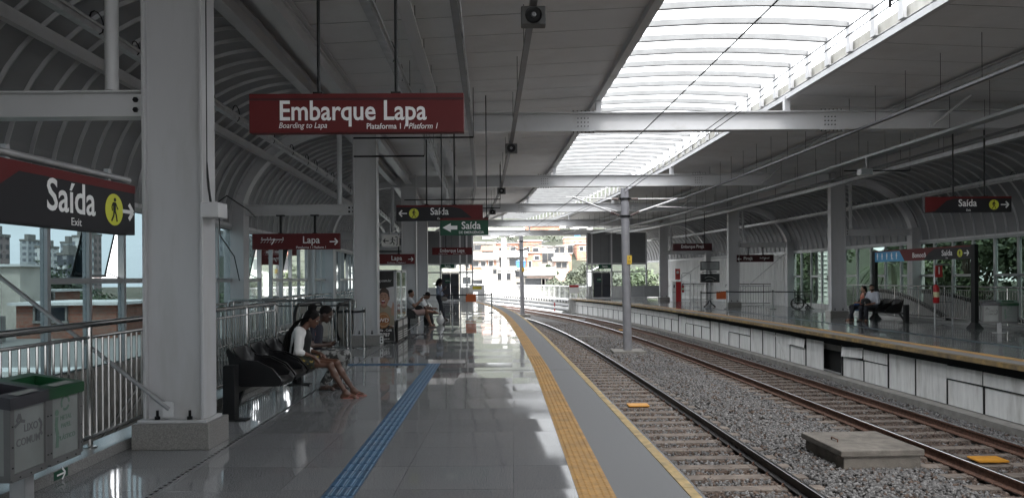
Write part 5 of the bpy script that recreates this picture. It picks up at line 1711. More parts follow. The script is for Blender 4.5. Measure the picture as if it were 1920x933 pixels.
# stay rod of the near frame
root = thing('stay_rod', 'thin steel stay rod running from the near column foot up to the glass wall', 'stay rod', (c1.x-0.1, 7.36, 0.34))
a, b = Vector((c1.x-0.05, 7.40, 0.42)), Vector((-6.65, 7.55, 2.9))
mb = MB(); mb.tube([a, b], 0.02, 10); mb.build('rod', GALV, root, smooth=True)
mb = MB(); mb.tube([a.lerp(b, -0.01), a.lerp(b, 0.045)], 0.026, 10); mb.build('clevis', GALV, root, smooth=True)
mb = MB(); mb.box(a.x-0.03, a.x+0.07, 7.385, 7.405, 0.32, 0.47); mb.build('gusset', WHITE, root)
root = thing('stay_rod', 'thin diagonal stay rod before the white ribbed wall beside the monitor stand', 'stay rod', (11.5, 53.2, 1.2))
mb = MB(); mb.tube([(10.95, 53.5, 0.9), (14.1, 53.6, 3.0)], 0.02, 6); mb.build('rod', GALV, root)
root = thing('stay_rod', 'thin diagonal stay rod beside the dark red line map sign', 'stay rod', (12.6, 42.3, 0.4))
mb = MB(); mb.tube([(12.3, 42.2, 0.4), (15.4, 42.3, 3.0)], 0.018, 6); mb.build('rod', GALV, root)

# ================================================================== DRINKS MACHINES
PRODUCTS = [mat('can_white', (0.75, 0.75, 0.74), 0.3), mat('can_dark', (0.03, 0.03, 0.035), 0.3), mat('can_red', (0.35, 0.03, 0.03), 0.3), mat('can_gold', (0.45, 0.33, 0.10), 0.3), mat('can_green', (0.07, 0.25, 0.08), 0.3)]
LITP = bpy.data.materials.new('lit_panel'); LITP.use_nodes = True
_b = LITP.node_tree.nodes['Principled BSDF']; _b.inputs['Base Color'].default_value = (0.8, 0.8, 0.8, 1); _b.inputs['Emission Color'].default_value = (0.95, 0.98, 1, 1); _b.inputs['Emission Strength'].default_value = 0.35
def machine(label, y0, y1, first):
    x1 = -3.00; x0 = x1-0.86
    root = thing('vending_machine', label, 'vending machine', ((x0+x1)/2, (y0+y1)/2, 0), 0, 'drinks machines')
    rnd = random.Random(int(y0*10))
    mb = MB()
    mb.box(x0, x1-0.06, y0, y1, 0.03, 1.90)
    mb.build('cabinet', mat('machine_grey', (0.32, 0.32, 0.33), 0.4), root, bevel=0.006)
    mb = MB(); mb.box(x1-0.06, x1, y0, y0+0.06, 0.62, 1.90); mb.box(x1-0.06, x1, y1-0.06, y1, 0.62, 1.90); mb.box(x1-0.06, x1, y0, y1, 1.84, 1.9); mb.build('door_frame', GALVW, root)
    mb = MB(); mb.box(x1-0.055, x1-0.035, y0+0.06, y1-0.06, 0.62, 1.84); mb.build('lit_front', LITP, root)
    mb = MB(); mb.box(x1-0.012, x1-0.006, y0+0.06, y1-0.06, 0.62, 1.84); mb.build('glass_front', CLEAR, root)
    for r in range(6):
        z = 0.70+r*0.185
        mb = MB(); mb.box(x1-0.035, x1-0.015, y0+0.07, y1-0.07, z-0.012, z); sh = mb.build('shelf', GALV, root)
        mbs = [MB() for _ in PRODUCTS]
        for q in range(8):
            yy = y0+0.12+q*(y1-y0-0.24)/7
            k = rnd.randrange(len(PRODUCTS))
            mbs[k].lathe([(0.001,0),(0.011,0),(0.011,0.09),(0.005,0.12),(0.005,0.135)], (x1-0.024, yy, z), 8)
            for i in range(len(mbs[k].v)-40, len(mbs[k].v)):
                v = mbs[k].v[i]; mbs[k].v[i] = (v[0], yy+(v[1]-yy)*3.0, v[2])
        for k, m2 in enumerate(mbs):
            if m2.v: m2.build('bottles', PRODUCTS[k], sh)
    mb = MB(); mb.box(x1-0.02, x1+0.03, y0, y1, 0.04, 0.60); lo = mb.build('lower_door', BLACK, root, bevel=0.01)
    mb = MB(); mb.box(x1+0.03, x1+0.034, y0+0.08, y1-0.08, 0.40, 0.56); mb.build('delivery_flap', GALV, lo)
    mb = MB()
    for q in range(4): mb.box(x1+0.03, x1+0.033, y0+0.08, y1-0.08, 0.08+q*0.06, 0.11+q*0.06)
    mb.build('vent_slats', GALV, lo)
    for yy in (y0+0.1, y1-0.1):
        mb = MB(); mb.lathe([(0.03,0),(0.03,0.03)], (x1-0.1, yy, 0), 8); mb.build('foot', RUBBER, root)
    return root
v1 = machine('drinks machine with a poster of a laughing child on its side', 19.55, 20.45, True)
v2 = machine('drinks machine with lit shelves standing behind the one with the poster', 20.50, 21.40, False)
# side poster (looks towards -y)
def poster():
    root = v1
    ox, oy = root.location.x, root.location.y
    ly = 19.55-oy-0.001
    a, b = -0.42, 0.36
    sx_ = lambda x: min(0.368, 0.72*x+0.23) if x > a+0.01 else a
    def flat(poly, m, name, d=0.001, y=ly): poly = [(sx_(p), q) for p, q in poly] if name not in ('poster', 'poster_top', 'poster_foot') else poly; mb = MB(); mb.flat(poly, y-d+0.001, 0.001); return mb.build(name, m, root, local=True)
    def disc(x, z, r, m, name, d, rx=None): x = sx_(x); rx = (rx or r)*0.8; mb = MB(); mb.disc((x, z, ly-d+0.001), r, 24, 0.001, rx=rx); return mb.build(name, m, root, local=True)
    pg = mat('poster_grey', (0.45, 0.45, 0.46), 0.4); pk = mat('poster_black', (0.012, 0.012, 0.012), 0.35)
    sk = mat('poster_skin', (0.36, 0.21, 0.15), 0.45); sk2 = mat('poster_skin_shade', (0.25, 0.13, 0.09), 0.45); hr = mat('poster_hair', (0.05, 0.032, 0.024), 0.5)
    sh = mat('poster_shirt', (0.26, 0.23, 0.17), 0.5); og = mat('poster_orange', (0.35, 0.16, 0.06), 0.5); mo = mat('poster_mouth', (0.10, 0.02, 0.02), 0.5)
    flat([(a,0.05),(b,0.05),(b,1.87),(a,1.87)], pg, 'poster')
    flat([(a,1.87),(b,1.87),(b,1.47),(0.15,1.43),(a,1.36)], pk, 'poster_top', 0.002)
    flat([(a,0.05),(b,0.05),(b,0.42),(0.1,0.50),(a,0.55)], pk, 'poster_foot', 0.002)
    # child: body, neck, head, hair, face, hand with thumb up
    flat([(a,0.50),(a,0.92),(-0.30,1.0),(-0.08,1.0),(0.10,0.90),(0.20,0.70),(0.22,0.46)], sh, 'poster_shirt', 0.003)
    flat([(-0.30,1.06),(-0.28,0.94),(-0.16,0.90),(-0.06,0.95),(-0.05,1.08)], sk2, 'poster_neck', 0.004)
    disc(-0.17, 1.18, 0.205, sk, 'poster_face', 0.005, rx=0.165)
    flat([(-0.35,1.20),(-0.34,1.34),(-0.24,1.43),(-0.10,1.43),(0.0,1.36),(0.03,1.20),(0.0,1.14),(-0.025,1.26),(-0.10,1.31),(-0.24,1.32),(-0.31,1.27)], hr, 'poster_hair', 0.006)
    disc(0.005, 1.16, 0.045, sk2, 'poster_ear', 0.006, rx=0.028)
    disc(-0.20, 1.075, 0.055, mo, 'poster_mouth', 0.006, rx=0.062); flat([(-0.255,1.11),(-0.145,1.11),(-0.155,1.085),(-0.245,1.085)], LET, 'poster_teeth', 0.007); disc(-0.20, 1.045, 0.02, mat('poster_tongue', (0.35, 0.10, 0.10), 0.5), 'poster_tongue', 0.007, rx=0.03)
    for x in (-0.25, -0.12):
        flat([(x-0.03,1.205),(x+0.03,1.205),(x+0.02,1.192),(x-0.02,1.192)], hr, 'poster_eye', 0.006); flat([(x-0.04,1.25),(x+0.035,1.262),(x+0.03,1.25),(x-0.04,1.238)], hr, 'poster_brow', 0.006)
    flat([(-0.205,1.18),(-0.175,1.18),(-0.165,1.13),(-0.215,1.13)], sk2, 'poster_nose', 0.006)
    flat([(0.10,0.72),(0.22,0.72),(0.27,0.86),(0.30,0.98),(0.24,1.0),(0.19,0.98),(0.17,1.06),(0.14,1.07),(0.13,0.99),(0.09,0.90)], sk, 'poster_hand', 0.007)
    disc(-0.19, 0.60, 0.205, og, 'logo_disc', 0.008); disc(-0.19, 0.60, 0.175, mat('poster_cream', (0.48, 0.38, 0.28), 0.5), 'logo_ring', 0.009); disc(-0.19, 0.60, 0.160, og, 'logo_field', 0.010)
    text('WD', 0.15, LET, root, 0.095, 0.59, ly-0.0105, bold=0.015)
    flat([(-0.42,0.53),(0.03,0.545),(0.03,0.575),(-0.42,0.56)], mo, 'logo_band', 0.0115)
    text('ing.com.br', 0.095, LET, root, 0.11, 1.62, ly-0.002, sx=0.95)
    text('Mídia . Café', 0.085, LET, root, 0.10, 0.335, ly-0.002, bold=0.01)
    text('-8787', 0.12, LET, root, 0.11, 0.215, ly-0.002, bold=0.014)
    text('ding-igne.br', 0.06, LET, root, 0.11, 0.115, ly-0.002)
    rnd = random.Random(4)
    mb = MB()
    for _ in range(60):
        x, z = rnd.uniform(-0.2, b-0.02), rnd.uniform(0.38, 0.46); mb.disc((x, z, ly-0.0025), rnd.uniform(0.004, 0.011), 6, 0.001)
    mb.build('poster_beans', og, root, local=True)
poster()
root = thing('power_outlet', 'small white power outlet on the plinth beside the poster machine', 'power outlet', (P(UC_L, 19.1, 0).x+0.44, 18.755, 0.15))
mb = MB(); mb.box(-0.05, 0.03, -0.01, 0.0, -0.09, 0.09); mb.build('plate', LET, root, local=True); mb = MB(); mb.box(-0.03, 0.01, -0.014, -0.01, -0.06, -0.01); mb.box(-0.03, 0.01, -0.014, -0.01, 0.02, 0.06); mb.build('socket', BLACK, root, local=True)

# ================================================================== ESCALATOR behind the seated pair
root = thing('escalator', 'escalator head with rounded glass balustrades and black handrail behind the belt posts', 'escalator', (-4.9, 20.0, 0))
for x in (-4.45, -5.5):
    zt = 1.0
    prof = [(19.0, 0.12)] + [(19.0+0.45-0.45*math.cos(t*PI/8*0.999), 0.55+0.45*math.sin((t-4)*PI/8) if True else 0) for t in range(0, 9)]
    prof = [(19.45+0.45*math.cos(a), 0.57+0.45*math.sin(a)) for a in [PI*1.5-PI*k/10 for k in range(11)]]
    path = [Vector((x, p, q)) for p, q in prof] + [Vector((x, 21.5, 1.02)), Vector((x, 26.0, -1.2))]
    mb = MB(); mb.tube(path, 0.045, 8); mb.build('handrail', BLACK, root, smooth=True)
    poly = [(p.y, p.z) for p in path] + [(26.0, -2.2), (21.4, 0.12)]
    mb = MB(); mb.prism(poly, lambda a2, b2: (x-0.012, a2, b2), lambda a2, b2: (x+0.012, a2, b2)); mb.build('balustrade', mat('balustrade', (0.36, 0.35, 0.32), 0.35, 0, 0.1), root)
    mb = MB(); mb.box(x-0.10, x+0.10, 18.9, 21.4, 0.0, 0.13); mb.build('skirting', STEEL, root)
mb = MB(); mb.box(-5.40, -4.55, 18.9, 21.4, 0.0, 0.012)
for k in range(12): mb.box(-5.40, -4.55, 21.4+k*0.4, 21.8+k*0.4, -0.3-0.2*k, -0.2*k-0.02)
mb.build('steps', GALV, root)
mb = MB(); mb.box(-3.9, -3.86, 19.9, 22.6, 0.02, 1.35); tag(mb.build('side_screen', GALVW), 'grey metal screen standing between the escalator and the drinks machines', 'screen')

# ================================================================== FAR PLATFORM OBJECTS
# red fire cabinet
root = thing('fire_cabinet', 'tall red fire cabinet with white front beside the far column', 'fire cabinet', (11.15, 51.6, 0))
mb = MB(); mb.box(0.0, 0.36, -0.3, 0.3, 0, 1.36); mb.build('case', REDP, root, local=True, bevel=0.01)
mb = MB(); mb.box(-0.24, 0.0, -0.31, 0.28, 0, 1.36); mb.build('white_front', mat('cab_white', (0.7, 0.7, 0.7), 0.4), root, local=True, bevel=0.01)
mb = MB(); mb.box(-0.16, -0.08, -0.316, -0.311, 0.95, 1.15); mb.box(-0.22, -0.02, -0.316, -0.311, 0.64, 0.66); mb.build('hose_symbol', BLACK, root, local=True)
mb = MB(); mb.box(-0.24, 0.36, -0.2, 0.2, -0.0, 0.03); mb.build('base', BLACK, root, local=True)
def ext_stand(label, c, h):
    root = thing('extinguisher_stand', label, 'extinguisher stand', c)
    mb = MB(); mb.tube([(-0.3,0,0),(-0.3,0,h-0.1),(-0.22,0,h),(0.22,0,h),(0.3,0,h-0.1),(0.3,0,0)], 0.025, 8); mb.build('frame', GALV, root, local=True, smooth=True)
    mb = MB(); mb.tube([(-0.3,0,0.75),(0.3,0,0.75)], 0.015, 6); mb.build('cross_bar', STEEL, root, local=True)
    return root
def extinguisher(label, c, sc=1.0):
    root = thing('fire_extinguisher', label, 'fire extinguisher', c)
    mb = MB(); mb.lathe([(0.07*sc,0),(0.08*sc,0.02),(0.08*sc,0.40*sc),(0.06*sc,0.47*sc),(0.03*sc,0.50*sc)], (0,0,0), 16); mb.build('cylinder', REDP, root, local=True, smooth=True)
    mb = MB(); mb.lathe([(0.081*sc,0.16*sc),(0.081*sc,0.30*sc)], (0,0,0), 16); mb.build('label_band', mat('tag_cream', (0.7, 0.66, 0.42), 0.5), root, local=True)
    mb = MB(); mb.lathe([(0.025*sc,0.50*sc),(0.025*sc,0.56*sc)], (0,0,0), 8); mb.box(-0.03,0.10,-0.012,0.012,0.56*sc,0.585*sc); mb.bar((-0.02,0,0.57*sc),(0.06,0,0.66*sc),0.02,0.02); mb.build('valve', BLACK, root, local=True)
    mb = MB(); mb.tube([(0.02,-0.02,0.54*sc),(-0.11*sc,-0.04,0.48*sc),(-0.11*sc,-0.05,0.25*sc),(-0.09*sc,-0.06,0.10*sc)], 0.012, 6); mb.build('hose', BLACK, root, local=True, smooth=True)
    return root
ext_stand('steel frame with red notice and fire extinguisher behind the framed sign', (14.65, 25.6, 0), 2.02)
extinguisher('red fire extinguisher with cream label hung on the frame behind the framed sign', (14.38, 25.57, 0.72), 1.25)
root = thing('extinguisher_notice', 'red notice with white symbol hung on the steel frame above the fire extinguisher', 'notice', (14.47, 25.55, 2.02), R(8))
mb = MB(); mb.box(-0.13, 0.13, -0.01, 0.01, -0.42, -0.03); mb.build('card', REDP, root, local=True, bevel=0.004); mb = MB(); mb.stroke([(0.0,-0.10),(0.0,-0.32)], 0.04, -0.0105); mb.disc((0,-0.10,-0.0105), 0.03); mb.build('symbol', LET, root, local=True)
ext_stand('steel frame with extinguishers beside the red fire cabinet', (12.0, 52.0, 0), 1.95)
extinguisher('small red fire extinguisher on the frame beside the red fire cabinet', (11.78, 51.95, 0.62))
root = thing('extinguisher_notice', 'red and white notice above the red fire cabinet', 'notice', (11.45, 52.1, 2.25))
mb = MB(); mb.box(-0.17, 0.17, -0.01, 0.01, -0.75, 0); mb.build('card', mat('notice_pink', (0.55, 0.08, 0.07), 0.4), root, local=True); mb = MB(); mb.disc((0,-0.25,-0.0105), 0.10); mb.build('symbol', LET, root, local=True)
mb = MB(); mb.box(-0.13,-0.11,-0.01,0.01,-2.25,-0.75); mb.box(0.11,0.13,-0.01,0.01,-2.25,-0.75); mb.build('legs', LET, root, local=True)
# monitor stand
root = thing('monitor_stand', 'stand with two black monitors one above the other on a tripod foot, far platform', 'monitor stand', (10.95, 41.8, 0))
mb = MB(); mb.tube([(0,0,0.1),(0,0,2.3)], 0.045, 10); mb.build('pole', GALV, root, local=True)
for k in range(4):
    a = k*PI/2+0.5; mb = MB(); mb.tube([(0,0,0.42),(0.12*math.cos(a),0.12*math.sin(a),0.2),(0.42*math.cos(a),0.42*math.sin(a),0.02)], 0.03, 6); mb.build('foot', BLACKM, root, local=True)
for z, lab in ((2.28, 0), (1.60, 1)):
    mb = MB(); mb.box(-0.52, 0.52, -0.16, 0.04, z-0.24, z+0.24); mo = mb.build('monitor', BLACK, root, local=True, bevel=0.012)
    mb = MB(); mb.box(-0.48, 0.48, -0.164, -0.161, z-0.20, z+0.20); mb.build('screen', mat('screen_pale', (0.24, 0.25, 0.25), 0.15) if lab == 0 else mat('screen_dark', (0.02, 0.02, 0.022), 0.12), mo, local=True)
    if lab == 0:
        mb = MB()
        for q in (-0.16, 0.16): mb.box(q-0.006, q+0.006, -0.167, -0.1645, z-0.20, z+0.20)
        mb.box(-0.16, 0.0, -0.167, -0.1645, z-0.17, z+0.17)
        mb.build('screen_image', GPAN, mo, local=True)
    else:
        mb = MB(); mb.stroke([(-0.3, z+0.02), (-0.1, z+0.09), (0.1, z+0.06), (0.32, z-0.06)], 0.03, -0.165); mb.stroke([(-0.25, z-0.12), (0.0, z-0.08), (0.2, z-0.14)], 0.025, -0.165); mb.build('screen_image', MATS['screen_pale'], mo, local=True)
mb = MB(); mb.box(-0.40, 0.40, -0.05, 0.05, 1.93, 1.97); mb.build('cross_arm', BLACKM, root, local=True)
# white louvred cabinet
root = thing('louvred_cabinet', 'tall white louvred steel cabinet standing beyond the wheelchair', 'cabinet', (16.25, 39.4, 0))
mb = MB(); mb.box(-0.26, 0.26, 0, 0.35, 0.0, 3.05); mb.box(-0.32, 0.32, -0.03, 0.4, 0, 0.42); mb.build('body', mat('cab_white2', (0.62, 0.62, 0.62), 0.4), root, local=True)
for k in range(10):
    mb = MB(); z = 0.62+k*0.235; mb.add([(-0.22,-0.002,z),(0.22,-0.002,z),(0.22,-0.05,z+0.02),(-0.22,-0.05,z+0.02),(-0.22,-0.002,z+0.10),(0.22,-0.002,z+0.10)], [(0,1,2,3),(3,2,5,4)]); mb.build('louvre', MATS['cab_white2'], root, local=True)
mb = MB(); mb.box(0.20, 0.24, -0.04, 0.0, 1.45, 1.70); mb.build('handle', BLACK, root, local=True)
# wheelchair: profile, wheels in the x-z plane, facing +x
root = thing('wheelchair', 'black folding wheelchair parked under the belt before the cross railing', 'wheelchair', (14.35, 37.9, 0), R(-24))
def wheel(y, x, r, spokes, nm):
    mb = MB(); mb.tube([(x+r*math.cos(2*PI*k/28), y, r+r*0.97*math.sin(2*PI*k/28)) for k in range(29)], 0.022, 6); w = mb.build(nm, RUBBER, root, local=True, smooth=True)
    mb = MB(); mb.tube([(x+(r-0.05)*math.cos(2*PI*k/28), y-0.03, r+(r-0.05)*math.sin(2*PI*k/28)) for k in range(29)], 0.008, 5); mb.build('hand_rim' if r > 0.2 else 'rim', STEEL, w, local=True)
    mb = MB(); mb.ball((x, y, r), 0.04, 8)
    for k in range(spokes):
        a = 2*PI*k/spokes; mb.tube([(x, y, r), (x+r*math.cos(a), y, r+r*math.sin(a))], 0.006, 4)
    mb.build('spokes', BLACKM, w, local=True)
wheel(-0.28, 0, 0.30, 10, 'wheel'); wheel(0.28, 0, 0.30, 10, 'wheel'); wheel(-0.24, 0.48, 0.10, 5, 'caster_wheel'); wheel(0.24, 0.48, 0.10, 5, 'caster_wheel')
mb = MB()
for y in (-0.24, 0.24):
    mb.tube([(-0.12,y,0.30),(-0.10,y,0.95),(-0.20,y,0.99)], 0.016, 6); mb.tube([(-0.11,y,0.72),(0.28,y,0.72),(0.36,y,0.52),(0.38,y,0.30),(0.46,y,0.26),(0.62,y,0.10)], 0.016, 6); mb.tube([(-0.12,y,0.34),(0.38,y,0.34)], 0.016, 6); mb.tube([(0.45,y,0.26),(0.48,y,0.10)], 0.015, 6)
mb.tube([(0.1,-0.24,0.30),(0.1,0.24,0.52)], 0.014, 6); mb.tube([(0.1,0.24,0.30),(0.1,-0.24,0.52)], 0.014, 6)
mb.build('frame', BLACKM, root, local=True, smooth=True)
mb = MB(); mb.box(-0.12, 0.34, -0.23, 0.23, 0.49, 0.53); mb.build('seat', BLACK, root, local=True)
mb = MB(); mb.box(-0.13, -0.10, -0.23, 0.23, 0.53, 0.92); mb.build('backrest', BLACK, root, local=True)
for y in (-0.27, 0.27):
    mb = MB(); mb.box(-0.05, 0.26, y-0.03, y+0.03, 0.71, 0.745); mb.build('armrest', BLACK, root, local=True)
for y in (-0.13, 0.13):
    mb = MB(); mb.box(0.54, 0.72, y-0.08, y+0.08, 0.09, 0.11); mb.build('footplate', BLACKM, root, local=True)

# ================================================================== ON THE TRACK BED
PITC = mat('pit_concrete', (0.20, 0.18, 0.158), 0.9, 0, 0.2, 6, bump=0.4, bscale=45, dirt=(0.10, 0.09, 0.08), dirt_scale=2.4, dirt_lo=0.48, dirt_hi=0.72)
root = thing('concrete_box', 'square concrete pit box with overhanging lid between the two tracks', 'concrete box', (5.55, 12.1, -1.34), R(3))
mb = MB(); mb.box(-0.58, 0.62, -0.66, 0.66, 0, 0.26); mb.build('box_wall', PITC, root, local=True, bevel=0.012)
mb = MB(); mb.box(-0.64, 0.66, -0.70, 0.70, 0.262, 0.36); mb.build('lid', PITC, root, local=True, bevel=0.015)
mb = MB(); mb.tube([(-0.40,-0.1,0.362),(-0.40,-0.1,0.40),(-0.40,0.1,0.40),(-0.40,0.1,0.362)], 0.012, 6); mb.build('lifting_handle', RUST, root, local=True)
YB = mat('beacon_yellow', (0.62, 0.28, 0.03), 0.5, 0, 0.1)
def beacon(u, y, label):
    root = thing('track_beacon', label, 'track beacon', P(u, y, -1.27), 0, 'yellow track beacons')
    mb = MB(); mb.box(-0.24, 0.24, -0.17, 0.17, 0.0, 0.04); mb.build('plate', YB, root, local=True, bevel=0.02)
    mb = MB(); mb.box(-0.2, 0.2, -0.1, 0.1, -0.06, 0.0); mb.build('bracket', BLACKM, root, local=True)
beacon(3.32, 17.2, 'orange yellow track beacon between the rails of the near track past the platform edge')
beacon(7.80, 11.9, 'bright yellow track beacon between the rails of the far track beside the pit box')
beacon(8.0, 42.0, 'small yellow track beacon in the far track behind the mast')
mb = MB(); mb.box(-0.9, 0.9, -0.12, 0.12, 0, 0.11); o = mb.build('loose_sleeper', CONC); o.location = P(4.95, 37.0, -1.30); o.rotation_euler[2] = 0.12; tag(o, 'old concrete beam lying on the ballast between the masts', 'beam')
mb = MB(); mb.box(-0.45, 0.45, -0.12, 0.12, 0, 0.11); o = mb.build('loose_sleeper', mat('pale_concrete', (0.5, 0.49, 0.47))); o.location = P(7.7, 52.0, -1.26); tag(o, 'short pale concrete piece lying in the far track near the platform end', 'beam')

# white relay cabinet past the platform end
root = thing('relay_cabinet', 'tall white relay cabinet on the track side at the platform end', 'cabinet', (P(1.95, 60.0, 0).x+0.35, 60.0, -0.95))
mb = MB(); mb.box(-0.28, 0.28, -0.25, 0.25, 0.1, 1.75); mb.build('case', mat('cab_white2', (0.62,)*3), root, local=True, bevel=0.01); mb = MB(); mb.box(-0.32, 0.32, -0.3, 0.3, -0.4, 0.1); mb.build('base', CONC, root, local=True); mb = MB(); mb.box(0.0, 0.008, -0.254, -0.25, 0.15, 1.7); mb.box(0.05, 0.08, -0.27, -0.25, 0.8, 0.95); mb.build('door_seam', GPAN, root, local=True)

# small gated ends
def end_gate(label, x0, x1, y, plate):
    root = thing('end_gate', label, 'gate', (x0, y, 0))
    mb = MB()
    for x in (x0, x1): mb.tube([(x,y,0),(x,y,1.15)], 0.03, 8)
    mb.tube([(x0,y,1.15),(x1,y,1.15)], 0.03, 8); mb.tube([(x0,y,0.12),(x1,y,0.12)], 0.025, 8)
    n = int((x1-x0)/0.16)
    for k in range(1, n): mb.tube([(x0+(x1-x0)*k/n,y,0.12),(x0+(x1-x0)*k/n,y,1.15)], 0.012, 5)
    mb.build('bars', GALV, root)
    if plate:
        mb = MB(); mb.box(x0+0.5, x1-0.1, y-0.03, y-0.015, 0.65, 1.12); p = mb.build('warning_plate', LET, root); mb = MB(); mb.box(x0+0.75, x1-0.3, y-0.034, y-0.03, 0.86, 1.08); mb.build('yellow_panel', mat('plate_yellow2', (0.6, 0.5, 0.03), 0.5), p)
end_gate('barred gate with white and yellow warning plate at the end of the bench platform', -3.75, -2.0, 57.3, True)
end_gate('barred gate at the end of the far platform beside the dark door', 5.1, 6.2, 60.6, False)
root = thing('warning_sign', 'small white and red warning plate on the gate of the far platform end', 'sign', (5.0, 60.3, 1.0)); mb = MB(); mb.box(-0.45, 0.35, -0.02, 0, -0.55, 0.12); mb.build('plate', LET, root, local=True); mb = MB(); mb.box(-0.43, 0.33, -0.024, -0.02, -0.08, 0.10); mb.build('red_band', REDP, root, local=True)

# white parapet fence and cable racks round the bend
def far_fence():
    root = thing('parapet_fence', 'long white barred fence round the bend of the viaduct before the hillside houses', 'fence', P(11.1, 62, 0))
    mb = MB(); W2 = mat('fence_white', (0.72, 0.72, 0.71), 0.5)
    mb.tube(line(11.1, 60.5, 118, 0.95), 0.05, 6); mb.tube(line(11.1, 60.5, 118, -0.15), 0.045, 6); mb.build('rails', W2, root)
    y = 60.8; k = 0; ob = MB()
    while y < 117:
        p = P(11.1, y, 0)
        m = MB(); m.box(p.x-0.045, p.x+0.045, y-0.045, y+0.045, -1.0, 0.95)
        if k % 4 == 0: m.build('post', W2, root)
        else: ob.v, ob.f = ob.v, ob.f; ob.box(p.x-0.02, p.x+0.02, y-0.02, y+0.02, -0.15, 0.95)
        y += 0.38; k += 1
    ob.build('balusters', W2, root)['kind'] = 'stuff'
far_fence()
mb = MB(); mb.sweep(line(10.95, 60.8, 118, 0), [(-0.05,-1.05),(0.25,-1.0),(0.25,-0.22),(-0.05,-0.22)]); tag(mb.build('parapet_wall', PANELW), 'low pale parapet wall under the white barred fence', 'wall')
for k, (z, u) in enumerate(((-0.36, 10.75), (-0.66, 10.3), (-0.95, 9.7))):
    mb = MB(); mb.tube(line(u, 61.3, 118, z), 0.11, 6)
    root = thing('cable_rack', ('upper', 'middle', 'lowest')[k]+' black cable run along the parapet round the bend', 'cable rack', P(u, 62, z), 0, 'cable runs on the parapet')
    mb.build('cables', BLACK, root)
    mb = MB(); y = 61.5
    while y < 116:
        p = P(u, y, z); mb.box(p.x-0.16, p.x+0.14, y-0.09, y+0.09, z-0.14, z+(0.13 if k == 0 else -0.05)); y += 0.8 if k == 0 else 3.4
    mb.build('brackets', mat('bracket_pale', (0.55, 0.55, 0.54), 0.6), root)['kind'] = 'stuff'
root = thing('signal_post', 'short red striped marker post on the far track side beyond the platform end', 'marker post', P(8.95, 60.0, -1.2).to_tuple())
root.matrix_basis = Matrix.Translation((3.6, 64.0, -1.2))
mb = MB(); mb.lathe([(0.05,0),(0.05,1.1)], (0,0,0), 8); mb.build('post', LET, root, local=True); mb = MB(); mb.lathe([(0.053,0.5),(0.053,0.8)], (0,0,0), 8); mb.lathe([(0.053,0.1),(0.053,0.3)], (0,0,0), 8); mb.build('red_stripes', REDP, root, local=True)
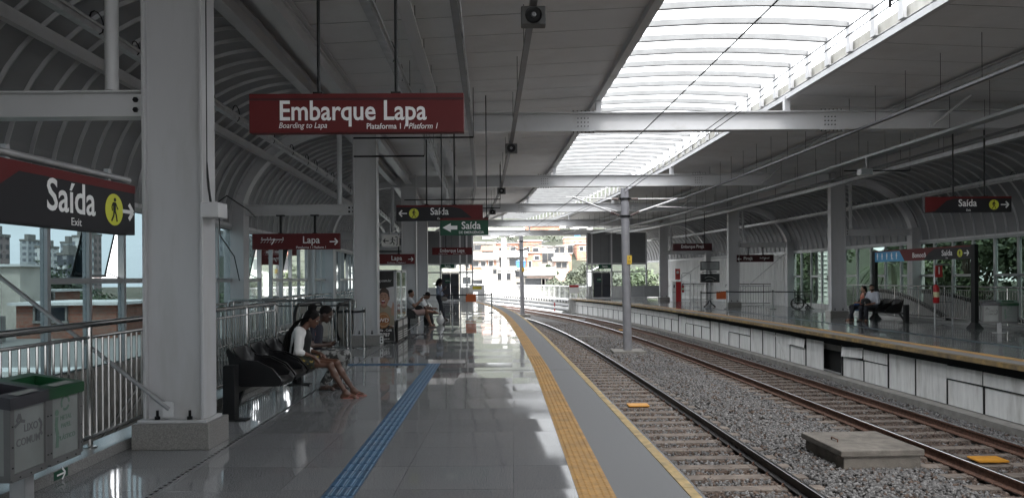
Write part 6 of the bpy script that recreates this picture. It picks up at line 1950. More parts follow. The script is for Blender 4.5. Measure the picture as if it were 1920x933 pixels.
# ================================================================== PEOPLE
# a body is one surface: rounded cones and ellipsoids blended into a distance field, then meshed
def sdf_mesh(prims, vox, k=0.03):
    lo = np.array([1e9]*3); hi = -lo
    for p in prims:
        if p[0] == 'c':
            a, b, ra, rb = p[1:5]; m = max(ra, rb)
            lo = np.minimum(lo, np.minimum(a, b)-m); hi = np.maximum(hi, np.maximum(a, b)+m)
        else:
            c, r = np.array(p[1]), np.array(p[2]); m = max(r)
            lo = np.minimum(lo, c-m); hi = np.maximum(hi, c+m)
    pad = 3*vox+0.02
    lo -= pad; hi += pad
    n = np.ceil((hi-lo)/vox).astype(int)+1
    D = np.full(n, 1.0, np.float32)
    ax = [lo[i]+vox*np.arange(n[i]) for i in range(3)]
    for p in prims:
        kk = p[-1] if isinstance(p[-1], dict) else {}
        kb = kk.get('k', k)
        if p[0] == 'c':
            a, b = np.array(p[1], float), np.array(p[2], float); ra, rb = p[3], p[4]
            pl = np.minimum(a, b)-max(ra, rb); ph = np.maximum(a, b)+max(ra, rb)
        else:
            c, r = np.array(p[1], float), np.array(p[2], float)
            M = kk.get('M'); m = max(r)
            pl, ph = c-m, c+m
        mg = kb+2.5*vox
        s = [slice(max(0, int((pl[i]-mg-lo[i])/vox)), min(n[i], int((ph[i]+mg-lo[i])/vox)+2)) for i in range(3)]
        X, Y, Z = np.meshgrid(ax[0][s[0]], ax[1][s[1]], ax[2][s[2]], indexing='ij')
        Q = np.stack([X, Y, Z], -1)
        if p[0] == 'c':
            ab = b-a; L2 = max(1e-9, ab@ab)
            t = np.clip(((Q-a)@ab)/L2, 0, 1)
            d = np.linalg.norm(Q-a-t[..., None]*ab, axis=-1)-(ra+(rb-ra)*t)
        else:
            q = Q-c
            if M is not None: q = q@M
            k0 = np.linalg.norm(q/r, axis=-1); k1 = np.linalg.norm(q/(r*r), axis=-1)
            d = k0*(k0-1)/np.maximum(k1, 1e-6)
        o = D[s[0], s[1], s[2]]
        h = np.clip(0.5+0.5*(o-d)/kb, 0, 1)
        D[s[0], s[1], s[2]] = np.where(kk.get('sub', False), np.maximum(o, -d), (o*(1-h)+d*h)-kb*h*(1-h))
    # surface nets
    ins = D < 0
    c = np.zeros(np.array(D.shape)-1, np.int8)
    nx, ny, nz_ = c.shape
    for i in (0, 1):
        for j in (0, 1):
            for l in (0, 1): c += ins[i:i+nx, j:j+ny, l:l+nz_]
    act = (c > 0) & (c < 8)
    idx = -np.ones(act.shape, int); idx[act] = np.arange(act.sum())
    I = np.argwhere(act)
    acc = np.zeros((len(I), 3)); cnt = np.zeros(len(I))
    corners = [np.array(q) for q in [(i, j, l) for i in (0, 1) for j in (0, 1) for l in (0, 1)]]
    for a in range(8):
        for b in range(a+1, 8):
            df = corners[b]-corners[a]
            if abs(df).sum() != 1: continue
            A, B = I+corners[a], I+corners[b]
            da, db = D[tuple(A.T)], D[tuple(B.T)]
            m = (da < 0) != (db < 0)
            t = np.where(m, da/np.where(m, da-db, 1), 0)
            acc += m[:, None]*(corners[a]+t[:, None]*df); cnt += m
    V = lo+vox*(I+acc/np.maximum(cnt, 1)[:, None])
    F = []
    for axn in range(3):
        u, v = (axn+1) % 3, (axn+2) % 3
        s0 = [slice(None)]*3; s1 = [slice(None)]*3
        s0[axn] = slice(0, -1); s1[axn] = slice(1, None)
        ch = ins[tuple(s0)] != ins[tuple(s1)]
        E_ = np.argwhere(ch)
        E_ = E_[(E_[:, u] > 0) & (E_[:, v] > 0) & (E_[:, u] < idx.shape[u]) & (E_[:, v] < idx.shape[v])]
        if not len(E_): continue
        du = np.zeros(3, int); du[u] = 1; dv = np.zeros(3, int); dv[v] = 1
        q = np.stack([idx[tuple((E_-du-dv).T)], idx[tuple((E_-dv).T)], idx[tuple(E_.T)], idx[tuple((E_-du).T)]], 1)
        flip = ~ins[tuple(E_.T)]
        q[flip] = q[flip][:, ::-1]
        F.append(q)
    F = np.concatenate(F)
    return V, F[(F >= 0).all(1)]

def sdf_obj(name, prims, m, parent, vox=0.012, k=0.03):
    V, F = sdf_mesh(prims, vox, k)
    me = bpy.data.meshes.new(name)
    me.from_pydata(V.tolist(), [], F.tolist())
    me.polygons.foreach_set('use_smooth', [True]*len(F))
    me.materials.append(m)
    o = bpy.data.objects.new(name, me); COL.objects.link(o)
    if parent is not None: o.parent = parent
    return o

def A(*p): return np.array(p, float)
def hand(prims, wrist, dirn, palm_n, side, curl=0.5, s=1.0):
    """Palm, four fingers and a thumb. dirn: along the hand; palm_n: direction the palm faces; side: +1 if the thumb is towards dirn x palm_n."""
    d = dirn/np.linalg.norm(dirn); n = palm_n-d*(palm_n@d); n /= np.linalg.norm(n); t = np.cross(d, n)*side
    pc = wrist+d*0.05*s
    prims.append(('c', wrist, pc+d*0.02*s, 0.024*s, 0.026*s, {'k': 0.02}))
    for i in range(4):
        off = (1.5-i)*0.019*s
        L = (0.068, 0.078, 0.072, 0.056)[i]*s
        a = wrist+d*0.025*s+t*off*0.6
        b = wrist+d*0.085*s+t*off
        c1 = b+(d*math.cos(curl*0.5)+n*math.sin(curl*0.5))*L*0.5
        c2 = c1+(d*math.cos(curl*1.2)+n*math.sin(curl*1.2))*L*0.5
        prims.append(('c', a, b, 0.013*s, 0.0115*s, {'k': 0.014}))
        prims.append(('c', b, c1, 0.0095*s, 0.0085*s, {'k': 0.004}))
        prims.append(('c', c1, c2, 0.0085*s, 0.007*s, {'k': 0.003}))
    a = wrist+d*0.02*s+t*0.022*s
    b = a+(d*0.6+t*0.75+n*0.25)*0.042*s
    c = b+(d*0.85+t*0.25+n*0.35)*0.036*s
    prims.append(('c', a, b, 0.013*s, 0.011*s, {'k': 0.012})); prims.append(('c', b, c, 0.0105*s, 0.008*s, {'k': 0.004}))

def head(prims, c, f, up, s=1.0):
    """Skull, jaw, nose, lips, brow, ears; f = the way the face looks."""
    f = f/np.linalg.norm(f); up = up-f*(up@f); up /= np.linalg.norm(up); l = np.cross(up, f)
    M = np.stack([f, l, up], 1)
    prims.append(('e', c+up*0.02*s-f*0.008*s, A(0.098, 0.076, 0.098)*s, {'M': M, 'k': 0.02}))
    prims.append(('e', c+f*0.028*s-up*0.045*s, A(0.062, 0.055, 0.070)*s, {'M': M, 'k': 0.03}))
    prims.append(('e', c+f*0.072*s-up*0.098*s, A(0.020, 0.024, 0.018)*s, {'M': M, 'k': 0.02}))
    prims.append(('c', c+f*0.088*s+up*0.005*s, c+f*0.104*s-up*0.036*s, 0.009*s, 0.015*s, {'k': 0.012}))
    prims.append(('e', c+f*0.088*s-up*0.066*s, A(0.011, 0.024, 0.008)*s, {'M': M, 'k': 0.008}))
    prims.append(('e', c+f*0.086*s-up*0.079*s, A(0.010, 0.021, 0.008)*s, {'M': M, 'k': 0.008}))
    prims.append(('c', c+f*0.083*s+up*0.022*s+l*0.03*s, c+f*0.083*s+up*0.022*s-l*0.03*s, 0.010*s, 0.010*s, {'k': 0.015}))
    for q in (-1, 1):
        prims.append(('e', c+l*q*0.075*s-up*0.01*s-f*0.005*s, A(0.022, 0.010, 0.032)*s, {'M': M, 'k': 0.008}))
    return f, l, up

def face_details(root, body, c, f, l, up, s=1.0):
    eye_m = mat('eye_white', (0.6, 0.58, 0.55), 0.3)
    for q in (-1, 1):
        p = c+f*0.079*s+l*q*0.032*s+up*0.004*s
        mb = MB(); mb.ball(tuple(p), 0.0115*s, 8); mb.build('eye', eye_m, root, local=True, smooth=True)
        mb = MB(); mb.ball(tuple(p+f*0.0085*s), 0.0052*s, 6); mb.build('iris', BLACK, root, local=True, smooth=True)
        mb = MB(); mb.tube([tuple(p+up*0.017*s-l*0.016*s+f*0.006*s), tuple(p+up*0.021*s+f*0.010*s), tuple(p+up*0.016*s+l*0.018*s+f*0.002*s)], 0.004*s, 5); mb.build('eyebrow', mat('brow', (0.015, 0.01, 0.008), 0.8), root, local=True)

def foot(prims, ankle, toe_dir, s=1.0, pitch=0.0):
    d = toe_dir/np.linalg.norm(toe_dir)
    heel = ankle-d*0.045*s; heel[2] = ankle[2]-0.055*s
    ball_ = ankle+d*0.13*s; ball_[2] = ankle[2]-0.062*s+pitch
    toe = ankle+d*0.175*s; toe[2] = ankle[2]-0.068*s+pitch
    prims.append(('c', ankle, heel, 0.036*s, 0.032*s)); prims.append(('c', ankle, ball_, 0.036*s, 0.026*s, {'k': 0.04}))
    lat = np.cross(d, A(0, 0, 1)); lat /= np.linalg.norm(lat)
    prims.append(('c', heel, ball_, 0.030*s, 0.027*s)); 
    for i in range(5):
        o = lat*(i-2)*0.016*s
        e = toe+o-d*abs(i-1.2)*0.009*s
        prims.append(('c', ball_+o*0.9, e, 0.014*s, 0.011*s, {'k': 0.01}))

def limbs(J, s=1.0, thick=1.0):
    """Body primitives from joints J."""
    t = thick
    P_ = []
    hip, chest, neck = J['hip'], J['chest'], J['neck']
    lat = J['lat']
    P_.append(('c', hip-lat*0.07*s, hip+lat*0.07*s, 0.105*s*t, 0.105*s*t, {'k': 0.06}))
    mid = (hip+chest)/2
    P_.append(('c', hip, mid, 0.11*s*t, 0.105*s*t, {'k': 0.06})); P_.append(('c', mid-lat*0.025*s, chest-lat*0.045*s, 0.095*s*t, 0.105*s*t, {'k': 0.06})); P_.append(('c', mid+lat*0.025*s, chest+lat*0.045*s, 0.095*s*t, 0.105*s*t, {'k': 0.06}))
    for q in ('l', 'r'):
        sh, el, wr = J['sh'+q], J['el'+q], J['wr'+q]
        P_.append(('c', chest+A(0, 0, 0.05)*s, sh, 0.075*s*t, 0.052*s*t, {'k': 0.05}))
        P_.append(('c', sh, el, 0.050*s*t, 0.038*s*t, {'k': 0.04})); P_.append(('c', el, wr, 0.038*s*t, 0.025*s*t, {'k': 0.025}))
        hp, kn, an = J['hp'+q], J['kn'+q], J['an'+q]
        P_.append(('c', hp, kn, 0.085*s*t, 0.056*s*t, {'k': 0.06}))
        cf = kn*0.68+an*0.32
        back = J.get('calf', A(0, 0, 0))
        P_.append(('c', kn, cf+back, 0.053*s*t, 0.053*s*t, {'k': 0.03})); P_.append(('c', cf+back, an, 0.053*s*t, 0.032*s*t, {'k': 0.03}))
    P_.append(('c', chest+A(0, 0, 0.06)*s, neck, 0.07*s, 0.050*s, {'k': 0.05})); P_.append(('c', neck, J['head']-J['up']*0.03*s, 0.048*s, 0.046*s, {'k': 0.03}))
    return P_

def chain(pts, rs, k=0.03):
    return [('c', a, b, r0, r1, {'k': k}) for a, b, r0, r1 in zip(pts, pts[1:], rs, rs[1:])]

SKIN_D = mat('skin_deep_brown', (0.115, 0.055, 0.036), 0.42, 0, 0.08, 9)
SKIN_D2 = mat('skin_dark', (0.055, 0.030, 0.022), 0.42, 0, 0.08, 9)
SKIN_M = mat('skin_brown', (0.20, 0.105, 0.07), 0.45, 0, 0.08, 9)
SKIN_L = mat('skin_light_brown', (0.36, 0.21, 0.15), 0.45, 0, 0.06, 9)
HAIR = mat('black_hair', (0.006, 0.005, 0.005), 0.7, 0, 0.2, 60, spec=0.15, bump=0.3, bscale=90)
CARDI = mat('white_cardigan', (0.70, 0.69, 0.68), 0.85, 0, 0.04, 30, bump=0.15, bscale=160)
BTOP = mat('black_top', (0.01, 0.01, 0.011), 0.85)
FLORAL = mat('floral_shorts', (0.035, 0.04, 0.03), 0.8, 0, 0.2, 10, dirt=(0.45, 0.30, 0.06), dirt_scale=24, dirt_lo=0.56, dirt_hi=0.60)
CAMO = mat('camouflage_cloth', (0.035, 0.035, 0.035), 0.85, 0, 0.3, 8, dirt=(0.30, 0.30, 0.29), dirt_scale=11, dirt_lo=0.50, dirt_hi=0.53)
NAVYT = mat('navy_shirt', (0.011, 0.012, 0.022), 0.8)
GREYT = mat('grey_shirt', (0.30, 0.31, 0.32), 0.85, 0, 0.05, 20)
WHITET = mat('white_tee', (0.62, 0.63, 0.64), 0.85, 0, 0.05, 20)
DENIM = mat('denim_shirt', (0.16, 0.19, 0.25), 0.85, 0, 0.12, 14)
DARKJ = mat('dark_trousers', (0.012, 0.013, 0.02), 0.8)
PALEP = mat('pale_pink_shorts', (0.42, 0.30, 0.28), 0.85, 0, 0.06, 20)
LBLUE = mat('pale_shirt', (0.42, 0.44, 0.50), 0.8, 0, 0.05, 20)
FLIP = mat('coral_flip_flop', (0.36, 0.13, 0.10), 0.5)
DSHOE = mat('dark_sandal', (0.03, 0.028, 0.028), 0.6)
WSHOE = mat('white_shoe', (0.65, 0.65, 0.65), 0.5)
COR = mat('coral_top', (0.50, 0.17, 0.12), 0.8, 0, 0.1, 20, dirt=(0.6, 0.55, 0.45), dirt_scale=14, dirt_lo=0.58, dirt_hi=0.62)

def seated(o, headc, neck, chest, hip, lat=0.09, **kw):
    """Joint set for somebody sitting facing +x (local)."""
    J = dict(head=A(*headc), neck=A(*neck), chest=A(*chest), hip=A(*hip), lat=A(0, 1, 0), up=A(0, 0, 1), calf=A(-0.012, 0, 0))
    for q, sg in (('l', 1), ('r', -1)):
        J['sh'+q] = A(chest[0]+0.0, sg*0.165, chest[2]+0.085)
        J['hp'+q] = A(hip[0], sg*lat, hip[2]-0.01)
    for k2, v in kw.items(): J[k2] = A(*v)
    return J

# ---- girl in the white cardigan -------------------------------------------------
def girl():
    root = thing('person', 'girl with long braids and bun in a white cardigan bent forward on the bench', 'person', (-3.0, 10.62, 0))
    J = seated(0, (0.185, 0, 1.105), (0.10, 0, 1.02), (0.035, 0, 0.86), (0.0, 0, 0.52),
               ell=(0.03, 0.23, 0.66), wrl=(0.26, 0.13, 0.60), elr=(0.035, -0.22, 0.665), wrr=(0.235, -0.125, 0.585),
               knl=(0.50, 0.08, 0.475), anl=(0.74, 0.10, 0.075), knr=(0.45, -0.09, 0.465), anr=(0.67, -0.11, 0.075))
    f0 = A(0.86, -0.05, -0.42); J['up'] = A(0.42, 0, 0.9)
    body = limbs(J, 0.93, 0.92)
    f, l, up = head(body, J['head'], f0, J['up'], 0.98)
    hand(body, J['wrl'], A(0.55, -0.10, -0.42), A(-0.3, 0, -0.9), -1, 0.35, 0.95)
    hand(body, J['wrr'], A(0.5, 0.06, -0.5), A(-0.3, 0, -0.9), 1, 0.35, 0.95)
    foot(body, J['anl'].copy(), A(1, 0.03, 0), 0.95); foot(body, J['anr'].copy(), A(1, -0.05, 0), 0.95)
    sdf_obj('body', body, SKIN_D, root, 0.0075, 0.03)
    face_details(root, None, J['head'], f, l, up, 0.98)
    ch, mid = J['chest'], (J['hip']+J['chest'])/2
    cl = []
    for q in ('l', 'r'):
        sh, el, wr = J['sh'+q], J['el'+q], J['wr'+q]
        cu = el*0.72+wr*0.28
        cl += [('c', ch+A(-0.005, 0, 0.05), sh+A(0, 0, -0.005), 0.078, 0.058, {'k': 0.05}), ('c', sh, el, 0.057, 0.048, {'k': 0.04}), ('c', el, cu, 0.048, 0.044, {'k': 0.02})]
    cl += [('c', J['hip']+A(-0.03, 0.045, 0.06), ch+A(-0.025, 0.05, 0), 0.105, 0.105, {'k': 0.05}), ('c', J['hip']+A(-0.03, -0.045, 0.06), ch+A(-0.025, -0.05, 0), 0.105, 0.105, {'k': 0.05})]
    sdf_obj('cardigan', cl, CARDI, root, 0.009, 0.03)
    top = [('c', J['hip']+A(0.02, 0, 0.05), ch+A(0.032, 0, 0.0), 0.115, 0.098, {'k': 0.05}), ('c', ch+A(0.032, 0, 0), ch+A(0.045, 0, 0.06), 0.098, 0.06, {'k': 0.05})]
    sdf_obj('top', top, BTOP, root, 0.01)
    sh_ = [('c', J['hip']+A(0, -0.08, 0), J['hip']+A(0, 0.08, 0), 0.115, 0.115, {'k': 0.06})]
    for q in ('l', 'r'):
        e = J['hp'+q]*0.58+J['kn'+q]*0.42
        sh_.append(('c', J['hp'+q], e, 0.098, 0.083, {'k': 0.05}))
    sdf_obj('shorts', sh_, FLORAL, root, 0.01)
    hc = J['head']
    hair = [('e', hc+up*0.033-f*0.024, A(0.104, 0.086, 0.100), {'M': np.stack([f, l, up], 1), 'k': 0.02}),
            ('e', hc-f*0.075+up*0.135, A(0.058, 0.06, 0.052), {'k': 0.02}), ('e', hc-f*0.055+up*0.165, A(0.04, 0.045, 0.035), {'k': 0.02}),
            ('c', hc-f*0.07-up*0.01, hc-f*0.09-up*0.12, 0.06, 0.045, {'k': 0.04})]
    h = sdf_obj('hair', hair, HAIR, root, 0.010, 0.02)
    mb = MB(); rnd = random.Random(8)
    for i in range(30):
        yy = (i/29-0.5)
        a = Vector(hc-f*0.085+l*yy*0.13-up*0.02)
        b = Vector((-0.10, yy*0.20, 0.98)); c = Vector((-0.16+rnd.uniform(-0.02, 0.01), yy*0.26-0.03*abs(yy), 0.80)); d = Vector((-0.155+rnd.uniform(-0.04, 0.03), yy*0.27, 0.56+rnd.uniform(-0.04, 0.12)))
        pts = [a, a.lerp(b, 0.5)+Vector((-0.02,0,0.02)), b, b.lerp(c, 0.5)+Vector((-0.015,0,0)), c, c.lerp(d, 0.5), d]
        if i % 4 == 0:
            pts = [Vector(hc+l*yy*0.155-f*0.03-up*0.01), Vector((0.03, yy*0.24, 1.0)), Vector((0.0+rnd.uniform(-0.03,0.02), yy*0.40, 0.88)), Vector((-0.04, yy*0.42, 0.72)), Vector((-0.06, yy*0.40, 0.60))]
        mb.tube(pts, [0.011]*(len(pts)-1)+[0.006], 6)
    mb.build('braids', HAIR, root, local=True, smooth=True)
    for q, sg in (('l', 1), ('r', -1)):
        an = J['an'+q]
        mb = MB(); x, y = an[0]+0.055, an[1]
        mb.prism([(x+0.13*math.cos(t)*(1 if math.cos(t) > 0 else 0.95), y+0.046*math.sin(t)) for t in [2*PI*i/20 for i in range(20)]], lambda a, b: (a, b, 0.001), lambda a, b: (a, b, 0.016))
        mb.tube([(x+0.07, y, 0.02), (x+0.03, y+0.03, 0.05), (x-0.01, y+0.045, 0.02)], 0.006, 5); mb.tube([(x+0.07, y, 0.02), (x+0.03, y-0.03, 0.05), (x-0.01, y-0.045, 0.02)], 0.006, 5)
        mb.build('flip_flop', FLIP, root, local=True)
girl()

def companion():
    root = thing('person', 'person in navy shirt and camouflage trousers bent over a phone beside the girl in white', 'person', (-3.02, 11.36, 0))
    J = seated(0, (0.215, 0, 1.135), (0.11, 0, 1.05), (0.04, 0, 0.90), (0.0, 0, 0.53),
               ell=(0.06, 0.25, 0.68), wrl=(0.235, 0.08, 0.68), elr=(0.05, -0.25, 0.68), wrr=(0.22, -0.08, 0.68),
               knl=(0.47, 0.14, 0.50), anl=(0.34, 0.12, 0.08), knr=(0.47, -0.13, 0.50), anr=(0.20, -0.10, 0.08))
    f0 = A(0.80, 0, -0.5); J['up'] = A(0.5, 0, 0.85)
    body = limbs(J, 1.0, 1.0)
    f, l, up = head(body, J['head'], f0, J['up'], 1.0)
    hand(body, J['wrl'], A(0.8, -0.25, 0.1), A(0, -0.8, 0.4), 1, 0.7); hand(body, J['wrr'], A(0.8, 0.25, 0.1), A(0, 0.8, 0.4), -1, 0.7)
    foot(body, J['anl'].copy(), A(1, 0.1, 0)); foot(body, J['anr'].copy(), A(1, -0.1, 0))
    sdf_obj('body', body, SKIN_D2, root, 0.009, 0.03)
    face_details(root, None, J['head'], f, l, up)
    ch = J['chest']
    cl = [('c', J['hip']+A(0, 0.04, 0.03), ch+A(0, 0.05, 0), 0.125, 0.118, {'k': 0.05}), ('c', J['hip']+A(0, -0.04, 0.03), ch+A(0, -0.05, 0), 0.125, 0.118, {'k': 0.05})]
    for q in ('l', 'r'):
        e = J['sh'+q]*0.35+J['el'+q]*0.65
        cl += [('c', ch+A(0, 0, 0.05), J['sh'+q], 0.085, 0.062, {'k': 0.05}), ('c', J['sh'+q], e, 0.062, 0.056, {'k': 0.03})]
    sdf_obj('shirt', cl, NAVYT, root, 0.012)
    mb = MB(); mb.flat([(0.02,0.84),(0.10,0.83),(0.10,0.90),(0.03,0.92)], -0.175, 0.004); mb.build('red_print', mat('print_red', (0.45, 0.06, 0.05), 0.7), root, local=True)
    pt = [('c', J['hip']-J['lat']*0.08, J['hip']+J['lat']*0.08, 0.118, 0.118, {'k': 0.06})]
    for q in ('l', 'r'):
        pt += chain([J['hp'+q], J['kn'+q], J['kn'+q]*0.45+J['an'+q]*0.55, J['an'+q]+A(0, 0, 0.03)], [0.103, 0.080, 0.072, 0.060], 0.03)
    sdf_obj('trousers', pt, CAMO, root, 0.012)
    sdf_obj('hair', [('e', J['head']+up*0.034-f*0.022, A(0.100, 0.082, 0.094), {'M': np.stack([f, l, up], 1)})], HAIR, root, 0.011)
    for q in ('l', 'r'):
        an = J['an'+q]; mb = MB(); x, y = an[0]+0.06, an[1]
        mb.prism([(x+0.14*math.cos(t), y+0.05*math.sin(t)) for t in [2*PI*i/20 for i in range(20)]], lambda a, b: (a, b, 0.001), lambda a, b: (a, b, 0.02)); mb.tube([(x+0.02,y+0.05,0.02),(x+0.04,y,0.07),(x+0.02,y-0.05,0.02)], 0.014, 6)
        mb.build('sandal', DSHOE, root, local=True)
    ph = thing('mobile_phone', 'mobile phone held in both hands by the person in camouflage trousers', 'phone', (-3.02+0.36, 11.36, 0.70))
    mb = MB(); mb.obox((0, 0, 0), (0.03, 0, 0.02), (0, 0.075, 0), (-0.003, 0, 0.004)); mb.build('case', BLACK, ph, local=True)
    mb = MB(); mb.obox((-0.003, 0, 0.0045), (0.028, 0, 0.0187), (0, 0.07, 0), (-0.0006, 0, 0.0008)); mb.build('screen', MATS['screen_pale'], ph, local=True)
companion()

def man_crossed():
    root = thing('person', 'man in grey shirt and pale shorts sitting with crossed legs and a raised phone', 'person', (-3.42, 25.85, 0))
    J = seated(0, (-0.04, 0, 1.17), (-0.08, 0, 1.05), (-0.11, 0, 0.90), (0.02, 0, 0.51),
               ell=(0.10, 0.22, 0.72), wrl=(0.26, 0.05, 0.90), elr=(0.10, -0.22, 0.74), wrr=(0.28, -0.04, 0.92),
               knl=(0.47, 0.06, 0.50), anl=(0.62, 0.06, 0.08), knr=(0.50, -0.12, 0.56), anr=(0.72, 0.10, 0.52))
    f0 = A(0.97, -0.05, -0.2); J['up'] = A(0.2, 0, 1)
    body = limbs(J, 1.05, 1.12)
    f, l, up = head(body, J['head'], f0, J['up'], 1.05)
    hand(body, J['wrl'], A(0.5, -0.1, 0.8), A(0.2, -0.9, 0), 1, 0.7); hand(body, J['wrr'], A(0.5, 0.05, 0.8), A(0.2, 0.9, 0), -1, 0.7)
    foot(body, J['anl'].copy(), A(1, 0, 0)); foot(body, A(0.74, 0.10, 0.54), A(0.95, -0.3, 0))
    sdf_obj('body', body, SKIN_M, root, 0.011, 0.03)
    face_details(root, None, J['head'], f, l, up)
    ch = J['chest']
    cl = [('c', J['hip']+A(-0.02, 0.05, 0.03), ch+A(0, 0.06, 0), 0.145, 0.132, {'k': 0.05}), ('c', J['hip']+A(-0.02, -0.05, 0.03), ch+A(0, -0.06, 0), 0.145, 0.132, {'k': 0.05})]
    for q in ('l', 'r'):
        e = J['sh'+q]*0.4+J['el'+q]*0.6; cl += [('c', ch+A(0, 0, 0.05), J['sh'+q], 0.09, 0.07, {'k': 0.05}), ('c', J['sh'+q], e, 0.07, 0.062, {'k': 0.03})]
    sdf_obj('shirt', cl, GREYT, root, 0.013)
    pt = [('c', J['hip']-J['lat']*0.09, J['hip']+J['lat']*0.09, 0.135, 0.135, {'k': 0.06})]
    for q in ('l', 'r'): pt.append(('c', J['hp'+q], J['hp'+q]*0.22+J['kn'+q]*0.78, 0.115, 0.088, {'k': 0.04}))
    sdf_obj('shorts', pt, PALEP, root, 0.013)
    sdf_obj('hair', [('e', J['head']+up*0.036-f*0.02, A(0.104, 0.084, 0.092), {'M': np.stack([f, l, up], 1)})], HAIR, root, 0.012)
    mb = MB(); mb.prism([(0.90+0.16*math.cos(t), 0.0+0.055*math.sin(t)) for t in [2*PI*i/18 for i in range(18)]], lambda a, b: (a-0.08, b+0.06, 0.445), lambda a, b: (a-0.08, b+0.06, 0.475)); mb.build('shoe', DSHOE, root, local=True)
    mb = MB(); mb.prism([(0.68+0.15*math.cos(t), 0.06+0.055*math.sin(t)) for t in [2*PI*i/18 for i in range(18)]], lambda a, b: (a, b, 0.001), lambda a, b: (a, b, 0.03)); mb.build('shoe', DSHOE, root, local=True)
    ph = thing('mobile_phone', 'mobile phone held up by the man in grey on the far bench', 'phone', (-3.42+0.37, 25.85, 1.02))
    mb = MB(); mb.obox((0,0,0), (0.004,0,-0.002), (0,0.07,0), (0.02,0,0.035)); mb.build('case', BLACK, ph, local=True); mb = MB(); mb.obox((-0.005,0,0.002), (0.0008,0,-0.0004), (0,0.064,0), (0.018,0,0.032)); mb.build('screen', MATS['screen_dark'], ph, local=True)
    bg_ = thing('waist_bag', 'black waist bag lying on the lap of the man in grey', 'bag', (-3.42+0.22, 25.80, 0.66)); sdf_obj('pouch', [('e', A(0,0,0), A(0.14,0.12,0.085)), ('e', A(0.03,0,0.02), A(0.1,0.1,0.08))], BTOP, bg_, 0.015); mb = MB(); mb.tube([(-0.12,-0.08,0.02),(-0.2,-0.16,0.0),(-0.3,-0.17,-0.04)], 0.012, 6); mb.build('strap', BTOP, bg_, local=True)
man_crossed()

def man_white():
    root = thing('person', 'man in white shirt bowed forward with forearms on his knees on the far bench', 'person', (-3.40, 27.1, 0))
    J = seated(0, (0.36, 0, 1.06), (0.26, 0, 1.00), (0.14, 0, 0.86), (0.0, 0, 0.51),
               ell=(0.30, 0.22, 0.64), wrl=(0.58, 0.10, 0.60), elr=(0.30, -0.22, 0.63), wrr=(0.60, -0.08, 0.60),
               knl=(0.46, 0.15, 0.50), anl=(0.44, 0.16, 0.08), knr=(0.46, -0.15, 0.50), anr=(0.46, -0.16, 0.08))
    f0 = A(0.7, 0, -0.7); J['up'] = A(0.7, 0, 0.7)
    body = limbs(J, 1.03, 1.05); f, l, up = head(body, J['head'], f0, J['up'], 1.02)
    hand(body, J['wrl'], A(0.8, -0.2, 0), A(0, -0.5, -0.5), 1, 0.6); hand(body, J['wrr'], A(0.8, 0.2, 0), A(0, 0.5, -0.5), -1, 0.6)
    foot(body, J['anl'].copy(), A(1, 0.1, 0)); foot(body, J['anr'].copy(), A(1, -0.1, 0))
    sdf_obj('body', body, SKIN_D, root, 0.013, 0.03)
    ch = J['chest']; cl = [('c', J['hip']+A(0, 0.05, 0.03), ch+A(0, 0.055, 0), 0.135, 0.128, {'k': 0.05}), ('c', J['hip']+A(0, -0.05, 0.03), ch+A(0, -0.055, 0), 0.135, 0.128, {'k': 0.05})]
    for q in ('l', 'r'):
        e = J['sh'+q]*0.3+J['el'+q]*0.7; cl += [('c', ch+A(0, 0, 0.05), J['sh'+q], 0.09, 0.07, {'k': 0.05}), ('c', J['sh'+q], e, 0.07, 0.066, {'k': 0.03})]
    sdf_obj('shirt', cl, WHITET, root, 0.014)
    pt = [('c', J['hip']-J['lat']*0.09, J['hip']+J['lat']*0.09, 0.125, 0.125, {'k': 0.06})]
    for q in ('l', 'r'): pt += chain([J['hp'+q], J['kn'+q], J['an'+q]+A(0, 0, 0.05)], [0.108, 0.085, 0.065])
    sdf_obj('trousers', pt, DARKJ, root, 0.014)
    sdf_obj('hair', [('e', J['head']+up*0.034-f*0.022, A(0.104, 0.084, 0.096), {'M': np.stack([f, l, up], 1)})], HAIR, root, 0.012)
    b = thing('carrier_bag', 'white plastic carrier bag on the floor beside the bowed man', 'bag', (-2.62, 27.4, 0)); sdf_obj('sack', [('e', A(0,0,0.17), A(0.14,0.10,0.18)), ('c', A(0,0,0.3), A(0,0,0.48), 0.06, 0.02)], mat('white_bag', (0.6, 0.6, 0.6), 0.4), b, 0.016)
    b = thing('backpack', 'black backpack on the floor between the feet of the bowed man', 'bag', (-2.98, 26.75, 0)); sdf_obj('sack', [('e', A(0,0,0.22), A(0.17,0.15,0.25)), ('e', A(0.1,0,0.15), A(0.1,0.12,0.14)), ('e', A(0,0,0.05), A(0.16,0.14,0.06))], BTOP, b, 0.016); mb = MB(); mb.tube([(0,-0.05,0.45),(0,-0.03,0.51),(0,0.03,0.51),(0,0.05,0.45)], 0.012, 6); mb.build('handle', BTOP, b, local=True)
man_white()

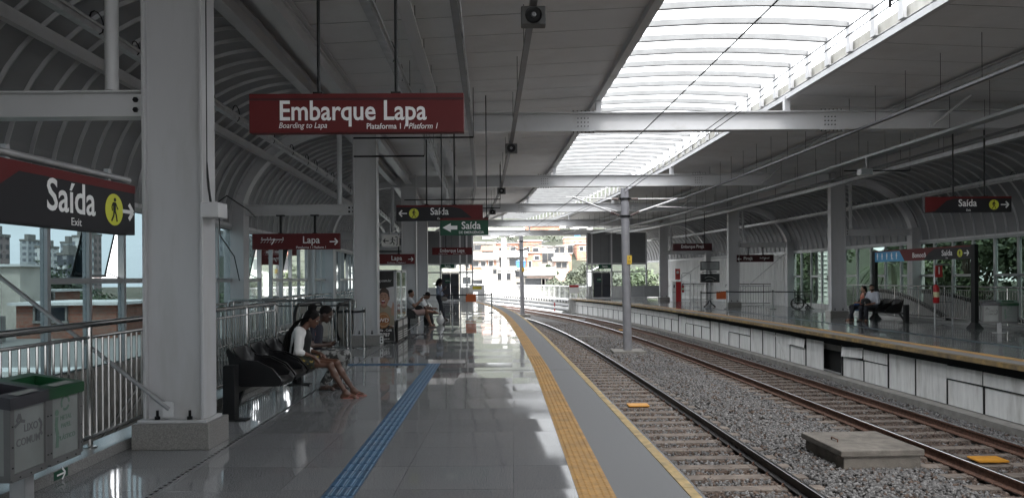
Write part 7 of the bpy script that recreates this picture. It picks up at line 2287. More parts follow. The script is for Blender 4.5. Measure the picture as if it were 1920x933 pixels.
def woman():
    root = thing('person', 'woman standing in denim shirt and dark trousers looking at her phone', 'person', (-2.92, 30.3, 0), R(-12))
    J = dict(head=A(0.02, 0, 1.52), neck=A(0.0, 0, 1.40), chest=A(-0.01, 0, 1.22), hip=A(0, 0, 0.93), lat=A(0, 1, 0), up=A(0.1, 0, 1), calf=A(-0.012, 0, 0),
             shl=A(0, 0.17, 1.32), shr=A(0, -0.17, 1.32), ell=A(0.02, 0.25, 1.06), wrl=A(0.22, 0.16, 0.98), elr=A(0.03, -0.24, 1.08), wrr=A(0.20, -0.06, 1.24),
             hpl=A(0, 0.09, 0.90), hpr=A(0, -0.09, 0.90), knl=A(0.02, 0.10, 0.49), anl=A(-0.02, 0.11, 0.08), knr=A(0.12, -0.09, 0.50), anr=A(0.24, -0.09, 0.08))
    body = limbs(J, 0.97, 0.92); f, l, up = head(body, J['head'], A(0.9, -0.1, -0.38), J['up'], 0.98)
    hand(body, J['wrl'], A(0.7, -0.3, 0.1), A(0, -0.5, 0.6), 1, 0.6); hand(body, J['wrr'], A(0.5, 0.2, 0.6), A(-0.4, 0.7, 0), -1, 0.8)
    foot(body, J['anl'].copy(), A(1, 0.1, 0)); foot(body, J['anr'].copy(), A(1, -0.1, 0))
    sdf_obj('body', body, SKIN_D2, root, 0.012, 0.03)
    ch = J['chest']; cl = [('c', J['hip']+A(0, 0.03, 0.10), ch+A(0, 0.05, 0), 0.112, 0.112, {'k': 0.05}), ('c', J['hip']+A(0, -0.03, 0.10), ch+A(0, -0.05, 0), 0.112, 0.112, {'k': 0.05}), ('e', ch+A(0.06, 0, 0.0), A(0.07, 0.12, 0.07))]
    for q in ('l', 'r'):
        e = J['el'+q]*0.6+J['wr'+q]*0.4; cl += [('c', ch+A(0, 0, 0.05), J['sh'+q], 0.08, 0.06, {'k': 0.05}), ('c', J['sh'+q], J['el'+q], 0.06, 0.052, {'k': 0.03}), ('c', J['el'+q], e, 0.052, 0.048)]
    sdf_obj('shirt', cl, DENIM, root, 0.013)
    pt = [('c', J['hip']-J['lat']*0.07, J['hip']+J['lat']*0.07, 0.118, 0.118, {'k': 0.06}), ('c', J['hip'], J['hip']+A(0,0,0.10), 0.112, 0.10)]
    for q in ('l', 'r'): pt += chain([J['hp'+q], J['kn'+q], J['an'+q]+A(0, 0, 0.02)], [0.096, 0.066, 0.044])
    sdf_obj('trousers', pt, DARKJ, root, 0.013)
    sdf_obj('hair', [('e', J['head']+up*0.045-f*0.025, A(0.115, 0.102, 0.115), {'M': np.stack([f, l, up], 1)}), ('c', J['head']-f*0.07, J['head']-f*0.09-up*0.15, 0.085, 0.06)], HAIR, root, 0.012)
    for q in ('l', 'r'): sdf_obj('shoe', [('c', J['an'+q]+A(-0.05, 0, -0.04), J['an'+q]+A(0.15, 0, -0.05), 0.042, 0.036)], WSHOE, root, 0.013)
    ph = thing('mobile_phone', 'mobile phone in the raised hand of the standing woman', 'phone', (-2.92+0.29, 30.18, 1.34)); mb = MB(); mb.obox((0,0,0),(0.005,0,0),(0,0.036,0),(0.01,0,0.07)); mb.build('case', BLACK, ph, local=True); mb = MB(); mb.obox((-0.006,0,0),(0.0008,0,0),(0,0.032,0),(0.009,0,0.065)); mb.build('screen', MATS['screen_dark'], ph, local=True)
    b = thing('handbag', 'small grey handbag hanging at the hip of the standing woman', 'bag', (-2.70, 30.0, 0.86)); sdf_obj('pouch', [('e', A(0,0,0), A(0.13,0.06,0.09))], mat('bag_grey', (0.14, 0.13, 0.12), 0.6), b, 0.012); mb = MB(); mb.tube([(-0.1,0,0.05),(-0.16,0.0,0.25),(-0.22,0.05,0.50)], 0.008, 5); mb.build('strap', mat('bag_grey', (0.14,)*3), b, local=True)
woman()

def couple():
    # woman, profile, facing the tracks
    root = thing('person', 'woman with coral top and dark jacket sitting beside the bearded man on the far platform', 'person', (13.15, 28.15, 0), R(180))
    J = seated(0, (0.03, 0, 1.17), (0.0, 0, 1.06), (-0.02, 0, 0.90), (0.0, 0, 0.52), ell=(0.05, 0.22, 0.68), wrl=(0.26, 0.06, 0.66), elr=(0.06, -0.22, 0.68), wrr=(0.27, -0.05, 0.66),
               knl=(0.46, 0.12, 0.50), anl=(0.60, 0.14, 0.08), knr=(0.46, -0.08, 0.50), anr=(0.42, -0.10, 0.08))
    J['up'] = A(0.05, 0, 1)
    body = limbs(J, 0.97, 0.97); f, l, up = head(body, J['head'], A(1, 0.25, -0.02), J['up'], 0.98)
    hand(body, J['wrl'], A(0.8, -0.4, 0), A(0, -0.3, -0.8), 1, 0.5); hand(body, J['wrr'], A(0.8, 0.4, 0), A(0, 0.3, -0.8), -1, 0.5)
    foot(body, J['anl'].copy(), A(1, 0.1, 0)); foot(body, J['anr'].copy(), A(1, -0.1, 0))
    sdf_obj('body', body, SKIN_L, root, 0.012, 0.03); face_details(root, None, J['head'], f, l, up)
    ch = J['chest']
    sdf_obj('top', [('c', J['hip']+A(0.03, 0, 0.05), ch+A(0.03, 0, 0.03), 0.125, 0.11, {'k': 0.05}), ('e', ch+A(0.08, 0, -0.02), A(0.07, 0.11, 0.07))], COR, root, 0.013)
    cl = []
    for q in ('l', 'r'):
        e = J['el'+q]*0.5+J['wr'+q]*0.5; cl += [('c', ch+A(-0.02, 0, 0.05), J['sh'+q], 0.085, 0.062, {'k': 0.05}), ('c', J['sh'+q], J['el'+q], 0.062, 0.055, {'k': 0.03}), ('c', J['el'+q], e, 0.055, 0.05)]
        sg = 1 if q == 'l' else -1; cl.append(('c', J['hip']+A(-0.03, sg*0.06, 0.05), ch+A(-0.03, sg*0.07, 0), 0.12, 0.105, {'k': 0.05}))
    sdf_obj('jacket', cl, BTOP, root, 0.013)
    pt = [('c', J['hip']-J['lat']*0.08, J['hip']+J['lat']*0.08, 0.12, 0.12, {'k': 0.06})]
    for q in ('l', 'r'): pt += chain([J['hp'+q], J['kn'+q], J['an'+q]+A(0, 0, 0.02)], [0.10, 0.075, 0.06])
    sdf_obj('trousers', pt, DARKJ, root, 0.013)
    M = np.stack([f, l, up], 1)
    sdf_obj('hair', [('e', J['head']+up*0.035-f*0.03, A(0.105, 0.092, 0.10), {'M': M}), ('c', J['head']-f*0.07-up*0.02, J['head']-f*0.085-up*0.16, 0.075, 0.06)], HAIR, root, 0.012)
    for q in ('l', 'r'): sdf_obj('shoe', [('c', J['an'+q]+A(-0.05, 0, -0.05), J['an'+q]+A(0.16, 0, -0.055), 0.038, 0.034)], DSHOE, root, 0.013)
    # man, turned towards the camera
    root = thing('person', 'bearded man in pale shirt with rolled sleeves sitting on the far platform bench', 'person', (13.12, 27.45, 0), R(180+28))
    J = seated(0, (0.03, 0, 1.23), (0.0, 0, 1.11), (-0.03, 0, 0.93), (0.0, 0, 0.52), ell=(0.06, 0.27, 0.70), wrl=(0.30, 0.10, 0.64), elr=(0.06, -0.27, 0.70), wrr=(0.30, -0.04, 0.62),
               knl=(0.48, 0.10, 0.51), anl=(0.46, 0.10, 0.08), knr=(0.47, -0.12, 0.51), anr=(0.50, -0.12, 0.08))
    body = limbs(J, 1.04, 1.06); f, l, up = head(body, J['head'], A(0.75, 0.62, 0.0), A(0, 0, 1), 1.03)
    hand(body, J['wrl'], A(0.8, -0.4, -0.2), A(0, -0.3, -0.8), 1, 0.5); hand(body, J['wrr'], A(0.8, 0.4, 0), A(0, 0.3, -0.8), -1, 0.5)
    foot(body, J['anl'].copy(), A(1, 0.1, 0)); foot(body, J['anr'].copy(), A(1, -0.1, 0))
    sdf_obj('body', body, SKIN_M, root, 0.012, 0.03); face_details(root, None, J['head'], f, l, up, 1.03)
    ch = J['chest']; cl = [('c', J['hip']+A(-0.0, 0.05, 0.04), ch+A(0, 0.06, 0), 0.135, 0.13, {'k': 0.05}), ('c', J['hip']+A(-0.0, -0.05, 0.04), ch+A(0, -0.06, 0), 0.135, 0.13, {'k': 0.05})]
    for q in ('l', 'r'):
        e = J['el'+q]*0.8+J['wr'+q]*0.2; cl += [('c', ch+A(0, 0, 0.06), J['sh'+q], 0.09, 0.07, {'k': 0.05}), ('c', J['sh'+q], J['el'+q], 0.07, 0.06, {'k': 0.03}), ('c', J['el'+q], e, 0.06, 0.055)]
    sdf_obj('shirt', cl, LBLUE, root, 0.013)
    pt = [('c', J['hip']-J['lat']*0.09, J['hip']+J['lat']*0.09, 0.125, 0.125, {'k': 0.06})]
    for q in ('l', 'r'): pt += chain([J['hp'+q], J['kn'+q], J['an'+q]+A(0, 0, 0.02)], [0.108, 0.08, 0.062])
    sdf_obj('trousers', pt, DARKJ, root, 0.013)
    M = np.stack([f, l, up], 1)
    sdf_obj('hair', [('e', J['head']+up*0.045-f*0.022, A(0.105, 0.086, 0.092), {'M': M})], HAIR, root, 0.012)
    sdf_obj('beard', [('e', J['head']+f*0.052-up*0.088, A(0.052, 0.062, 0.04), {'M': M}), ('e', J['head']+f*0.01-up*0.07, A(0.05, 0.074, 0.035), {'M': M})], HAIR, root, 0.011)
    for q in ('l', 'r'): sdf_obj('shoe', [('c', J['an'+q]+A(-0.05, 0, -0.05), J['an'+q]+A(0.17, 0, -0.055), 0.042, 0.036)], DSHOE, root, 0.013)
    b = thing('backpack', 'black backpack on the lap of the bearded man', 'bag', (12.86, 27.40, 0.72)); sdf_obj('sack', [('e', A(0,0,0), A(0.15,0.19,0.14)), ('e', A(-0.05,0,0.03), A(0.12,0.15,0.10))], BTOP, b, 0.016); mb = MB(); mb.tube([(-0.08,-0.12,0.05),(-0.12,-0.15,-0.05),(-0.06,-0.14,-0.12)], 0.014, 6); mb.build('strap', GREYT, b, local=True)
couple()
# ================================================================== OUTSIDE: trees, hillside, city
def leaf_mat(name, c1, c2):
    m = bpy.data.materials.new(name); m.use_nodes = True
    t = m.node_tree; b = t.nodes['Principled BSDF']; b.inputs['Roughness'].default_value = 0.6
    g = t.nodes.new('ShaderNodeNewGeometry'); n = t.nodes.new('ShaderNodeTexNoise'); n.inputs['Scale'].default_value = 0.9; n.inputs['Detail'].default_value = 6
    t.links.new(g.outputs['Position'], n.inputs['Vector'])
    r = t.nodes.new('ShaderNodeValToRGB'); r.color_ramp.elements[0].position = 0.35; r.color_ramp.elements[1].position = 0.68
    r.color_ramp.elements[0].color = (*c1, 1); r.color_ramp.elements[1].color = (*c2, 1)
    t.links.new(n.outputs[0], r.inputs[0]); t.links.new(r.outputs[0], b.inputs['Base Color'])
    MATS[name] = m; return m
LEAF_D = leaf_mat('leaf_dark', (0.026, 0.040, 0.022), (0.06, 0.085, 0.045))
LEAF_M = leaf_mat('leaf_mid', (0.045, 0.065, 0.032), (0.10, 0.135, 0.065))
LEAF_G = leaf_mat('leaf_grey', (0.035, 0.045, 0.03), (0.10, 0.115, 0.075))
BARK = mat('bark', (0.09, 0.07, 0.055), 0.95, 0, 0.3, 4, bump=0.5, bscale=12)

def tree(label, base, h, cr, nleaf, ls, seed, m, trunk=0.35, group='trees outside the station'):
    rs = np.random.RandomState(seed)
    root = thing('tree', label, 'tree', base, 0, group)
    ch = h*0.62; cz = h-ch*0.5
    ncl = 11
    d = rs.normal(size=(ncl, 3)); d /= np.linalg.norm(d, axis=1)[:, None]
    cl = d*rs.uniform(0.25, 0.85, (ncl, 1))*A(cr, cr, ch*0.5)+A(0, 0, cz)
    mb = MB()
    top = Vector((rs.uniform(-.3, .3), rs.uniform(-.3, .3), h*0.72))
    mb.tube([(0,0,-1.0),(0,0,0.05*h),(top.x*0.4,top.y*0.4,h*0.4),tuple(top)], [trunk*1.3, trunk, trunk*0.7, trunk*0.25], 8)
    for c in cl[:7]:
        a = Vector((top.x*0.4, top.y*0.4, h*0.36)); b = Vector(c)
        mb.tube([a, a.lerp(b, 0.5)+Vector((0,0,-0.04*h)), b], [trunk*0.4, trunk*0.25, trunk*0.08], 6)
    mb.build('trunk', BARK, root, local=True, smooth=True)
    k = rs.randint(0, ncl, nleaf)
    r = rs.uniform(0.28, 0.62, ncl)[k]*cr
    dd = rs.normal(size=(nleaf, 3)); dd /= np.linalg.norm(dd, axis=1)[:, None]
    pos = cl[k]+dd*(r*rs.uniform(0.55, 1.08, nleaf))[:, None]*A(1, 1, 0.75)
    n = dd*0.7+rs.normal(size=(nleaf, 3))*0.6; n[:, 2] += 0.35; n /= np.linalg.norm(n, axis=1)[:, None]
    t = np.cross(n, rs.normal(size=(nleaf, 3))); t /= np.linalg.norm(t, axis=1)[:, None]
    b = np.cross(n, t)
    s = ls*rs.uniform(0.6, 1.3, nleaf)[:, None]
    V = np.stack([pos-t*s, pos-b*s*0.42, pos+t*s, pos+b*s*0.42], 1).reshape(-1, 3)
    me = bpy.data.meshes.new('crown'); me.from_pydata(V.tolist(), [], np.arange(nleaf*4).reshape(-1, 4).tolist()); me.materials.append(m)
    o = bpy.data.objects.new('crown', me); COL.objects.link(o); o.parent = root
    return root

# terrain: hillside beyond the bend and the bank behind the far platform
def terrain(name, pts_fn, x0, x1, y0, y1, nx, ny, m):
    mb = MB(); vs, fs = [], []
    for j in range(ny+1):
        for i in range(nx+1):
            x = x0+(x1-x0)*i/nx; y = y0+(y1-y0)*j/ny
            vs.append((x, y, pts_fn(x, y)))
    for j in range(ny):
        for i in range(nx):
            a = j*(nx+1)+i; fs.append((a, a+1, a+nx+2, a+nx+1))
    mb.add(vs, fs); o = mb.build(name, m, smooth=True); o['kind'] = 'structure'
EARTH = mat('bank_earth', (0.03, 0.036, 0.022), 0.95, 0, 0.5, 0.9, bump=1.0, bscale=3, dirt=(0.06, 0.052, 0.036), dirt_scale=1.2)
terrain('hillside', lambda x, y: -8.9+max(0, y-112)*0.235+math.sin(x*0.13)*0.6, -70, 90, 106, 330, 30, 40, EARTH)
terrain('bank', lambda x, y: -8.8+min(9.5, max(0, x-21)*0.9)+math.sin(y*0.3)*0.4, 20, 75, -6, 84, 30, 30, EARTH)

# trees right of the far platform
rnd = random.Random(21)
k = 0
spots = [(24.0, 14), (25.5, 19), (23.5, 23.5), (26.0, 27), (24.2, 31.5), (26.5, 36), (24.5, 40.5), (28, 22), (30, 30), (30, 38), (31, 16), (27, 47), (33, 46), (29, 53), (21.6, 54), (24.5, 62), (27.5, 72)]
adj = ['dark bushy', 'tall dark', 'broad mid green', 'slender dark', 'dense', 'spreading', 'leafy mid green']
for i, (x, y) in enumerate(spots):
    z = -8.8+min(9.5, max(0, x-21)*0.9)
    h = rnd.uniform(11.5, 15.5)
    nth = ['first','second','third','fourth','fifth','sixth','seventh','eighth','ninth','tenth','eleventh','twelfth','thirteenth','fourteenth','fifteenth','sixteenth','seventeenth'][i]
    tree(f'{adj[i % 7]} tree behind the far platform glass, {nth} along the bank', (x, y, z-0.3), h, rnd.uniform(3.0, 4.2), 7000, 0.19, 100+i, LEAF_D if i % 3 else LEAF_M, 0.28)
def palm(label, base, h, seed):
    rs = random.Random(seed); root = thing('palm_tree', label, 'palm', base)
    mb = MB(); mb.tube([(0,0,-0.5),(0.1,0,h*0.5),(0.0,0,h)], [0.22,0.17,0.15], 10); mb.build('trunk', BARK, root, local=True, smooth=True)
    for q in range(13):
        a = 2*PI*q/13+rs.uniform(-.2, .2); L = rs.uniform(2.0, 2.8); up = rs.uniform(0.15, 0.9)
        mb = MB(); pts = []
        for s in range(10):
            t = s/9; r = L*t; z = h+up*L*t*0.9-1.05*L*t*t
            pts.append(Vector((r*math.cos(a), r*math.sin(a), z)))
        mb.tube(pts, [0.03]*9+[0.008], 5)
        for s in range(1, 10):
            for u in (0.0, 0.33, 0.66):
                if s == 9 and u: continue
                p = pts[s].lerp(pts[min(9, s+1)], u); d = (pts[min(9, s+1)]-pts[s-1]).normalized(); w = d.cross(Vector((0,0,1))).normalized()
                ll = 0.62*math.sin(PI*min(0.97, 0.15+s/11))
                for sg in (-1, 1):
                    tip = p+w*sg*ll+d*ll*0.5+Vector((0,0,-0.28*ll)); mb.add([p-d*0.03, p+d*0.03, tip], [(0,1,2)])
        mb.build('frond', LEAF_M, root, local=True)
palm('palm with arching fronds just behind the far platform glass wall', (21.5, 24.5, -6.5), 8.0, 4)
palm('palm with drooping fronds behind the glass beside the louvred cabinet', (22.3, 44.0, -6.0), 8.2, 9)
palm('small palm behind the far platform glass past the framed sign post', (20.8, 18.5, -6.8), 8.6, 12)

# hillside houses -------------------------------------------------------------
BRK = brick_mat('hollow_brick', (0.34, 0.125, 0.07), (0.44, 0.19, 0.11), (0.36, 0.31, 0.27))
PLAS = [mat('plaster_white', (0.66, 0.65, 0.63), 0.85, 0, 0.06, 1.2, dirt=(0.40, 0.38, 0.35), dirt_scale=0.7, dirt_lo=0.5, dirt_hi=0.8), mat('plaster_cream', (0.58, 0.54, 0.47), 0.85, 0, 0.06, 1.2, dirt=(0.36, 0.33, 0.30), dirt_scale=0.7, dirt_lo=0.5, dirt_hi=0.8), mat('plaster_pink', (0.52, 0.38, 0.33), 0.85, 0, 0.08, 1.2, dirt=(0.36, 0.31, 0.28), dirt_scale=0.7)]
WIN = mat('dark_window', (0.03, 0.032, 0.036), 0.2)
ROOFT = mat('roof_tile', (0.24, 0.105, 0.07), 0.9, 0, 0.25, 3, dirt=(0.13, 0.09, 0.07), dirt_scale=1)
ROOFG = mat('roof_sheet', (0.30, 0.30, 0.29), 0.8, 0, 0.15, 2, dirt=(0.17, 0.16, 0.15), dirt_scale=0.6)
def house(label, x0, x1, y, z0, z1, dep, wm, wins, roof='slab', wm2=None, group='houses on the hillside', cat='house'):
    root = thing('hillside_house', label, cat, ((x0+x1)/2, y+dep/2, z0), 0, group)
    mb = MB(); mb.box(x0, x1, y, y+dep, z0-4.0, z1); w = mb.build('wall', wm, root)
    if roof == 'slab':
        mb = MB(); mb.box(x0-0.25, x1+0.25, y-0.35, y+dep+0.2, z1+0.002, z1+0.16); r = mb.build('roof_slab', PLAS[0], root)
        n = max(2, int((x1-x0)/3))
        mid = (z0+z1)/2
        if z1-z0 > 4.5: mb = MB(); mb.box(x0-0.05, x1+0.05, y-0.08, y+0.0, mid-0.1, mid+0.1); mb.build('floor_band', CONC, root)
    elif roof == 'tile' or roof == 'sheet':
        mb = MB(); mm = ROOFT if roof == 'tile' else ROOFG
        zz = z1
        mb.add([(x0-0.5,y-0.6,zz),(x1+0.5,y-0.6,zz),(x1+0.5,y+dep/2,zz+1.3),(x0-0.5,y+dep/2,zz+1.3),(x1+0.5,y+dep+0.6,zz),(x0-0.5,y+dep+0.6,zz),
                (x0-0.5,y-0.6,zz+0.12),(x1+0.5,y-0.6,zz+0.12),(x1+0.5,y+dep/2,zz+1.42),(x0-0.5,y+dep/2,zz+1.42),(x1+0.5,y+dep+0.6,zz+0.12),(x0-0.5,y+dep+0.6,zz+0.12)],
               [(0,1,2,3),(3,2,4,5),(6,9,8,7),(9,11,10,8),(0,6,7,1),(5,4,10,11),(0,3,9,6),(3,5,11,9),(1,7,8,2),(2,8,10,4)])
        mb.build('roof', mm, root)
    elif roof == 'tank':
        mb = MB(); mb.box(x0-0.2, x1+0.2, y-0.3, y+dep+0.2, z1+0.002, z1+0.15); mb.build('roof_slab', PLAS[0], root)
        mb = MB(); mb.lathe([(0.7,0),(0.85,1.1),(0.5,1.3)], ((x0+x1)/2, y+1.5, z1+0.15), 14); mb.build('water_tank', mat('tank_blue', (0.05, 0.17, 0.36), 0.5), root)
    W = x1-x0; H = z1-z0
    for (fx, fz, ww, wh) in wins:
        cx, cz = x0+W*fx, z0+H*fz
        mb = MB()
        for a in ((cx-ww/2-0.1, cx+ww/2+0.1, cz+wh/2, cz+wh/2+0.1), (cx-ww/2-0.15, cx+ww/2+0.15, cz-wh/2-0.12, cz-wh/2), (cx-ww/2-0.1, cx-ww/2, cz-wh/2, cz+wh/2), (cx+ww/2, cx+ww/2+0.1, cz-wh/2, cz+wh/2)):
            mb.box(a[0], a[1], y-0.12, y+0.02, a[2], a[3])
        fr = mb.build('window', PLAS[0] if wm is BRK else CONC, root)
        mb = MB(); mb.box(cx-ww/2, cx+ww/2, y-0.03, y+0.01, cz-wh/2, cz+wh/2); mb.build('pane', WIN, fr)
    return root
def hz(X0, X1, Yt, Yb, y):
    """Bounds on the hillside at distance y from directions in the photograph (used once, to lay out the houses)."""
    return (X0-960)*y/1413, (X1-960)*y/1413, 1.65-(Yb-522)*y/1413, 1.65-(Yt-522)*y/1413
HS = [
 ('low white house with two dark windows behind the parapet fence', 862, 905, 508, 552, 118, PLAS[0], [(0.3,0.6,1.2,1.1),(0.75,0.45,1.6,1.3)], 'slab'),
 ('plain blank white house wall in the middle of the hillside', 905, 932, 501, 554, 116, PLAS[0], [(0.85,0.85,0.5,0.6)], 'slab'),
 ('white house with two pairs of square windows on two floors', 932, 966, 506, 555, 120, PLAS[0], [(0.2,0.75,0.9,1.0),(0.55,0.75,1.1,1.0),(0.2,0.2,0.9,0.9),(0.55,0.2,1.1,0.9)], 'slab'),
 ('cream house with small upper windows and red awning strip', 966, 988, 504, 550, 124, PLAS[1], [(0.2,0.8,0.8,0.9),(0.75,0.8,0.9,0.9),(0.5,0.3,1.4,1.2)], 'tank'),
 ('pink and white house with shaded dark verandah under a low roof', 988, 1038, 517, 552, 122, PLAS[2], [(0.3,0.65,3.2,1.2),(0.68,0.6,1.0,1.4)], 'sheet'),
 ('long tiled house with brick front and shuttered openings', 868, 930, 487, 505, 138, BRK, [(0.12,0.55,0.8,1.3),(0.4,0.6,1.0,0.9),(0.62,0.6,0.9,0.9),(0.85,0.55,0.8,1.3)], 'sheet'),
 ('white house with balcony openings behind the thinner mast', 930, 985, 482, 502, 142, PLAS[0], [(0.25,0.5,1.3,1.5),(0.62,0.55,1.7,1.4),(0.85,0.5,0.9,1.6)], 'sheet'),
 ('two storey bare brick house beside the thinner mast', 985, 1016, 474, 512, 146, BRK, [(0.28,0.4,0.6,1.4),(0.7,0.75,0.9,0.8)], 'slab'),
 ('white gabled house with dark openings next to the big tree', 1016, 1040, 468, 500, 150, PLAS[0], [(0.25,0.5,1.0,1.8),(0.7,0.55,1.2,1.5)], 'slab'),
 ('wide brick house with grey eaves above the long tiled one', 932, 972, 456, 482, 165, BRK, [(0.2,0.5,1.0,1.1),(0.75,0.55,1.2,1.2)], 'slab'),
 ('upper brick block with orange walls right of the thinner mast head', 972, 1016, 452, 482, 170, BRK, [(0.35,0.4,1.3,1.2),(0.75,0.4,1.3,1.2)], 'slab'),
 ('white house with three dark openings high on the slope', 1016, 1062, 462, 478, 175, PLAS[0], [(0.35,0.5,1.3,1.3),(0.62,0.5,1.2,1.5),(0.82,0.5,1.2,1.5)], 'slab'),
 ('brick gable house leaning out over the big tree', 1042, 1072, 476, 498, 160, BRK, [(0.5,0.5,1.0,1.0)], 'slab'),
 ('tall white and brick house at the hill edge by the end wall', 1060, 1108, 446, 482, 180, BRK, [(0.2,0.4,1.2,1.8),(0.55,0.6,1.4,1.4),(0.85,0.4,1.2,1.6)], 'tank'),
 ('pale house with long dark balcony at the top of the hill', 872, 930, 455, 472, 185, PLAS[1], [(0.2,0.5,1.5,1.2),(0.5,0.5,3.0,1.2),(0.8,0.5,1.4,1.2)], 'slab'),
 ('top row white house with red front under the roof beam', 905, 985, 428, 446, 205, PLAS[0], [(0.1,0.4,2.2,1.2),(0.5,0.4,2.6,1.3),(0.85,0.4,2.0,1.2)], 'slab'),
 ('top row brick house under the roof beam', 985, 1050, 424, 446, 210, BRK, [(0.2,0.4,2.0,1.3),(0.5,0.4,1.8,1.3),(0.8,0.45,2.2,1.3)], 'slab'),
 ('top row white house at the hill edge', 1050, 1112, 420, 446, 215, PLAS[0], [(0.2,0.5,2.0,1.5),(0.7,0.5,2.2,1.5)], 'tank'),
 ('small brick house on the hilltop beside the far wall', 1082, 1110, 458, 476, 172, BRK, [(0.3,0.5,0.9,1.0),(0.7,0.5,0.9,1.0)], 'slab'),
 ('narrow cream house squeezed between the brick blocks', 1000, 1016, 484, 500, 156, PLAS[1], [(0.5,0.55,0.8,1.0)], 'sheet'),
 ('low pink house above the spiky dark tree', 1040, 1066, 490, 506, 148, PLAS[2], [(0.3,0.55,0.9,1.0),(0.7,0.55,0.9,1.0)], 'sheet'),
 ('small white house over the long tiled one', 906, 932, 471, 488, 160, PLAS[0], [(0.3,0.55,0.9,1.0),(0.7,0.55,0.9,1.0)], 'tile'),
 ('white house between palms at the low end of the slope', 830, 868, 470, 552, 130, PLAS[1], [(0.5,0.7,1.2,1.2),(0.5,0.35,1.2,1.2)], 'slab'),
]
for lab, X0, X1, Yt, Yb, y, m, w, rf in HS:
    x0, x1, z0, z1 = hz(X0, X1, Yt, Yb, y)
    house(lab, x0, x1, y, z0, z1, 8.0, m, w, rf)
# parked van and awning at the foot of the hill
def at_px(X, Y, y): return Vector(((X-960)*y/1413, y, 1.65-(Y-522)*y/1413))
def toptree(label, X, Yt, y, cr, n, ls, seed, m, base=-8.9, tr=0.3):
    p = at_px(X, Yt, y); tree(label, (p.x, y, base), p.z-base, cr, n, ls, seed, m, tr)
toptree('large grey green spreading tree on the hill slope beside the far end wall', 1082, 490, 106, 3.1, 8000, 0.24, 51, LEAF_G, tr=0.4)
toptree('lower grey green tree joining the large one on the hill slope', 1035, 508, 110, 2.6, 5000, 0.22, 52, LEAF_G)
toptree('upper tree crown behind the large one beside the far end wall', 1105, 468, 120, 2.8, 6000, 0.26, 53, LEAF_G)
toptree('round tree between the pale upper house and the long tiled house', 905, 470, 150, 3.2, 4000, 0.28, 54, LEAF_G, -2)
toptree('spiky dark tree in front of the white gabled house', 1028, 487, 139, 1.6, 2500, 0.25, 55, LEAF_D, -5)
toptree('wide tree on the hilltop above the brick blocks', 1040, 436, 196, 5, 4000, 0.4, 61, LEAF_G, 0)
toptree('second hilltop tree above the pale balcony house', 950, 440, 192, 5, 4000, 0.4, 62, LEAF_G, 0)
toptree('leafy tree seen through the panes of the far platform end wall', 1208, 490, 84, 3.2, 6000, 0.24, 57, LEAF_M)
toptree('second leafy tree seen through the end wall panes beside the mast', 1165, 484, 92, 3.2, 5000, 0.26, 58, LEAF_G)
root = thing('utility_pole', 'white concrete utility pole rising before the hillside houses', 'utility pole', (-0.95, 90, -9.0))
mb = MB(); mb.tube([(0,0,0),(0,0,15.5)], [0.35, 0.30], 10); mb.build('pole', mat('pole_white', (0.66, 0.66, 0.65), 0.7), root, local=True, smooth=True)
mb = MB(); mb.box(-1.2, 1.2, -0.08, 0.08, 14.3, 14.5); mb.build('cross_arm', CONC, root, local=True)
root = thing('utility_pole', 'white gantry post with short arm just before the end wall of the far platform', 'utility pole', (9.4, 92, -6.0))
mb = MB(); mb.tube([(0,0,0),(0,0,8.6)], [0.28, 0.26], 8); mb.build('pole', MATS['pole_white'], root, local=True); mb = MB(); mb.tube([(0,0,8.4),(1.6,0,9.2)], 0.09, 6); mb.build('arm', MATS['pole_white'], root, local=True)
for i, (z, xx) in enumerate(((5.5, -12), (6.3, -10), (4.2, -14))):
    mb = MB(); mb.tube([(xx, 95, z), (0, 96, z-0.5), (14, 96, z+0.2)], 0.03, 4); tag(mb.build('street_wire', BLACK), ('upper', 'topmost', 'lower')[i]+' thin street wire strung before the hillside houses', 'wire')

# city seen through the stair side glass -----------------------------------------
def tower(label, X0, X1, Yt, y, dep, m, top=None, crown=None):
    x0, x1 = (X0-960)*y/1413, (X1-960)*(y+dep)/1413
    if x1 < x0+4: x0 = x1-4
    zt = 1.65-(Yt-527)*y/1413
    root = thing('apartment_tower', label, 'building', ((x0+x1)/2, y+dep/2, -9), 0, 'city buildings behind the stair side glass')
    mb = MB(); mb.box(x0, x1, y, y+dep, -9, zt); mb.build('wall', m, root)
    mb = MB(); mb.box(x0+(x1-x0)*0.25, x1-(x1-x0)*0.25, y+dep*0.2, y+dep*0.8, zt, zt+3.5); mb.box(x0-0.2, x1+0.2, y-0.2, y+dep+0.2, zt, zt+0.9); mb.build('roof', CONC, root)
    if crown:
        for k in range(crown):
            mb = MB(); a = x0+(x1-x0)*(k+0.25)/crown; b = x0+(x1-x0)*(k+0.75)/crown; n = int((zt+6)/3)
            for j in range(n): mb.box(a, b, y-1.2, y, -6+3*j, -4.9+3*j)
            mb.build('balcony_stack', PLAS[0], root)
    return root
TW1 = tower_mat('tower_white', (0.62, 0.61, 0.60), (0.20, 0.21, 0.23), 4.0, 3.2)
TW2 = tower_mat('tower_brown', (0.30, 0.24, 0.23), (0.12, 0.11, 0.11), 3.4, 3.0)
TW3 = tower_mat('tower_dark', (0.10, 0.105, 0.12), (0.30, 0.30, 0.31), 5.0, 3.1, 0.3, 0.4)
TW4 = tower_mat('tower_grey', (0.42, 0.43, 0.44), (0.19, 0.20, 0.22), 3.6, 3.0)
tower('brown stepped tower at the edge of the glass behind the litter bins', -30, 19, 440, 230, 10, TW2)
tower('wide white apartment block with rows of small windows beneath the exit board', 66, 111, 463, 330, 10, TW1)
tower('pale tower just behind the wide white apartment block', 55, 76, 450, 380, 10, TW4)
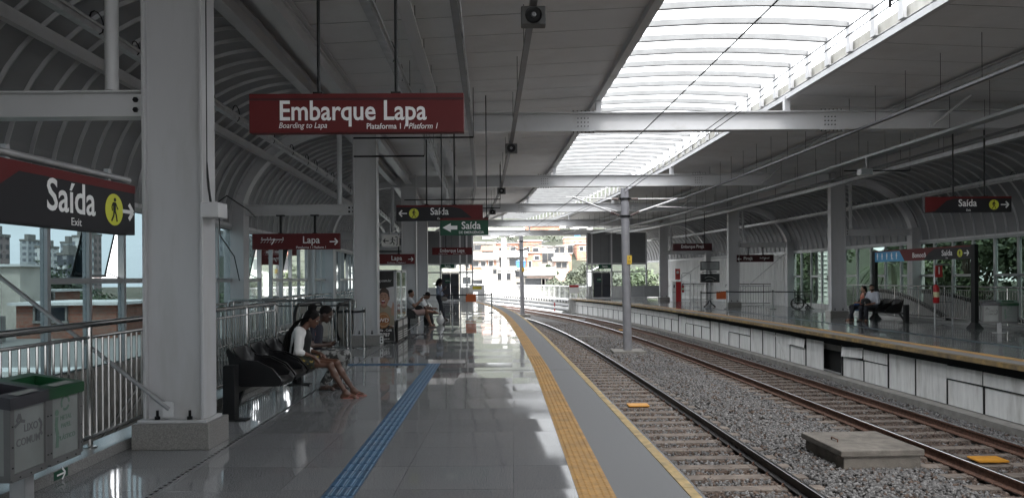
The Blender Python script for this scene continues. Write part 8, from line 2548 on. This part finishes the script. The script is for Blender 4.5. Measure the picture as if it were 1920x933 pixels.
tower('grey tower behind the dark one, beneath the exit board', 122, 152, 455, 360, 10, TW4)
tower('dark apartment block with white balcony stacks', 124, 154, 477, 260, 8, TW3, crown=2)
tower('tall white tower with brown window stripes', 160, 176, 444, 300, 8, TW1, crown=1)
tower('taller twin white tower with balcony edge beside the column with the junction box', 175, 191, 440, 310, 8, TW2, crown=2)
tower('high pale tower seen in the gap between the two near columns', 395, 421, 436, 260, 8, TW4)
tower('pale green stepped apartment block beneath the line map sign', 458, 500, 482, 120, 8, tower_mat('tower_green', (0.36, 0.42, 0.37), (0.13, 0.15, 0.14), 4.2, 3.4))
tower('small pale green block between trees beneath the line map sign', 510, 524, 493, 150, 5, tower_mat('tower_pale', (0.55, 0.57, 0.53), (0.2, 0.2, 0.2), 3.4, 2.9))
tower('grey flat building with small windows right of the tiled villa', 566, 598, 476, 75, 4, TW4)
def city_house(label, X0, X1, Yt, Yb, y, dep, m, wins, roof):
    x0, x1, z0, z1 = hz(X0, X1, Yt-4, Yb-4, y)
    x1 = (X1-960)*(y+dep)/1413
    if x1 < x0+2.5: x0 = x1-2.5
    return house(label, x0, x1, y, z0, z1, dep, m, wins, roof, group='low buildings behind the stair side glass')
RBR = brick_mat('red_brick', (0.23, 0.085, 0.055), (0.29, 0.12, 0.08), (0.22, 0.17, 0.14))
city_house('villa with orange tiled hipped roof beneath the line map sign', 545, 580, 480, 560, 62, 4, PLAS[1], [(0.25,0.8,0.9,1.0),(0.6,0.8,0.9,1.0),(0.3,0.45,0.9,1.0),(0.7,0.45,0.9,1.0)], 'tile')
city_house('plain peeling building with one white framed window behind the litter bins', 50, 92, 497, 600, 48, 3, PLAS[1], [(0.12,0.62,1.1,1.3),(0.15,0.25,1.2,1.6)], 'slab')
city_house('long low red brick wall building behind the near railing', 30, 300, 570, 612, 40, 5, RBR, [(0.35,0.6,1.6,0.7)], 'slab')
city_house('dark grey roofed shed at the edge of the glass', -70, 14, 538, 600, 42, 8, mat('shed_grey', (0.16, 0.15, 0.15), 0.9), [(0.7,0.4,1.2,1.0)], 'sheet')
city_house('red brick house with wide dark opening behind the near column', 100, 150, 545, 590, 52, 4, RBR, [(0.75,0.6,2.2,1.2)], 'slab')
city_house('white terrace houses in the last stair side panes', 600, 640, 500, 580, 80, 4, PLAS[0], [(0.3,0.6,1.2,1.2),(0.7,0.6,1.2,1.2)], 'slab')
mb = MB(); mb.box(-36, -9.3, 17.0, 17.3, -1.2, -0.45); mb.box(-36, -9.3, 16.7, 17.5, -0.45, -0.33); tag(mb.build('parapet_wall', PLAS[0]), 'low white capped wall just outside the stair side glass', 'wall')
mb = MB(); mb.box(-40, -9.0, 17.6, 60, -1.5, -1.35); mb.build('neighbour_roof_terrace', CONC)['kind'] = 'structure'
root = thing('water_tank', 'blue water tank on the roof behind the litter bins', 'water tank', (-25.7, 36.5, -1.3)); mb = MB(); mb.lathe([(0.6,1.3),(0.75,2.6),(0.55,2.8),(0.5,2.85)], (0,0,0), 16); mb.build('tank', mat('tank_bright', (0.02, 0.10, 0.42), 0.4), root, local=True, smooth=True); mb = MB(); mb.box(-0.7,0.7,-0.7,0.7,0,1.28); mb.build('stand', CONC, root, local=True)
TL_ = [('dark bush behind the red brick wall', 165, 545, 60, 2.6), ('round green tree beneath the twin towers', 190, 532, 75, 4.5), ('wide pale green tree below the white apartment block', 100, 498, 120, 7.5),
       ('leafy tree beside the glass corner at the near column', 232, 520, 55, 2.6), ('broad tree left of the villa', 516, 540, 55, 2.6), ('tall dark feathery tree beside the villa', 541, 484, 58, 2.2),
       ('bright bush under the pale green block', 492, 512, 46, 2.2), ('dark tree behind the pale green block roof', 478, 478, 170, 5), ('tree among the terrace houses', 590, 492, 66, 2.2), ('tree seen between the two near columns', 412, 532, 70, 3.0)]
for i, (lab, X, Yt, y, cr) in enumerate(TL_):
    p = at_px(X, Yt-4, y)
    tree(lab+' outside the stair side glass', (p.x, y, -9.0), p.z+9.0, cr, 4200, 0.2 if y < 80 else 0.4, 70+i, LEAF_M if i % 2 else LEAF_D, 0.25)
mb = MB()
root = thing('terrace_fence', 'pale barred fence outside the glass beneath the line map sign', 'fence', (-13, 34, -1.3))
mb.tube([(-14.5, 34, 0.2), (-6.8, 40, 0.5)], 0.04, 6); mb.tube([(-14.5, 34, -1.2), (-6.8, 40, -0.9)], 0.04, 6)
for k in range(45): t = k/44; mb.tube([(-14.5+7.7*t, 34+6*t, -1.3+0.3*t), (-14.5+7.7*t, 34+6*t, 0.2+0.3*t)], 0.018, 4)
mb.build('bars', mat('fence_white', (0.72,)*3), root)
